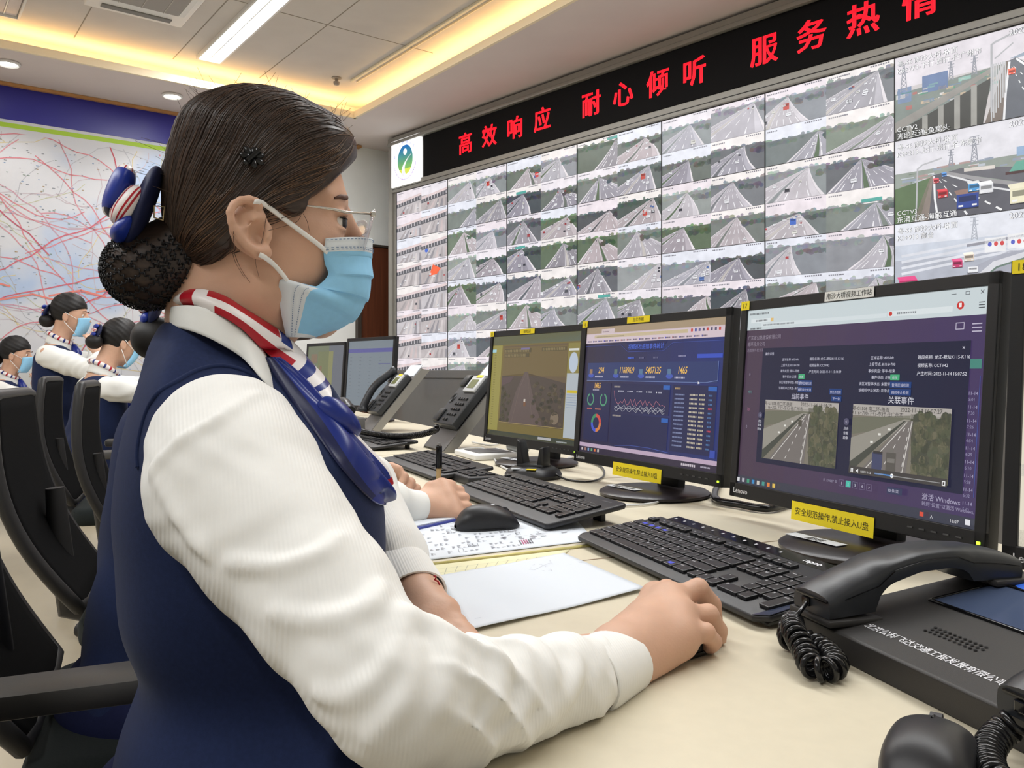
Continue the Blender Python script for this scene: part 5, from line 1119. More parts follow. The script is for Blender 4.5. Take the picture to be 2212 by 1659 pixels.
# ---------------------------------------------------------------- materials for people
M_skin = mat('skin', (208,166,141), 0.5, var=0.05, vscale=40, bump=0.08, bscale=500, sss=0.12, spec=0.35)
M_skin2 = mat('skin_hand', (214,160,130), 0.5, var=0.06, vscale=50, bump=0.1, bscale=420, sss=0.12, spec=0.35)
M_vest = mat('navy_wool', (31,42,76), 0.85, var=0.10, vscale=260, bump=0.15, bscale=1800, spec=0.2, sheen=0.05)
M_skirt = mat('navy_trouser', (28,33,66), 0.9, var=0.08, vscale=200, bump=0.1, bscale=1500, spec=0.2)
M_shirt = mat('white_ribbed_shirt', (236,235,231), 0.75, var=0.015, vscale=90, stripes=((0,0,0),115,0,0.22), spec=0.2, dist=0.0006, bump=0.05, bscale=300)
M_shirtf = mat('white_shirt', (234,234,230), 0.75, spec=0.2, bump=0.05, bscale=500)
M_hair = mat('hair_dark', (60,47,40), 0.44, var=0.3, vscale=60, stretch=(1,6,6))
M_hair2 = mat('hair_brown_strand', (80,60,48), 0.33)
M_hair3 = mat('hair_light_strand', (104,78,58), 0.35)
M_maskb = mat('mask_blue', (150,207,242), 0.8, var=0.03, vscale=120, bump=0.05, bscale=900, spec=0.2)
M_maskw = mat('mask_white', (226,232,236), 0.8, spec=0.2)
M_stitch = mat('stitch_grey', (96,124,160), 0.8)
M_ear = mat('ear_loop_white', (236,234,230), 0.8, spec=0.2)
M_red = mat('scarf_red', (176,22,40), 0.35, spec=0.5)
M_sblue = mat('scarf_blue', (24,42,120), 0.33, spec=0.5)
M_snavy = mat('scarf_navy', (16,24,66), 0.4, spec=0.5)
M_swhite = mat('scarf_white', (236,230,228), 0.4, spec=0.4)
M_bow = mat('bow_navy', (24,32,70), 0.6)
M_bowb = mat('bow_blue', (28,52,150), 0.4)
M_eye = mat('eye_white', (226,220,214), 0.15); M_iris = mat('iris_dark', (22,16,14), 0.1)
M_brow = mat('eyebrow_brown', (96,66,54), 0.7)
M_lip = mat('lip_pink', (196,110,104), 0.4)
M_shoe = mat('shoe_black', (18,18,20), 0.3)
# ---------------------------------------------------------------- the woman in front
LF = UP.cross(FW)
class Body:
    """a person's own frame: x forward, y to the person's left, z up; px() turns a photo point into that frame on the plane y = b"""
    def __init__(s, o, yaw=23.0):
        s.f = Vector((math.cos(R(yaw)), math.sin(R(yaw)), 0)); s.l = UP.cross(s.f); s.M = basis(o, s.f, s.l, UP); s.I = s.M.inverted(); s.c = s.I @ Vector((0,0,CH))
    def ray(s, u, v): return (s.I.to_3x3() @ Vector(((u-UC)/FPX, 1, (VH-v)/FPX)))
    def px(s, u, v, b):
        r = s.ray(u, v); t = (b-s.c.y)/r.y; return s.c+r*t
    def w(s, p): return s.I @ Vector(p)
    def hit(s, f, u, v):
        r = s.ray(u, v); h = march(f, np.array(s.c), np.array(r), 0.3, 1.6); return None if h is None else Vector(h)
def fit_torso(B, rows):
    """elliptic sections from the outline: rows of (v, left u, right u, half width)"""
    out = []
    for v, ul, ur, hw in rows:
        z = CH+(VH-v)/FPX*0.79; c = np.array(B.c[:2]); res = []
        for u in (ul, ur):
            r = np.array(B.ray(u, VH)[:2]); n = np.array([r[1], -r[0]]); n /= np.linalg.norm(n)
            if n[0] < 0: n = -n
            res.append((n, n@c))
        best = None
        for A in np.linspace(0.04, 0.25, 400):
            S = [math.sqrt((A*n[0])**2+(hw*n[1])**2) for n, _ in res]
            xl = (res[0][1]+S[0])/res[0][0][0]; xr = (res[1][1]-S[1])/res[1][0][0]
            if best is None or abs(xl-xr) < best[0]: best = (abs(xl-xr), (xl+xr)/2, A)
        out.append((z, best[1], best[2], hw))
    return sorted(out)
def torso_fn(rows, grow=0.0, n=2.5):
    Z = np.array([r[0] for r in rows]); T = np.linspace(Z[0], Z[-1], 200); ker = np.ones(15)/15
    def sm(i):
        y = np.interp(T, Z, [r[i] for r in rows]); yp = np.pad(y, 7, 'edge'); return np.convolve(yp, ker, 'valid')
    X, A, W = sm(1), sm(2), sm(3)
    def f(P):
        z = P[:,2]; xc, a, w = np.interp(z, T, X), np.interp(z, T, A)+grow, np.interp(z, T, W)+grow
        q = (np.abs((P[:,0]-xc)/a)**n+np.abs(P[:,1]/w)**n)**(1/n); return (q-1)*np.minimum(a, w)*0.85
    return f
def hand(S, wrist, mcp, chains, thumb, palm_r=0.013, fr=0.0083, wr=0.021, k=0.012):
    """palm and five separate fingers; chains: joints after each knuckle"""
    for m in mcp: S.cone(wrist, m, wr, palm_r*0.9, k)
    for a, b in zip(mcp[:-1], mcp[1:]): S.cone(a, b, palm_r*0.86, palm_r*0.86, k)
    for i, (m, c) in enumerate(zip(mcp, chains)):
        r = fr*(0.98, 1.04, 1.0, 0.88)[i]; pts = [m]+list(c); rs = [r*1.22]+[r*(1.06-0.09*j) for j in range(len(c))]
        F = Sdf(); F.chain(pts, rs, 0.003); S.fn(lambda P, F=F: F.ev(P), np.mean([np.array(p) for p in pts], 0), 0.07, 0.0045)
    F = Sdf(); F.chain(thumb, [0.0145,0.0115,0.0095,0.0078][:len(thumb)], 0.006); S.fn(lambda P, F=F: F.ev(P), np.mean([np.array(p) for p in thumb], 0), 0.08, 0.008)

B1 = Body(Vector((-0.244, 0.797, 0)))
px = B1.px
me = thing('person', 'woman in front in navy vest, white shirt, blue mask and glasses using a mouse', 'person', B1.M)
HC = Vector((0, 0, 1.123))
# --- skin: head, neck, ear, arms and hands in one surface
S = Sdf()
S.ell(HC+Vector((-0.008,0,0.045)), (0.074,0.064,0.084), 0.0)
S.ell(HC+Vector((0.026,0,0.010)), (0.054,0.056,0.075), 0.03)
S.ell(HC+Vector((0.044,0,0.050)), (0.035,0.052,0.045), 0.02)                 # forehead
for sy in (-1, 1):
    S.ell(HC+Vector((0.047,sy*0.034,-0.004)), (0.026,0.022,0.024), 0.02)     # cheekbones
    S.cone(HC+Vector((0.002,sy*0.052,-0.048)), HC+Vector((0.056,sy*0.014,-0.072)), 0.017, 0.013, 0.025)   # jaw
    S.ell(HC+Vector((0.016,sy*0.046,-0.022)), (0.038,0.017,0.036), 0.02)
S.cone(px(744,462,0), px(776,536,0), 0.006, 0.0095, 0.012)   # nose
S.ell(HC+Vector((0.062,0,-0.055)), (0.025,0.024,0.026), 0.02)                # mouth
S.ball(HC+Vector((0.060,0,-0.074)), 0.013, 0.015)                            # chin
for sy in (-1, 1):
    S.cone(HC+Vector((0.071,sy*0.020,0.040)), HC+Vector((0.056,sy*0.048,0.038)), 0.009, 0.008, 0.012)    # brow
    S.ell(HC+Vector((0.086,sy*0.033,0.018)), (0.0135,0.017,0.0085), 0.009, 's')        # eye socket
    S.ell(HC+Vector((0.0680,sy*0.0335,0.0255)), (0.0125,0.0150,0.0048), 0.003); S.ell(HC+Vector((0.0665,sy*0.0335,0.0105)), (0.0122,0.0148,0.0042), 0.003)          # upper lid
S.chain([px(520,560,0), px(497,690,0), px(500,790,0)], [0.054,0.050,0.046], 0.03)       # neck
# ear (near side; mirrored for the far one)
earc = [(561,447),(553,436),(538,431),(520,433),(506,443),(499,458),(501,478),(508,496),(519,514),(533,530),(549,543)]
for sy in (-1, 1):
    E = lambda u, v, b: Vector((px(u,v,-b-0.007).x, sy*(b+0.007), px(u,v,-b-0.007).z))
    S.ell(E(537,490,0.073), (0.0165,0.0068,0.0235), 0.006)
    S.cone(E(535,488,0.060), E(535,488,0.072), 0.016, 0.014, 0.004)
    S.chain([E(u,v,0.0795+0.004*math.sin(i*0.3)) for i, (u,v) in enumerate(earc)], [0.0034]*4+[0.0038]*7, 0.003)
    S.ell(E(565,545,0.075), (0.0092,0.0055,0.0068), 0.008)                   # lobe
    S.chain([E(549,457,0.0775), E(551,470,0.078), E(536,484,0.079), E(528,500,0.079), E(538,521,0.078)], [0.0030]*5, 0.003)
    S.cone(E(566,470,0.077), E(548,466,0.078), 0.0028, 0.0024, 0.003)
    S.ell(E(558,502,0.080), (0.0090,0.0062,0.0105), 0.003, 's')              # concha
    S.ball(E(571,492,0.078), 0.0035, 0.002, 's')
    S.cone(E(578,495,0.073), E(576,513,0.074), 0.0045, 0.0048, 0.004)        # tragus
    S.ell(E(524,466,0.0835), (0.0080,0.0022,0.0085), 0.003, 's')
# arms under the sleeves
sh_r, el_r, wr_r = B1.w(at(495,960,0.675)), B1.w(at(855,1505,0.515)), B1.w(at(1338,1422,0.672))
S.cone(px(500,840,0), px(500,1000,0), 0.045, 0.07, 0.02)
S.chain([px(487,830,0), sh_r, el_r, wr_r], [0.034,0.034,0.025,0.0215], 0.02)
sh_l, el_l, wr_l = Vector((0.0,0.15,0.985)), B1.w(Vector((-0.200,1.055,0.850))), B1.w(at(900,1288,0.858))
S.chain([px(487,830,0), sh_l, el_l, wr_l], [0.034,0.034,0.025,0.0205], 0.02)
W = B1.w
# right hand closed over the mouse
mR = [W(at(1418,1292,0.785)), W(at(1448,1298,0.757)), W(at(1466,1332,0.732)), W(at(1470,1368,0.712))]
cR = [[W(at(1440,1272,0.812)), W(at(1490,1290,0.830)), W(at(1512,1312,0.832))],
      [W(at(1508,1272,0.772)), W(at(1537,1306,0.788)), W(at(1543,1340,0.790))],
      [W(at(1530,1328,0.744)), W(at(1550,1362,0.756)), W(at(1550,1388,0.760))],
      [W(at(1524,1366,0.716)), W(at(1540,1386,0.728)), W(at(1529,1403,0.736))]]
tR = [W(at(1352,1385,0.705)), W(at(1385,1340,0.742)), W(at(1425,1345,0.778)), W(at(1462,1360,0.800))]
hand(S, W(at(1340,1420,0.678)), mR, cR, tR, palm_r=0.0150, fr=0.0088, wr=0.0225)
S.cone(W(at(1360,1440,0.676)), W(at(1468,1392,0.706)), 0.018, 0.013, 0.012); S.cone(W(at(1375,1385,0.70)), W(at(1440,1330,0.748)), 0.019, 0.015, 0.014)
# left hand lying flat on the desk
mL = [W(at(926,1366,0.782)), W(at(940,1352,0.790)), W(at(952,1338,0.798)), W(at(962,1322,0.806))]
cL = [[W(at(960,1400,0.750)), W(at(985,1425,0.728)), W(at(1000,1440,0.716))], [W(at(985,1386,0.757)), W(at(1015,1414,0.736)), W(at(1035,1432,0.722))],
      [W(at(992,1364,0.774)), W(at(1022,1392,0.754)), W(at(1042,1408,0.742))], [W(at(990,1345,0.788)), W(at(1010,1366,0.774)), W(at(1026,1380,0.764))]]
tL = [W(at(895,1310,0.838)), W(at(885,1350,0.802)), W(at(890,1390,0.770)), W(at(900,1420,0.748))]
hand(S, W(at(904,1292,0.853)), mL, cL, tL, palm_r=0.0130, wr=0.0205)
ZD = DZ+0.0015
S.fn(lambda P: np.where(P[:,0] > 0.16, ZD-P[:,2], -1.0), op='i')
V, Q = surface(lambda P, c=None, r=None: S.ev(P, c, r), (-0.16,-0.42,0.74), (0.62,0.26,1.29), 0.0022)
V = relax(V, Q, 1, 0.4)
body = npmesh('body', V, Q, M_skin, me)

# eyes, brows
for sy in (-1, 1):
    m = MB(); m.X = Matrix.Translation(HC+Vector((0.0670,sy*0.0335,0.0175))); bm = bmesh.new(); bmesh.ops.create_uvsphere(bm, u_segments=24, v_segments=16, radius=0.0115); m.bm(bm); e = m.build('eye', M_eye, me, smooth=True)
    m = MB(); m.X = Matrix.Translation(HC+Vector((0.0670,sy*0.0335,0.0175))) @ Matrix.Rotation(R(sy*22),4,'Z') @ Matrix.Rotation(R(90),4,'Y'); m.lathe([(0.0,0.0121),(0.004,0.0119),(0.0074,0.0098)], 24); m.build('iris', M_iris, e, smooth=True)
fS = lambda P: S.ev(P)
def onsurf(pts, off=0.0, f=None):
    out = []
    for u, v in pts:
        h = B1.hit(f or fS, u, v)
        if h is None: continue
        n = np.array([ (f or fS)(np.array([h])+e)[0]-(f or fS)(np.array([h])-e)[0] for e in np.eye(3)*0.0015 ]); n /= np.linalg.norm(n)+1e-9; out.append(h+Vector(n)*off)
    return out
def skin_pt(u, v, b, off):
    h = B1.hit(fS, u, v); p = px(u, v, b)
    if h is None: return p
    q = px(u, v, h.y-off); return q if q.y < p.y else p
bp = onsurf([(722,428),(734,425),(746,427),(754,434),(757,441)], 0.0004)
if len(bp) > 2: MB().tube(bp, [0.0010,0.0022,0.0028,0.0024,0.0012][:len(bp)], 8).build('eyebrow', M_brow, me, smooth=True)
for sy in (-1, 1): MB().tube([HC+Vector((0.0670+0.0123*math.cos(a), sy*(0.0335+0.0123*math.sin(a)), 0.0208)) for a in [R(-45+12*k) for k in range(11)]], 0.0007, 6).build('eyelash', M_iris, me, smooth=True)

# --- hair: cap, strands, netted bun
hp = lambda L, b=0.0: [tuple(px(u,v,b))[0::2] for u, v in L]
cap_out = [(766,345),(764,323),(748,291),(714,258),(672,239),(623,213),(574,200),(525,195),(477,201),(428,216),(395,239),(376,271),(363,317),(351,365),(347,410),(350,470),(362,530),(385,570),(420,606),(560,640),(690,600),(738,500),(756,420)]
capP = np.array(hp(cap_out))
reg = [(775,345,0),(756,353,-.02),(736,375,-.042),(710,400,-.055),(684,420,-.062),(664,431,-.067),(661,450,-.069),(652,464,-.070),(632,466,-.072),(602,447,-.075),(578,438,-.077),(560,436,-.078),(540,450,-.078),(520,480,-.078),(508,508,-.074),(500,535,-.070),(480,556,-.066),(456,574,-.060),(430,594,-.052),(402,616,-.044),(250,660,0),(200,300,0),(400,60,0),(820,60,0),(820,340,0)]
regP = np.array([tuple(px(*p))[0::2] for p in reg])
def capf(P, c=None, r=None):
    q = P[:, [0,2]]; sd = poly_sd(q, capP); t = np.clip(-sd/0.068, 0, 1); T = 0.0815*np.sqrt(1-(1-t)**2.5)
    d = np.maximum(np.abs(P[:,1])-T, sd)*0.8; ridge = 0.0012*np.sin(420*(0.55*q[:,0]+0.83*q[:,1])+9*np.sin(38*q[:,0]))
    d = d+ridge*0.45; g = poly_sd(q, regP); return np.maximum(d, g)
V, Q = surface(capf, (-0.13,-0.10,1.04), (0.11,0.10,1.29), 0.0028, slack=2.6); V = relax(V, Q, 2, 0.5)
HS = Sdf(); HS.fn(capf)
cap_o = npmesh('hair', V, Q, M_hair, me)
# strands swept back from the hairline towards the bun
rng = random.Random(4); npr = np.random.RandomState(2)
Nn = np.zeros_like(V); tri = np.cross(V[Q[:,2]]-V[Q[:,0]], V[Q[:,3]]-V[Q[:,1]])
for i in range(4): np.add.at(Nn, Q[:,i], tri)
Nn /= np.linalg.norm(Nn, axis=1)[:,None]+1e-12
_sd0 = poly_sd(V[:,[0,2]], regP); inner = (np.abs(V[:,1]) < 0.0812) & ((_sd0 < -0.0045) | ((_sd0 < -0.0012) & (V[:,0] < 0.055))); VI, NI = V[inner], Nn[inner]
tgt = np.array(px(402,560,-0.02)); 
def strand_set(n, L0, L1, rad, m, name, lift, sel=None):
    mb = MB(); pool = np.arange(len(VI)) if sel is None else np.nonzero(sel(VI))[0]
    for s in npr.choice(pool, n):
        p = VI[s]; nn = NI[s]; pts = []; L = rng.uniform(L0, L1); st = 0.007; off = rng.uniform(0.0002, lift); wob = rng.uniform(-0.25, 0.25)
        for k in range(int(L/st)):
            pts.append(p+nn*(off*math.sin(math.pi*min(1,(k+0.5)*st/L))))
            side = -1 if p[1] < 0 else 1; tg = tgt.copy(); tg[1] = side*0.02
            d = tg-p; dist = np.linalg.norm(d)
            if dist < 0.03: break
            d /= dist; d = d+np.array([-0.55, 0, 0.15])*max(0, (p[0]+0.02)*8)+np.array([0,side*wob*0.3,wob*0.5]); d -= nn*(d@nn); d /= np.linalg.norm(d)+1e-9
            p = p+d*st; j = np.argmin(((VI-p)**2).sum(1)); nn = NI[j]; p = p-nn*((p-VI[j])@nn)
        if len(pts) > 3: mb.tube([tuple(q) for q in pts], [rad*(0.25+0.75*math.sin(math.pi*(k+0.6)/(len(pts)+0.2))) for k in range(len(pts))], 4, cap=False)
    o = mb.build(name, m, cap_o, smooth=True); o['kind'] = 'stuff'; return o
near = lambda v: (v[:,1] < 0.02) & (v[:,0] < 0.074)
strand_set(900, 0.05, 0.13, 0.00055, M_hair, 'hair_strand', 0.0014, near)
strand_set(420, 0.04, 0.11, 0.00045, M_hair2, 'hair_strand', 0.0016, near)
lightsel = lambda v: (v[:,1] < -0.04) & (np.abs(v[:,2]-HC.z-0.045-0.5*(v[:,0]-0.02)) < 0.022) & (v[:,0] > -0.07)  # band where paler strands paint the highlight on the hair
strand_set(120, 0.03, 0.07, 0.00040, M_hair3, 'hair_strand', 0.0016, lightsel)
mb = MB()                                              # flyaway hairs
for k in range(150):
    s = rng.randrange(len(VI)); p, n = VI[s], NI[s]
    if p[2] < HC.z+0.02 or p[1] > 0.05: continue
    d = np.array([rng.uniform(-1,0.6), rng.uniform(-0.4,0.4), rng.uniform(-0.3,0.5)]); pts = [tuple(p+n*(0.001+0.010*(t/6)**1.4)+d*0.018*(t/6)) for t in range(7)]; mb.tube(pts, 0.00018, 3, cap=False)
for L in ([(575,470,-.078),(566,520,-.084),(552,560,-.08),(560,600,-.07)],[(505,500,-.076),(505,540,-.072),(520,580,-.066),(540,610,-.06)],[(498,510,-.076),(506,560,-.070),(528,600,-.06)],[(650,466,-.072),(640,480,-.073),(610,490,-.074),(580,498,-.078)],[(655,462,-.071),(664,480,-.068),(668,500,-.066)]):
    mb.tube(bez([skin_pt(*q, 0.0015) for q in L], 14), [0.0003]*8+[0.0002]*6, 4, cap=False)
mb.build('stray_hair', M_hair2, cap_o, smooth=True)['kind'] = 'stuff'
bc = px(320,583,0.0)
S2 = Sdf(); S2.ell(bc, (0.0375,0.042,0.0345), 0.0); S2.cone(px(385,535,0), px(345,560,0), 0.030, 0.028, 0.02); S2.ell(px(400,560,0), (0.02,0.036,0.03), 0.02)
V2, Q2 = surface(lambda P, c=None, r=None: S2.ev(P,c,r), tuple(bc-Vector((.06,.07,.06))), tuple(bc+Vector((.08,.07,.06))), 0.003); bun = npmesh('hair_bun', V2, Q2, M_hair, me)
mb = MB()
for fam in (-1, 1):                                    # crocheted net over the bun
    for k in range(15):
        pts = []
        for j in range(34):
            th = math.pi*(0.03+0.94*j/33); ph = 2*math.pi*k/15+fam*th*0.75; pts.append((bc.x+0.0395*math.cos(th), bc.y+0.0440*math.sin(th)*math.cos(ph), bc.z+0.0362*math.sin(th)*math.sin(ph)))
        mb.tube(coil_pts([Vector(p) for p in pts], 0.0011, 0.0048), 0.0007, 5, cap=False)
fB = lambda P: S2.ev(P)
for a, b in (((345,515),(405,590)),((360,505),(412,570)),((335,530),(392,612)),((395,520),(340,600)),((412,548),(360,630)),((380,510),(322,560)),((330,545),(372,630)),((405,600),(350,650))):
    pts = [B1.hit(fB, a[0]+(b[0]-a[0])*t/9, a[1]+(b[1]-a[1])*t/9) for t in range(10)]; pts = [p+Vector((0,-0.001,0)) for p in pts if p is not None]
    if len(pts) > 3: mb.tube(coil_pts(pts, 0.0016, 0.0055), 0.0008, 5, cap=False)
mb.build('hair_net', mat('hair_net_black', (22,22,25), 0.55), bun, smooth=True)
# bow on the bun
def puff(name, a, b, w, th, m, parent, depth=0.03, stripes=None, boff=0.0):
    a, b = px(*a), px(*b); ax = (b-a).normalized(); L = (b-a).length/2; n = Vector((0,1,0)); z = ax.cross(n).normalized(); y = z.cross(ax)
    mb = MB(); mb.X = basis((a+b)/2+Vector((0,boff,0)), ax, y, z)
    nu, nv = 28, 40
    def fn(i, j):
        th_ = math.pi*i; ph = 2*math.pi*j; c = lambda x, e: math.copysign(abs(x)**e, x)
        return (-L*c(math.cos(th_),0.8), depth*math.sin(th_)**0.8*math.cos(ph), th*math.sin(th_)**0.7*math.sin(ph))
    mb.grid(lambda i, j: fn(i, j), nu, nv+1)
    if stripes:
        for k in range(len(mb.f)):
            i, j = divmod(k, nv); mb.m[k] = stripes(i/(nu-1), j/nv)
    return mb.build(name, m, parent, smooth=True)
bow = puff('hair_bow', (343,364,-.012), (274,536,-.012), 0, 0.0085, M_bow, me, depth=0.040)
puff('bow_loop', (278,360,-.02), (236,468,-.02), 0, 0.0105, [M_bowb,M_red,M_swhite,M_snavy], bow, depth=0.026, stripes=lambda s, t: ((1 if int(t*40) % 5 == 0 else 2) if s < 0.24 else (0 if s < 0.76 else (2 if int(t*8) % 2 else 3))))
puff('bow_loop', (308,408,-.028), (250,486,-.028), 0, 0.0115, [M_swhite,M_red], bow, depth=0.026, stripes=lambda s, t: 1 if int(t*40) % 6 in (0,2) else 0)
puff('bow_loop', (292,468,-.024), (246,520,-.024), 0, 0.0085, M_bowb, bow, depth=0.028)
mb = MB(); c0 = [px(333,445,-.036), px(356,447,-.036), px(352,476,-.036), px(333,470,-.036)]; mb.tube(c0, 0.0009, 6, closed=True); mb.build('bow_clasp', mat('clasp_gold', (190,170,130), 0.3, metal=0.9), bow, smooth=True)
# small flower claw clip
h = B1.hit(lambda P: capf(P), 543, 345)
if h:
    clip_o = MB(); nrm = Vector((0.1,-0.95,0.28)).normalized(); T = basis(h+nrm*0.003, nrm.orthogonal().normalized(), nrm.cross(nrm.orthogonal().normalized()), nrm)
    for k in range(7):
        a = 2*math.pi*k/7; bm = bmesh.new(); bmesh.ops.create_uvsphere(bm, u_segments=12, v_segments=8, radius=1); clip_o.bm(bm, T @ Matrix.Rotation(a,4,'Z') @ Matrix.Translation((0.0062,0,0.0015)) @ Matrix.Diagonal((0.0048,0.0030,0.0022,1)))
    clip_o.tube([T @ Vector((-0.008,0,0.004)), T @ Vector((0.008,0,0.004))], 0.0022, 8); clip_o.build('hair_clip', mat('clip_black', (16,16,17), 0.25), me, smooth=50)

# --- shirt: sleeves, collar
rows = fit_torso(B1, [(700,392,560,.05),(735,366,610,.080),(765,336,650,.118),(800,310,690,.150),(850,288,722,.166),(930,263,766,.166),(1000,250,797,.160),(1060,242,815,.156),(1114,235,824,.152),(1200,248,826,.148),(1260,256,815,.144),(1340,262,806,.140),(1430,300,806,.136),(1475,296,812,.142),(1550,268,826,.158),(1620,242,850,.172),(1760,222,880,.180),(1900,240,880,.178)])
tf = torso_fn(rows)
T1 = Sdf(); T1.fn(tf)
T1.chain([px(462,780,0), Vector((-0.020,-0.122,0.980))], [0.044,0.034], 0.03); T1.chain([px(462,780,0), Vector((-0.020,0.122,0.980))], [0.044,0.034], 0.03)
T1.ell(px(466,778,0), (0.046,0.080,0.030), 0.02)
T1.fn(lambda P: P[:,2]-(1.040-0.30*(P[:,0]+0.045)-0.9*np.maximum(0,np.abs(P[:,1])-0.05)), op='i', k=0.012)
nk = np.array(px(497,700,0)); T1.cone(px(500,600,0), px(505,775,0), 0.050, 0.057, 0.008, 's')
def folds1(P, d):
    f = 0.0022*np.sin(46*(P[:,2]-0.5*P[:,0])+3*np.sin(14*P[:,0]))*np.clip((0.98-P[:,2])*6,0,1)
    return d+f*np.clip(1-np.abs(P[:,0]+0.04)*5,0,1)
T1.post = folds1
V, Q = surface(lambda P, c=None, r=None: T1.ev(P,c,r), (-0.20,-0.23,0.56), (0.22,0.23,1.07), 0.0045, slack=1.6); V = relax(V, Q, 2, 0.5)
vest = npmesh('vest', V, Q, M_vest, me)
# right sleeve
A1 = Sdf()
A1.chain([W(at(492,975,0.672)), W(at(512,1050,0.640)), W(at(590,1160,0.602)), W(at(700,1298,0.560)), W(at(800,1440,0.522)), W(at(858,1520,0.508))], [0.062,0.0635,0.0555,0.0475,0.0400,0.0375], 0.03, 0.014)
A1.chain([W(at(858,1520,0.508)), W(at(1000,1512,0.540)), W(at(1110,1496,0.572)), W(at(1215,1478,0.608)), W(at(1290,1458,0.645))], [0.0375,0.0365,0.0345,0.0325,0.0290], 0.012)
A0f = lambda P: A1.ev(P)
def ridge(L, r, k=0.009, sink=0.003, fS_=A0f):
    pts = []
    for u, v in L:
        hh = B1.hit(fS_, u, v)
        if hh is not None: pts.append(hh)
    if len(pts) < 2: return
    pts = [Vector(p) for p in bez(pts, 12)] if len(pts) > 2 else pts
    n = len(pts); rs = [r*(0.35+0.65*math.sin(math.pi*(i+0.5)/n)) for i in range(n)]; F = Sdf(); F.chain(pts, rs, 0.004); RG.append((F, np.mean([np.array(p) for p in pts], 0), max((p-pts[n//2]).length for p in pts)+0.02, k))
RG = []
for L, r in (([(880,1330),(940,1375),(968,1440),(940,1530)],.0090),([(940,1376),(992,1400),(1012,1480),(980,1560)],.0080),([(1005,1384),(1062,1420),(1065,1510),(1015,1590)],.0085),([(1088,1388),(1130,1440),(1120,1530),(1055,1600)],.0078),([(1150,1392),(1185,1450),(1160,1540),(1090,1600)],.0070),([(1200,1395),(1240,1440),(1215,1510),(1130,1590)],.0062),
             ([(735,1155),(690,1195),(600,1225),(500,1215)],.0042),([(825,1270),(790,1315),(690,1345),(590,1320)],.0050),([(880,1320),(850,1420),(770,1500),(690,1500)],.0048),([(330,1010),(400,1130),(450,1200)],.0040),([(560,850),(480,900),(380,960),(330,1020)],.0030),([(900,1400),(870,1520),(800,1600)],.0048)):
    ridge(L, r)
for F, c_, R_, k in RG: A1.fn(lambda P, F=F: F.ev(P), c_, R_, k)
A1.fn(lambda P: np.where(P[:,0] > 0.02, ZD-P[:,2], -1.0), op='i', k=0.004)
_e, _w = np.array(el_r), np.array(wr_r); _ax = (_w-_e)/np.linalg.norm(_w-_e); _up = np.array((0,0,1.0)); _up = _up-_ax*(_up@_ax); _up /= np.linalg.norm(_up); _sd = np.cross(_ax, _up)
def foldsA(P, d):
    q = P-_e; s = q@_ax; u = q@_up; v = q@_sd; ph = np.pi*(s/0.034+0.9*u/0.04+0.35*np.sin(70*v+25*s)+0.25*np.sin(55*u))
    d = d-0.0050*np.exp(-(np.sin(ph)/0.42)**2)*np.clip((0.060-np.abs(u))/0.02,0,1)*np.clip((s+0.010)/0.03,0,1)*np.clip((0.235-s)/0.09,0,1)*(0.55+0.45*np.sin(31*s+1.0))
    return d+0.0006*np.sin(60*(P[:,2]*0.8-P[:,0]*0.5)+4*np.sin(25*P[:,1]))+0.0004*np.sin(150*P[:,0]+5*np.sin(60*P[:,2]))
A1.post = foldsA
# armhole: only outside the vest's side is sleeve visible; the rest stays inside the vest
V, Q = surface(lambda P, c=None, r=None: A1.ev(P,c,r), (-0.16,-0.44,0.73), (0.36,-0.03,1.06), 0.0028); V = relax(V, Q, 2, 0.5)
slv = npmesh('sleeve', V, Q, M_shirt, me)
AV = [(570,822),(525,800),(475,790),(425,800),(380,824),(340,850),(318,885),(304,930),(297,975),(298,1010)]
pts = [B1.hit(lambda P: np.minimum(T1.ev(P), A1.ev(P)), u, v) for u, v in AV]; pts = [p for p in pts if p is not None]
mb = MB(); mb.tube(bez(pts, 60), 0.0020, 8); mb.build('armhole_edge', M_vest, vest, smooth=True)
def cuff(c, d, r0, r1, L, flat=0.86, name='cuff', up=None):
    d = Vector(d).normalized(); mb = MB(); X = frame(c, d); mb.X = X
    pr = [(0.0,r0-0.002),(0.0,r0),(0.1,r0+0.001),(0.5,(r0+r1)/2+0.0012),(0.93,r1+0.0012),(1.0,r1+0.0008),(1.0,r1-0.0014),(0.8,r1-0.002)]
    mb.grid(lambda i, j: (pr[int(round(j*7))][0]*L, pr[int(round(j*7))][1]*math.cos(6.28319*i), pr[int(round(j*7))][1]*flat*math.sin(6.28319*i)), 40, 8, closeu=True)
    return mb.build(name, M_shirt, me, smooth=60)
c0 = W(at(1258,1466,0.628)); c1 = W(at(1345,1426,0.676)); cf = cuff(c0, c1-c0, 0.0330, 0.0292, (c1-c0).length*0.93)
bt = MB(); bt.X = Matrix.Translation(W(at(1300,1512,0.628))); bm = bmesh.new(); bmesh.ops.create_uvsphere(bm, u_segments=16, v_segments=8, radius=1); bt.bm(bm, Matrix.Rotation(R(30),4,'X') @ Matrix.Diagonal((0.0052,0.0018,0.0052,1))); bt.build('cuff_button', mat('button_pearl', (226,222,206), 0.3), cf, smooth=True)
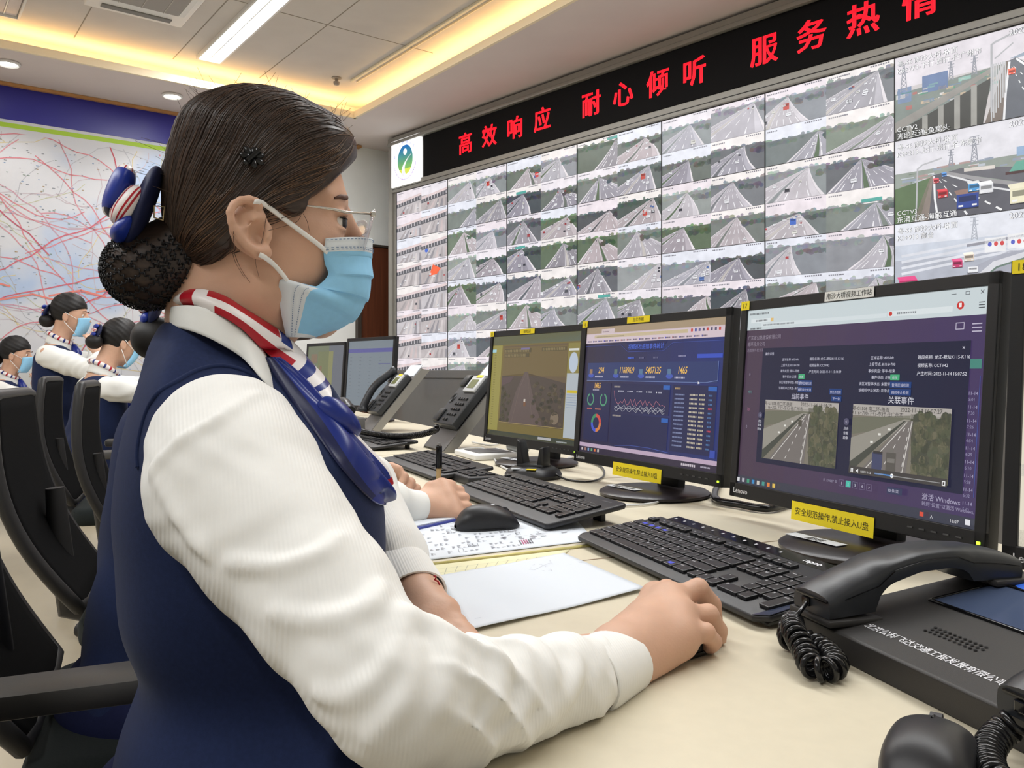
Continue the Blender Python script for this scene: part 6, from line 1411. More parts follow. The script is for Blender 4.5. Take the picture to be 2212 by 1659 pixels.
# left sleeve
A2 = Sdf(); A2.chain([Vector((-0.01,0.13,0.985)), Vector((0.02,0.19,0.93)), el_l, W(at(846,1205,0.925)), W(at(868,1240,0.897))], [0.052,0.058,0.048,0.038,0.029], 0.02)
A2.post = lambda P, d: d+0.0022*np.sin(110*(P[:,0]-0.6*P[:,1])+4*np.sin(30*P[:,2]))
A2.fn(lambda P: np.where(P[:,0] > 0.16, ZD-P[:,2], -1.0), op='i', k=0.004)
V, Q = surface(lambda P, c=None, r=None: A2.ev(P,c,r), (-0.08,0.0,0.74), (0.26,0.30,1.06), 0.004); V = relax(V, Q, 1, 0.5); npmesh('sleeve', V, Q, M_shirt, me)
c0 = W(at(862,1232,0.900)); c1 = W(at(897,1294,0.855)); cl = cuff(c0, c1-c0, 0.0350, 0.0350, (c1-c0).length*0.95, 0.88)
cl_hit = lambda u, v: px(u, v, (W(at(u,v,0.838))).y)
mk = MB(); mk.tube([cl_hit(u,v) for u, v in ((936,1243),(942,1246),(939,1252),(946,1256),(950,1264))], 0.0009, 5); mk.build('cuff_embroidery', M_red, cl, smooth=True)

# --- ribbons for collar and scarf: stations of (upper edge, lower edge) photo points with their depth
def ribbon(name, st, m, parent, n=40, w=9, bulge=0.006, pat=None, thick=0.0012, wave=0.0, over=None):
    U = bez([px(*a) for a, b in st], n); L = bez([px(*b) for a, b in st], n)
    ctr = Vector((-0.03,0.0,1.03)); mb = MB()
    def fn(i, j):
        k = int(round(i*(n-1))); a, b = Vector(U[k]), Vector(L[k]); p = a.lerp(b, j); o = Vector((p.x-ctr.x, p.y-ctr.y, 0)); o = o.normalized() if o.length > 1e-6 else Vector((0,-1,0))
        p = p+o*(bulge*math.sin(math.pi*j)+wave*math.sin(9*j+5*i))
        if over:
            d = p-B1.c; h = march(over, np.array(B1.c), np.array(d), 0.6, 1.02, 0.004)
            if h is not None: p = Vector(h)-d.normalized()*(0.0035+0.6*bulge*math.sin(math.pi*j)+wave*math.sin(9*j+5*i))
        return tuple(p)
    mb.grid(fn, n, w)
    if pat:
        for k in range(len(mb.f)): i, j = divmod(k, w-1); mb.m[k] = pat(i/(n-2), j/(w-2))
    o = mb.build(name, m, parent, smooth=True); md = o.modifiers.new('thick', 'SOLIDIFY'); md.thickness = thick; md.offset = 0; return o
col_st = [((372,668,.045),(372,706,.05)),((371,664,.0),(369,705,.0)),((374,663,-.03),(373,706,-.035)),((402,660,-.055),(398,711,-.06)),((436,664,-.068),(432,722,-.074)),((474,680,-.074),(474,742,-.082)),((512,703,-.074),(522,772,-.082)),((546,732,-.070),(556,808,-.094)),((574,768,-.064),(584,838,-.098)),((592,800,-.056),(604,862,-.090))]
col = ribbon('shirt_collar', col_st, M_shirtf, me, n=48, bulge=0.001, thick=0.0016)
ribbon('shirt_collar', [((u,v,-b+0.0),(u2,v2,-b2)) for (u,v,b),(u2,v2,b2) in col_st[1:]], M_shirtf, me, n=40, bulge=0.004, thick=0.002)
ring = [((392,640,.03),(386,668,.034)),((392,634,-.01),(384,666,-.012)),((404,627,-.035),(402,662,-.042)),((440,626,-.055),(436,664,-.066)),((485,640,-.064),(482,684,-.077)),((530,668,-.064),(524,712,-.078)),((572,694,-.058),(560,748,-.073)),((608,718,-.050),(594,778,-.066)),((642,748,-.042),(626,800,-.058)),((672,782,-.034),(652,822,-.048)),((700,815,-.024),(680,846,-.036)),((707,850,-.016),(692,866,-.024)),((700,880,-.012),(695,882,-.016))]
def pat1(s, t):
    if 0.16 < s < 0.22: return 1
    if 0.27 < s < 0.56 and t < 0.34: return 1
    if 0.30 < s < 0.66 and t > 0.70: return 1
    if 0.57 < s < 0.62 and t < 0.45: return 2
    if 0.70 < s < 0.76 or 0.81 < s < 0.85: return 2
    if s > 0.93: return 1
    return 0
scarf = ribbon('scarf', ring, [M_swhite,M_red,M_sblue], me, n=170, w=33, bulge=0.007, pat=pat1, over=lambda P: T1.ev(P))
ribbon('scarf_far_side', [((u,v,-b),(u2,v2,-b2)) for (u,v,b),(u2,v2,b2) in ring[1:]], [M_swhite,M_red,M_sblue], scarf, n=60, w=9, bulge=0.007, pat=pat1)
tail = [((596,772,-.058),(572,772,-.072)),((642,808,-.060),(592,806,-.078)),((692,862,-.045),(622,850,-.086)),((722,890,-.034),(650,886,-.090)),((762,935,-.030),(690,940,-.088)),((800,985,-.030),(735,1005,-.080)),((828,1022,-.030),(775,1056,-.066)),((840,1048,-.028),(804,1086,-.050)),((833,1072,-.024),(822,1092,-.032))]
ribbon('scarf_tail', tail, [M_sblue,M_snavy], scarf, n=70, w=15, bulge=0.009, wave=0.0036, over=lambda P: T1.ev(P), pat=lambda s, t: 1 if t > 0.80 and s < 0.85 else 0)
ribbon('scarf_tail', [((700,872,-.016),(694,880,-.020)),((722,884,-.012),(712,900,-.02)),((752,918,-.008),(742,935,-.018)),((792,962,-.006),(780,975,-.02)),((820,990,-.006),(808,1005,-.02)),((838,1012,-.004),(826,1028,-.018)),((845,1040,-.004),(836,1052,-.014))], [M_swhite,M_sblue,M_red], scarf, n=60, w=9, bulge=0.004, over=lambda P: T1.ev(P), pat=lambda s, t: 2 if s > 0.9 else (1 if t > 0.6 else 0))
kn = MB()
def tv(u, v, b):
    h = B1.hit(lambda P: T1.ev(P), u, v); r = B1.ray(u, v).normalized(); return (h if h is not None else px(u, v, b))-r*0.009
kn.tube(bez([tv(*q) for q in [(690,868,0),(704,878,0),(724,892,0),(748,912,0),(770,934,0)]], 24), [0.002+0.0095*math.sin(math.pi*(0.04+0.92*k/23))**0.6 for k in range(24)], 14)
kn.build('scarf_knot', M_sblue, scarf, smooth=True)

# --- face mask with ear loops, glasses
me_edge = [(703,515,-.056),(701,530,-.059),(699,547,-.060),(702,570,-.061),(709,592,-.061),(694,611,-.062),(676,620,-.063),(640,610,-.066),(606,604,-.067),(603,640,-.064),(608,680,-.058),(618,728,-.050)]
mf = [(797,524),(798,540),(799,556),(800,580),(800,600),(797,625),(792,645),(782,668),(766,690),(742,706),(712,718),(668,732)]
E_ = bez([skin_pt(*q, 0.0025) if q[1] < 622 else px(*q) for q in me_edge], 60); F_ = bez([px(u,v,0) for u, v in mf], 60)
def mask_pt(i, j):                                     # i: cheek edge - front - other cheek; j: top to bottom
    k = j*59; k0 = min(int(k), 58); f = k-k0; e = Vector(E_[k0]).lerp(Vector(E_[k0+1]), f); r = Vector(F_[k0]).lerp(Vector(F_[k0+1]), f)
    s = 2*i-1; a = abs(s); pz = 1.25-0.5*max(0, 1-j*3.0); ex = math.cos(a*math.pi/2)**(0.62+0.5*max(0,1-j*2.6)); by = math.sin(a*math.pi/2)**pz
    p = Vector((e.x+(r.x-e.x)*ex, math.copysign(-e.y*by, s), e.z+(r.z-e.z)*ex))
    ple = ((j*5.2) % 1.0); o = Vector((0.55, (0.85 if s > 0 else -0.85)*a, -0.1)); env = (1-a**4)*(1 if 0.2 < j < 0.9 else 0)
    return p+o*(0.0040*(ple-0.5)*env)
mb = MB(); nu, nv = 61, 71
mb.grid(lambda i, j: tuple(mask_pt(i, j)), nu, nv)
for k in range(len(mb.f)):
    i, j = divmod(k, nv-1); s = abs(2*i/(nu-2)-1); t = j/(nv-2)
    mb.m[k] = 1 if t < 0.16 or (s > 0.91 and t > 0.66) or t > 0.985 else 0
mask = mb.build('face_mask', [M_maskb,M_maskw], me, smooth=35); md = mask.modifiers.new('thick','SOLIDIFY'); md.thickness = 0.0012; md.offset = 0
mb = MB()
for j0 in (0.03, 0.125, 0.15):
    for k in range(40):
        i0, i1 = (k+0.1)/40, (k+0.6)/40
        if i0 < 0.5: mb.tube([mask_pt(i0,j0)+Vector((0.001,-0.0014,0)), mask_pt(i1,j0)+Vector((0.001,-0.0014,0))], 0.00035, 4)
for i0 in (0.020, 0.038):
    for k in range(26): j0, j1 = 0.70+0.30*(k+0.1)/26, 0.70+0.30*(k+0.6)/26; mb.tube([mask_pt(i0,j0)+Vector((-0.0004,-0.0016,0)), mask_pt(i0,j1)+Vector((-0.0004,-0.0016,0))], 0.00035, 4)
o = mb.build('stitching', M_stitch, mask); o['kind'] = 'stuff'
for L_ in ([(708,547,-.062),(690,530,-.066),(650,500,-.072),(610,470,-.077),(575,444,-.081),(560,436,-.083),(548,436,-.078)], [(625,618,-.068),(620,606,-.071),(608,590,-.073),(590,570,-.075),(572,556,-.078),(560,550,-.077)]):
    P_ = bez([skin_pt(*q, 0.002) for q in L_], 30); mb = MB()
    for a, b in ((0,1),): 
        mb.grid(lambda i, j: tuple(Vector(P_[int(round(i*29))])+Vector((0.0018*math.cos(6.28319*j)*0.5, 0.0009*math.sin(6.28319*j), 0.0021*math.cos(6.28319*j)))), 30, 9)
    mb.build('ear_loop', M_ear, mask, smooth=True)
M_lens = mat('lens_clear', (246,248,252), 0.02, trans=1.0, ior=1.35, alpha=0.45); M_clr = mat('clear_plastic', (236,236,242), 0.05, trans=0.7, ior=1.3, alpha=0.6); M_wire = mat('glasses_wire', (200,196,188), 0.25, metal=0.9)
gx = px(787,500,-0.03).x
G_c = lambda y, z: Vector((gx+0.014-0.10*abs(y)*2.0+0.26*z-0.004, y, HC.z+0.010+z))
gl = None
for sy in (-1, 1):
    mb = MB(); mb.grid(lambda i, j: tuple(G_c(sy*(0.031+0.0245*(abs(math.cos(6.28319*i))**0.75*math.copysign(1,math.cos(6.28319*i)))*j), 0.0215*abs(math.sin(6.28319*i))**0.75*math.copysign(1,math.sin(6.28319*i))*j)), 40, 6, closeu=True)
    if gl is None: gl = mb.build('glasses', M_lens, me, smooth=True); md = gl.modifiers.new('thick','SOLIDIFY'); md.thickness = 0.0016; o = gl
    else: o = mb.build('far_lens', M_lens, gl, smooth=True); md = o.modifiers.new('thick','SOLIDIFY'); md.thickness = 0.0016
    rim = [G_c(sy*(0.031+0.0245*(abs(math.cos(a))**0.75*math.copysign(1,math.cos(a)))), 0.0215*abs(math.sin(a))**0.75*math.copysign(1,math.sin(a))) for a in [6.28319*k/40 for k in range(40)]]
    MB().tube(rim, 0.0013, 6, closed=True).build('lens_edge', M_clr, gl, smooth=True)
    e = G_c(sy*0.056, 0.014); t0 = px(600,437,-.079); tm = skin_pt(720,452,-.066,0.004); 
    pts = [e, px(745,458,-.066), tm, px(660,444,-.075), t0, px(560,428,-.078)] if sy < 0 else [e]+[Vector((p.x,-p.y,p.z)) for p in (px(745,458,-.066), tm, px(660,444,-.075), t0)]
    MB().tube(pts, [0.0009,0.0012,0.0014,0.0008,0.0007,0.0007][:len(pts)], 8).build('temple', M_wire, gl, smooth=True)
    mb = MB(); mb.X = Matrix.Translation(e); mb.box((0,0,0), (0.005,0.004,0.005), None, 0.001); mb.build('hinge', M_wire, gl)
    mb = MB(); mb.tube(bez([G_c(sy*0.012,0.004), G_c(sy*0.010,-0.002)+Vector((-0.008,0,0)), G_c(sy*0.009,-0.010)+Vector((-0.010,0,0))], 10), 0.0012, 6); mb.build('nose_pad', M_clr, gl, smooth=True)
MB().tube([G_c(-0.008,0.006), G_c(0,0.009), G_c(0.008,0.006)], 0.0010, 6).build('bridge', M_wire, gl, smooth=True)
# --- lap, legs and shoes under the desk
L1 = Sdf()
L1.ell(Vector((-0.02,0,0.56)), (0.15,0.18,0.11), 0.03)
for sy in (-1, 1): L1.chain([Vector((0.0,sy*0.09,0.55)), Vector((0.40,sy*0.10,0.53)), Vector((0.43,sy*0.10,0.10))], [0.095,0.068,0.045], 0.03)
V, Q = surface(lambda P, c=None, r=None: L1.ev(P,c,r), (-0.22,-0.24,0.04), (0.54,0.24,0.74), 0.009); npmesh('trousers', V, Q, M_skirt, me)
for sy in (-1, 1):
    mb = MB(); mb.tube([(0.40,sy*0.10,0.045),(0.46,sy*0.10,0.045),(0.56,sy*0.10,0.032),(0.60,sy*0.10,0.026)], [0.036,0.040,0.034,0.014], 14); mb.build('shoe', M_shoe, me, smooth=True)
# ---------------------------------------------------------------- office chairs
M_chair = mat('chair_black', (38,37,37), 0.5, bump=0.05, bscale=300)
M_mesh = mat('chair_mesh_black', (10,10,11), 0.95, bump=0.3, bscale=700, spec=0.1)
M_seatf = mat('chair_seat_fabric', (26,32,32), 0.95, var=0.15, vscale=300, bump=0.2, bscale=900)
def office_chair(label, o, yaw, seat_z=0.46, arm_z=0.20, top=0.94, tilt=12, pad0=-0.16, ay=0.285):
    f = Vector((math.cos(R(yaw)), math.sin(R(yaw)), 0)); T = basis(Vector((o[0],o[1],0)), f, UP.cross(f), UP); t = thing('office_chair', label, 'chair', T, 'black office chairs')
    m = MB(); m.prism([(-0.23,-0.20),(-0.20,-0.235),(0.18,-0.25),(0.245,-0.21),(0.26,0),(0.245,0.21),(0.18,0.25),(-0.20,0.235),(-0.23,0.20)], seat_z-0.07, seat_z, None, 0.025, 3); m.build('seat', M_seatf, t, smooth=50)
    X = Matrix.Translation((-0.225,0,seat_z+0.02)) @ Matrix.Rotation(R(-tilt),4,'Y'); hb = (top-seat_z)
    cv = lambda z: -0.045*math.sin(math.pi*min(1,z/hb))+0.05*(z/hb)**3*0
    rail = lambda sy: [(cv(z)-0.0, sy*(0.185+0.045*math.sin(math.pi*(0.12+0.8*z/hb))), z) for z in [hb*k/14 for k in range(15)]]
    m = MB()
    pts = rail(-1)+[(cv(hb), y, hb+0.004) for y in (-0.15,-0.05,0.05,0.15)]+rail(1)[::-1]+[(cv(0), y, -0.005) for y in (0.12,0.0,-0.12)]
    m.tube(pts, 0.0145, 10, X, closed=True); m.build('back_frame', M_chair, t, smooth=50)
    m = MB(); m.grid(lambda i, j: (cv(hb*j)+0.012, (2*i-1)*(0.185+0.045*math.sin(math.pi*(0.12+0.8*j))), hb*j), 12, 16, X)
    o_ = m.build('back_mesh', M_mesh, t, smooth=True); md = o_.modifiers.new('t','SOLIDIFY'); md.thickness = 0.004
    m = MB(); m.tube([(-0.16,0,seat_z-0.06),(-0.27,0,seat_z-0.03),(-0.29,0,seat_z+0.12),(-0.30,0,seat_z+0.25)], [0.03,0.028,0.026,0.02], 10); m.build('back_spine', M_chair, t, smooth=50)
    for sy in (-1, 1):
        m = MB(); pad = m.prism([(pad0,-0.034),(0.09,-0.042),(0.13,-0.034),(0.13,0.034),(0.09,0.042),(pad0,0.034)], seat_z+arm_z, seat_z+arm_z+0.030, Matrix.Translation((0,sy*ay,0)), 0.008, 2); ar = m.build('armrest', mat('armrest_grey', (74,72,70), 0.42, bump=0.05, bscale=300), t, smooth=40)
        m = MB(); m.tube([(-0.02,sy*0.24,seat_z-0.05),(-0.03,sy*(ay+.005),seat_z-0.02),(-0.02,sy*(ay+.007),seat_z+0.08),(0.0,sy*(ay+.002),seat_z+arm_z)], [0.018,0.02,0.02,0.026], 10); m.build('arm_post', M_chair, t, smooth=50)
        m = MB()
        for k in range(3): m.lathe([(0.030,0.0),(0.034,0.004),(0.030,0.008)], 16, Matrix.Translation((-0.01,sy*(ay+.004),seat_z+0.07+0.035*k)))
        m.build('arm_collar', mat('chair_grey', (120,116,110), 0.45), t, smooth=50)
    m = MB(); m.tube([(0,0,0.10),(0,0,seat_z-0.07)], [0.032,0.024], 16); m.build('gas_column', M_chair, t, smooth=50)
    for k in range(5):
        a = 2*math.pi*k/5+0.3; c, s_ = math.cos(a), math.sin(a)
        m = MB(); m.tube([(0.02*c,0.02*s_,0.105),(0.29*c,0.29*s_,0.068)], [0.026,0.018], 8); lg = m.build('base_leg', M_chair, t, smooth=50)
        m = MB(); m.tube([(0.30*c-0.018*s_,0.30*s_+0.018*c,0.028),(0.30*c+0.018*s_,0.30*s_-0.018*c,0.028)], 0.027, 14); m.build('caster', M_chair, lg, smooth=40)
    return t
office_chair('black office chair under the woman in front, mostly hidden by her', B1.M @ Vector((-0.03,0.0,0)), 23, 0.455, 0.165, pad0=-0.34, ay=0.245)

# ---------------------------------------------------------------- the four women farther along the desk
def woman(label, head, yaw, headpitch=0, lean=0.0, seat=None, arms=None, h=0.006, bun=True, standing=False, scale=1.0, maskon=True, shoulder=None, glasses=False, bun_dz=0.0, grip=0.0, roll=0.0, skirt_hem=None, legs=True):
    """head: centre of the head in the world; arms: (left, right) lists of world points elbow, wrist, fingertip direction"""
    B = Body(Vector((head.x, head.y, 0)), yaw); t = thing('person', label, 'person', B.M); hc = Vector((0,0,head.z)); s = scale
    sh = Vector((-0.066-lean*0.3, 0, head.z-0.190*s)); hip = Vector((-0.06-lean, 0, sh.z-0.40*s)); w = lambda p: B.I @ Vector(p)
    Hh = Matrix.Translation(hc) @ Matrix.Rotation(R(headpitch),4,'Y'); hv = lambda x, y, z: Hh @ (Vector((x,y,z))*s)
    A = Sdf(); A.ell(hv(-0.008,0,0.045), (0.078*s,0.066*s,0.084*s), 0.0); A.ell(hv(0.030,0,-0.005), (0.052*s,0.056*s,0.078*s), 0.03); A.ell(hv(0.046,0,-0.055), (0.032*s,0.032*s,0.036*s), 0.02)
    A.cone(hv(0.078,0,0.020), hv(0.092,0,-0.008), 0.007*s, 0.011*s, 0.012)
    for sy in (-1,1):
        A.ell(hv(-0.008,sy*0.070,0.002), (0.015*s,0.009*s,0.028*s), 0.004); A.ell(hv(-0.004,sy*0.080,0.0), (0.008*s,0.006*s,0.014*s), 0.003, 's'); A.ell(hv(0.082,sy*0.031,0.020), (0.014*s,0.016*s,0.009*s), 0.008, 's')
    A.chain([hv(-0.025,0,-0.03), Vector((sh.x+0.015,0,sh.z+0.07)), Vector((sh.x,0,sh.z-0.02))], [0.050*s,0.048*s,0.06*s], 0.03)
    A.cone(sh, hip, 0.07*s, 0.08*s, 0.03)
    SL = []; 
    for sy, arm in ((1, arms[0]), (-1, arms[1])):
        S0 = Vector((sh.x, sy*0.15*s, sh.z-0.01)); E_, Wr, Ft = (w(p) for p in arm); A.chain([sh, S0, E_, Wr], [0.05*s,0.036*s,0.030*s,0.020*s], 0.02)
        ax = (Ft-Wr); L = ax.length; ax.normalize(); side = Vector((0,0,1)).cross(ax); side = side.normalized() if side.length > 0.2 else Vector((0,1,0)); nrm = ax.cross(side); rl = R(roll)*(-sy); side, nrm = side*math.cos(rl)+nrm*math.sin(rl), nrm*math.cos(rl)-side*math.sin(rl)
        mc = [Wr+ax*L*0.46+side*q*0.0185*s for q in (1.4,0.5,-0.5,-1.4)]
        ch = [[m_+ax*L*0.24*k_+nrm*(-0.012)*s+side*0.002*q, m_+ax*L*0.40*k_-nrm*0.024*s, m_+ax*L*0.50*k_-nrm*0.040*s] for m_, k_, q in zip(mc, (0.95,1.05,1.0,0.82), (1,0,0,-1))]
        if grip:
            ch = [[m_+ax*0.030*k_+nrm*(-0.008), m_+ax*0.030*k_-nrm*0.034, m_+ax*0.008-nrm*0.044] for m_, k_ in zip(mc, (0.95,1.05,1.0,0.85))]
        tz = side*(-sy)*1.0
        hand(A, Wr+ax*0.01, mc, ch, [Wr+ax*L*0.12+tz*0.012, Wr+ax*L*0.30+tz*0.034, Wr+ax*L*0.44+tz*0.040, Wr+ax*L*0.56+tz*0.036], palm_r=0.0125*s, fr=0.0078*s, wr=0.018*s)
        SL.append((sy, S0, E_, Wr))
    V, Q = surface(lambda P, c=None, r=None: A.ev(P,c,r), (-0.35,-0.5,hip.z-0.1), (0.75,0.5,head.z+0.16), h*0.75, slack=1.5); npmesh('body', V, Q, M_skin, t)
    for sy in (-1,1):
        e = MB(); e.X = Matrix.Translation(hv(0.066,sy*0.031,0.018)); bm = bmesh.new(); bmesh.ops.create_uvsphere(bm, u_segments=16, v_segments=10, radius=0.0088*s); e.bm(bm); eo = e.build('eye', M_eye, t, smooth=True)
        e = MB(); e.X = Matrix.Translation(hv(0.066,sy*0.031,0.018)) @ Matrix.Rotation(R(90),4,'Y'); e.lathe([(0,0.0092*s),(0.0062*s,0.0070*s)], 16); e.build('iris', M_iris, eo)
        e = MB(); e.tube([hv(0.0835,sy*0.016,0.040), hv(0.081,sy*0.030,0.044), hv(0.070,sy*0.046,0.040)], 0.0022*s, 6); e.build('eyebrow', M_brow, t, smooth=True)
    Hs = Sdf(); Hs.ell(hv(-0.014,0,0.050), (0.093*s,0.078*s,0.093*s), 0.0); Hi = Hh.inverted()
    def hf(P, c=None, r=None):
        d = Hs.ev(P); q = np.array([tuple(Hi @ Vector(p)) for p in P])/s if len(P) < 4 else ((np.c_[P, np.ones(len(P))] @ np.array(Hi).T)[:, :3])/s
        cut = np.maximum(q[:,0]-0.030, 0.030-q[:,2]+0.55*(q[:,0]-0.02)); face = np.minimum(q[:,0]+0.012, 0.075-q[:,2]-0.25*np.abs(q[:,1]))*1.0
        ridge = 0.0012*np.sin(260*q[:,2]+120*q[:,0]); return np.maximum(d+ridge, np.maximum(np.minimum(q[:,0]-0.0+0.35*(0.02-q[:,2])-0.005, 0.058-q[:,2]+0.4*(q[:,0]-0.07)), -(q[:,2]+0.075))*s)
    V, Q = surface(hf, tuple(hc-Vector((.15,.12,.13))), tuple(hc+Vector((.13,.12,.18))), 0.005, slack=2.2); V = relax(V, Q, 1); ho = npmesh('hair', V, Q, M_hairb, t)
    if bun:
        bn = MB(); bm = bmesh.new(); bmesh.ops.create_uvsphere(bm, u_segments=24, v_segments=16, radius=1); bc_ = hv(-0.118,0,-0.022+bun_dz)
        bn.bm(bm, Matrix.Translation(bc_) @ Matrix.Diagonal((0.040*s,0.042*s,0.036*s,1))); bo = bn.build('hair_bun', M_hairb, t, smooth=True)
        bw = thing_part = MB(); bm = bmesh.new(); bmesh.ops.create_uvsphere(bm, u_segments=20, v_segments=12, radius=1)
        bw.bm(bm, Matrix.Translation(hv(-0.120,0,0.030+bun_dz)) @ Matrix.Rotation(R(20),4,'Y') @ Matrix.Diagonal((0.010*s,0.042*s,0.040*s,1))); bwo = bw.build('hair_bow', M_bow, t, smooth=True)
        for k, (dx, dz, rr, mm) in enumerate(((-0.016,0.022,20,M_bowb),(-0.018,0.0,20,M_swhite),(-0.015,-0.02,20,M_bowb))):
            l = MB(); bm = bmesh.new(); bmesh.ops.create_uvsphere(bm, u_segments=18, v_segments=10, radius=1); l.bm(bm, Matrix.Translation(hv(-0.120+dx,0,0.030+dz+bun_dz)) @ Matrix.Rotation(R(rr),4,'Y') @ Matrix.Diagonal((0.009*s,0.028*s,0.013*s,1)))
            for q in range(len(l.f)):
                if mm is M_swhite and q % 4 == 0: l.m[q] = 1
            l.build('bow_loop', [mm, M_red], bwo, smooth=True)
    # clothes
    T_ = Sdf(); mid = sh.lerp(hip, 0.5)
    zs = [(sh.z+0.045*s,sh.x+0.004,0.050*s,0.065*s),(sh.z+0.02*s,sh.x,0.078*s,0.125*s),(sh.z-0.02*s,sh.x,0.098*s,0.158*s),(sh.z-0.10*s,sh.x*0.9+hip.x*0.1+0.01,0.115*s,0.158*s),(mid.z,mid.x+0.01,0.112*s,0.148*s),(hip.z+0.06*s,hip.x,0.105*s,0.142*s),(hip.z-0.04*s,hip.x,0.125*s,0.165*s),(hip.z-0.12*s,hip.x,0.14*s,0.18*s)]
    T_.fn(torso_fn(sorted(zs))); T_.cone(Vector((sh.x+0.012,0,sh.z-0.01)), Vector((sh.x+0.03,0,sh.z+0.09)), 0.052*s, 0.056*s, 0.006, 's'); T_.fn(lambda P: np.maximum(P[:,2]-(sh.z+0.045*s), (hip.z-0.10*s if skirt_hem is None else skirt_hem)-P[:,2]), op='i', k=0.01)
    T_.post = lambda P, d: d+0.003*np.sin(40*P[:,2]+30*P[:,0]+3*np.sin(14*P[:,1]))*np.clip((sh.z-0.08-P[:,2])*8,0,1)
    V, Q = surface(lambda P, c=None, r=None: T_.ev(P,c,r), (hip.x-0.22,-0.24,hip.z-0.16), (max(sh.x,hip.x)+0.2,0.24,sh.z+0.09), h*1.2, slack=1.8); V = relax(V, Q, 1); npmesh('vest', V, Q, M_vest, t)
    for sy, S0, E_, Wr in SL:
        Z = Sdf(); Wc = E_.lerp(Wr, 0.93); Z.chain([S0+Vector((0,-sy*0.02,-0.01)), S0.lerp(E_,0.5), E_, E_.lerp(Wr,0.55), Wc], [0.062*s,0.060*s,0.050*s,0.043*s,0.031*s], 0.02)
        Z.cone(Wc, E_.lerp(Wr,1.02), 0.031*s, 0.029*s, 0.003); Z.post = lambda P, d: d+0.0022*np.sin(85*(P[:,0]-P[:,2])+4*np.sin(30*P[:,1]))
        if not standing: Z.fn(lambda P: np.where(P[:,0] > 0.22, ZD-P[:,2], -1.0), op='i', k=0.004)
        V, Q = surface(lambda P, c=None, r=None: Z.ev(P,c,r), tuple(min(S0[k],E_[k],Wr[k])-0.10 for k in range(3)), tuple(max(S0[k],E_[k],Wr[k])+0.10 for k in range(3)), h, slack=1.6); V = relax(V, Q, 1); npmesh('sleeve', V, Q, M_shirtf, t)
    c_ = MB(); c_.grid(lambda i, j: (sh.x+0.012+(0.056+0.012*(1-j))*s*math.cos(6.28319*i)+0.012*j, 0.058*s*(1+0.15*(1-j))*math.sin(6.28319*i), sh.z+0.035*s+0.050*s*j-0.030*s*math.cos(6.28319*i)), 36, 6, closeu=True); co = c_.build('shirt_collar', M_shirtf, t, smooth=True); md = co.modifiers.new('t','SOLIDIFY'); md.thickness = 0.004
    sc_ = MB(); sc_.tube([(sh.x+0.018+0.058*s*math.cos(a), 0.058*s*math.sin(a), sh.z+0.085*s-0.032*s*math.cos(a)) for a in [6.28319*k/48 for k in range(48)]], 0.012*s, 8, closed=True)
    for q in range(len(sc_.f)):
        k = q//8; sc_.m[q] = (0,1,0,0,2,0)[k % 6]
    so = sc_.build('scarf', [M_swhite,M_red,M_sblue], t, smooth=True)
    tl = MB(); tl.tube([(sh.x+0.085*s,0.0,sh.z+0.045*s),(sh.x+0.105*s,-0.01,sh.z+0.0*s),(sh.x+0.125*s,-0.02,sh.z-0.09*s),(sh.x+0.13*s,-0.02,sh.z-0.15*s)], [0.014*s,0.026*s,0.040*s,0.012*s], 10); tl.build('scarf_tail', M_sblue, so, smooth=True)
    if maskon:
        mk = MB(); mk.grid(lambda i, j: tuple(hv(0.046+0.054*math.cos((2*i-1)*1.5)**0.7*(1-0.5*(j-0.25)**2)-0.022*j*j, 0.060*math.sin((2*i-1)*1.5), 0.002-0.098*j+0.008*math.cos((2*i-1)*1.5)*(1-j))), 25, 14)
        mo = mk.build('face_mask', M_maskb, t, smooth=True); md = mo.modifiers.new('t','SOLIDIFY'); md.thickness = 0.003; md.offset = 1
        for sy in (-1,1):
            for z0, z1 in ((-0.004,0.028),(-0.088,-0.022)): lp = MB(); lp.tube([hv(0.050,sy*0.061,z0), hv(0.02,sy*0.068,(z0+z1)/2), hv(-0.010,sy*0.075,z1)], 0.0018*s, 6); lp.build('ear_loop', M_ear, mo, smooth=True)
    if legs:
        G = Sdf(); G.ell(hip+Vector((0.0,0,-0.06*s)), (0.15*s,0.18*s,0.11*s), 0.03)
        kn = 0.40; kz = hip.z-0.10*s
        for sy in (-1,1):
            if standing: G.chain([hip+Vector((0,sy*0.085,-0.05)), Vector((hip.x+0.02,sy*0.09,0.45)), Vector((hip.x,sy*0.09,0.08))], [0.095*s,0.065*s,0.045*s], 0.03)
            else: G.chain([hip+Vector((0.02,sy*0.09,-0.08)), Vector((hip.x+kn,sy*0.10,kz)), Vector((hip.x+kn+0.03,sy*0.10,0.09))], [0.095*s,0.066*s,0.045*s], 0.03)
            f_ = MB(); fx = hip.x if standing else hip.x+kn+0.02; f_.tube([(fx-0.02,sy*0.10,0.045),(fx+0.05,sy*0.10,0.042),(fx+0.15,sy*0.10,0.030),(fx+0.18,sy*0.10,0.024)], [0.036,0.038,0.034,0.014], 12); f_.build('shoe', M_shoe, t, smooth=True)
        V, Q = surface(lambda P, c=None, r=None: G.ev(P,c,r), (hip.x-0.2,-0.24,0.03), (hip.x+0.55,0.24,hip.z+0.09), 0.011, slack=1.6); npmesh('trousers', V, Q, M_skirt, t)
    return B, t
M_hairb = mat('hair_black', (20,17,17), 0.55, var=0.3, vscale=60)
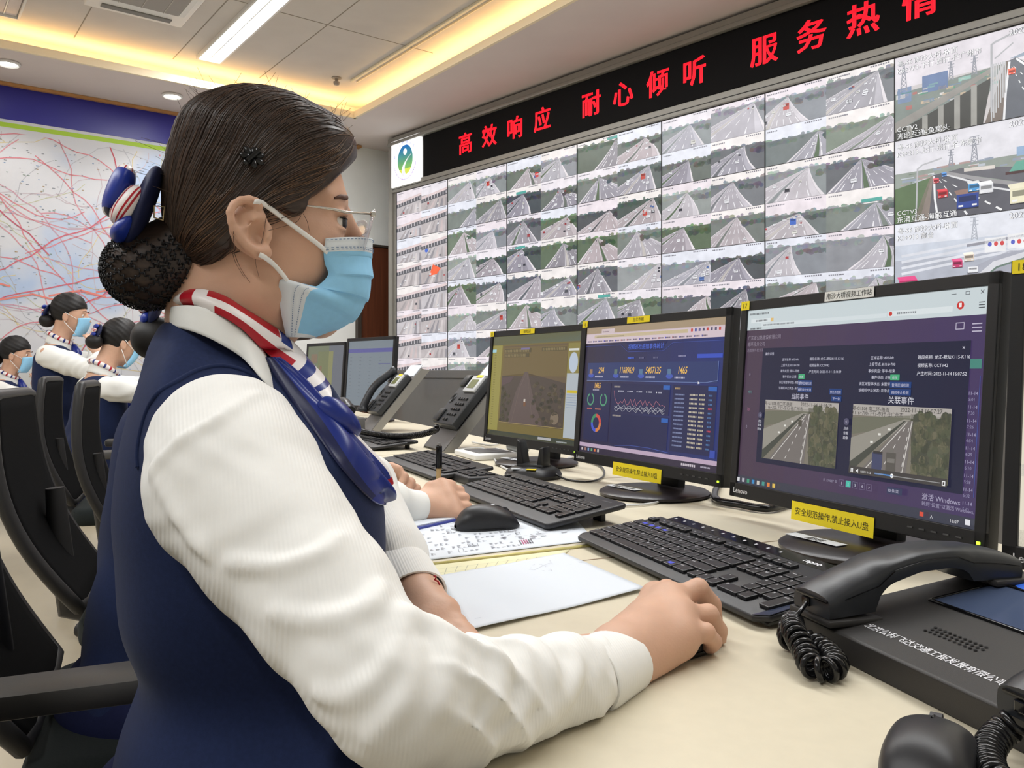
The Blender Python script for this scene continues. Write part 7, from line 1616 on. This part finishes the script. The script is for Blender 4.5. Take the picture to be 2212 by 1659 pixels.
# second woman: beyond the first one, writing with a pen
hd2 = Vector((-0.475,1.42,1.115))
B2, w2 = woman('woman writing with a pen, mostly hidden behind the woman in front', hd2, 23, 2, 0.06, arms=((Vector((-0.42,1.62,0.82)), Vector((-0.260,1.560,0.792)), Vector((-0.135,1.490,0.800))), (Vector((-0.33,1.245,0.835)), at(893,1098,1.375), at(893,1098,1.375)+Vector((0.128,0.062,0.012)))), h=0.004, bun_dz=-0.045, grip=1.0, roll=45)
pn = thing('pen', 'black pen with a clear grip held upright in the writing hand', 'pen', at(948,1034,1.445)); 
m = MB(); m.tube([(-0.001,0,-0.02),(0.0,0,0.018)], [0.0040,0.0046], 14); m.build('grip', mat('pen_clear', (206,180,130), 0.2, trans=0.3), pn, smooth=50)
m = MB(); m.tube([(0.0,0,0.018),(0.0,0.0,0.056),(0.0,0,0.058)], [0.0056,0.0058,0.004], 14); m.build('barrel', M_gloss, pn, smooth=50)
m = MB(); m.tube([(0.0,0,0.058),(0,0,0.062)], [0.0032,0.0024], 12); m.tube([(-0.001,0,-0.055),(-0.001,0,-0.02)], [0.0008,0.0040], 12); m.build('metal_tip', M_steel, pn, smooth=50)
office_chair('black office chair of the writing woman with its back at the left edge', Vector((-0.535,1.40,0)), 23, 0.47, 0.10, 0.92, 18)
# three women at the far desk places
B3, w3 = woman('woman at the back in profile raising a hand to her blue mask', at(153,688,4.55), 12, 4, 0.02, arms=((at(215,800,4.5), at(205,750,4.55), at(196,700,4.55)), (at(202,806,4.30), at(214,768,4.36), at(196,712,4.42))), h=0.008)
B4, w4 = woman('woman bending forward with her face hidden, seated before the one raising a hand', at(258,748,4.15), 45, 20, 0.10, arms=((at(300,835,4.35), at(350,860,4.4), at(380,862,4.4)), (at(285,845,4.0), at(345,862,4.1), at(372,864,4.15))), h=0.008)
B5, w5 = woman('woman at the left edge in profile with a blue mask and black hair', at(36,772,5.4), 12, 4, 0.0, arms=((at(75,880,5.3), at(85,838,5.3), at(80,790,5.3)), (at(62,872,5.1), at(88,850,5.12), at(80,800,5.15))), h=0.009)
office_chair('empty black office chair with a tilted back, second from the front', Vector((-0.77,2.02,0)), 20, 0.48, 0.11, 0.95, 20)
office_chair('black office chair whose tall frame stands before the bending woman', Vector((-1.07,2.81,0)), 20, 0.48, 0.19, 0.94, 12)
office_chair('farthest black office chair, in front of the woman raising a hand', Vector((-1.52,3.41,0)), 20, 0.48, 0.19, 0.95, 12)
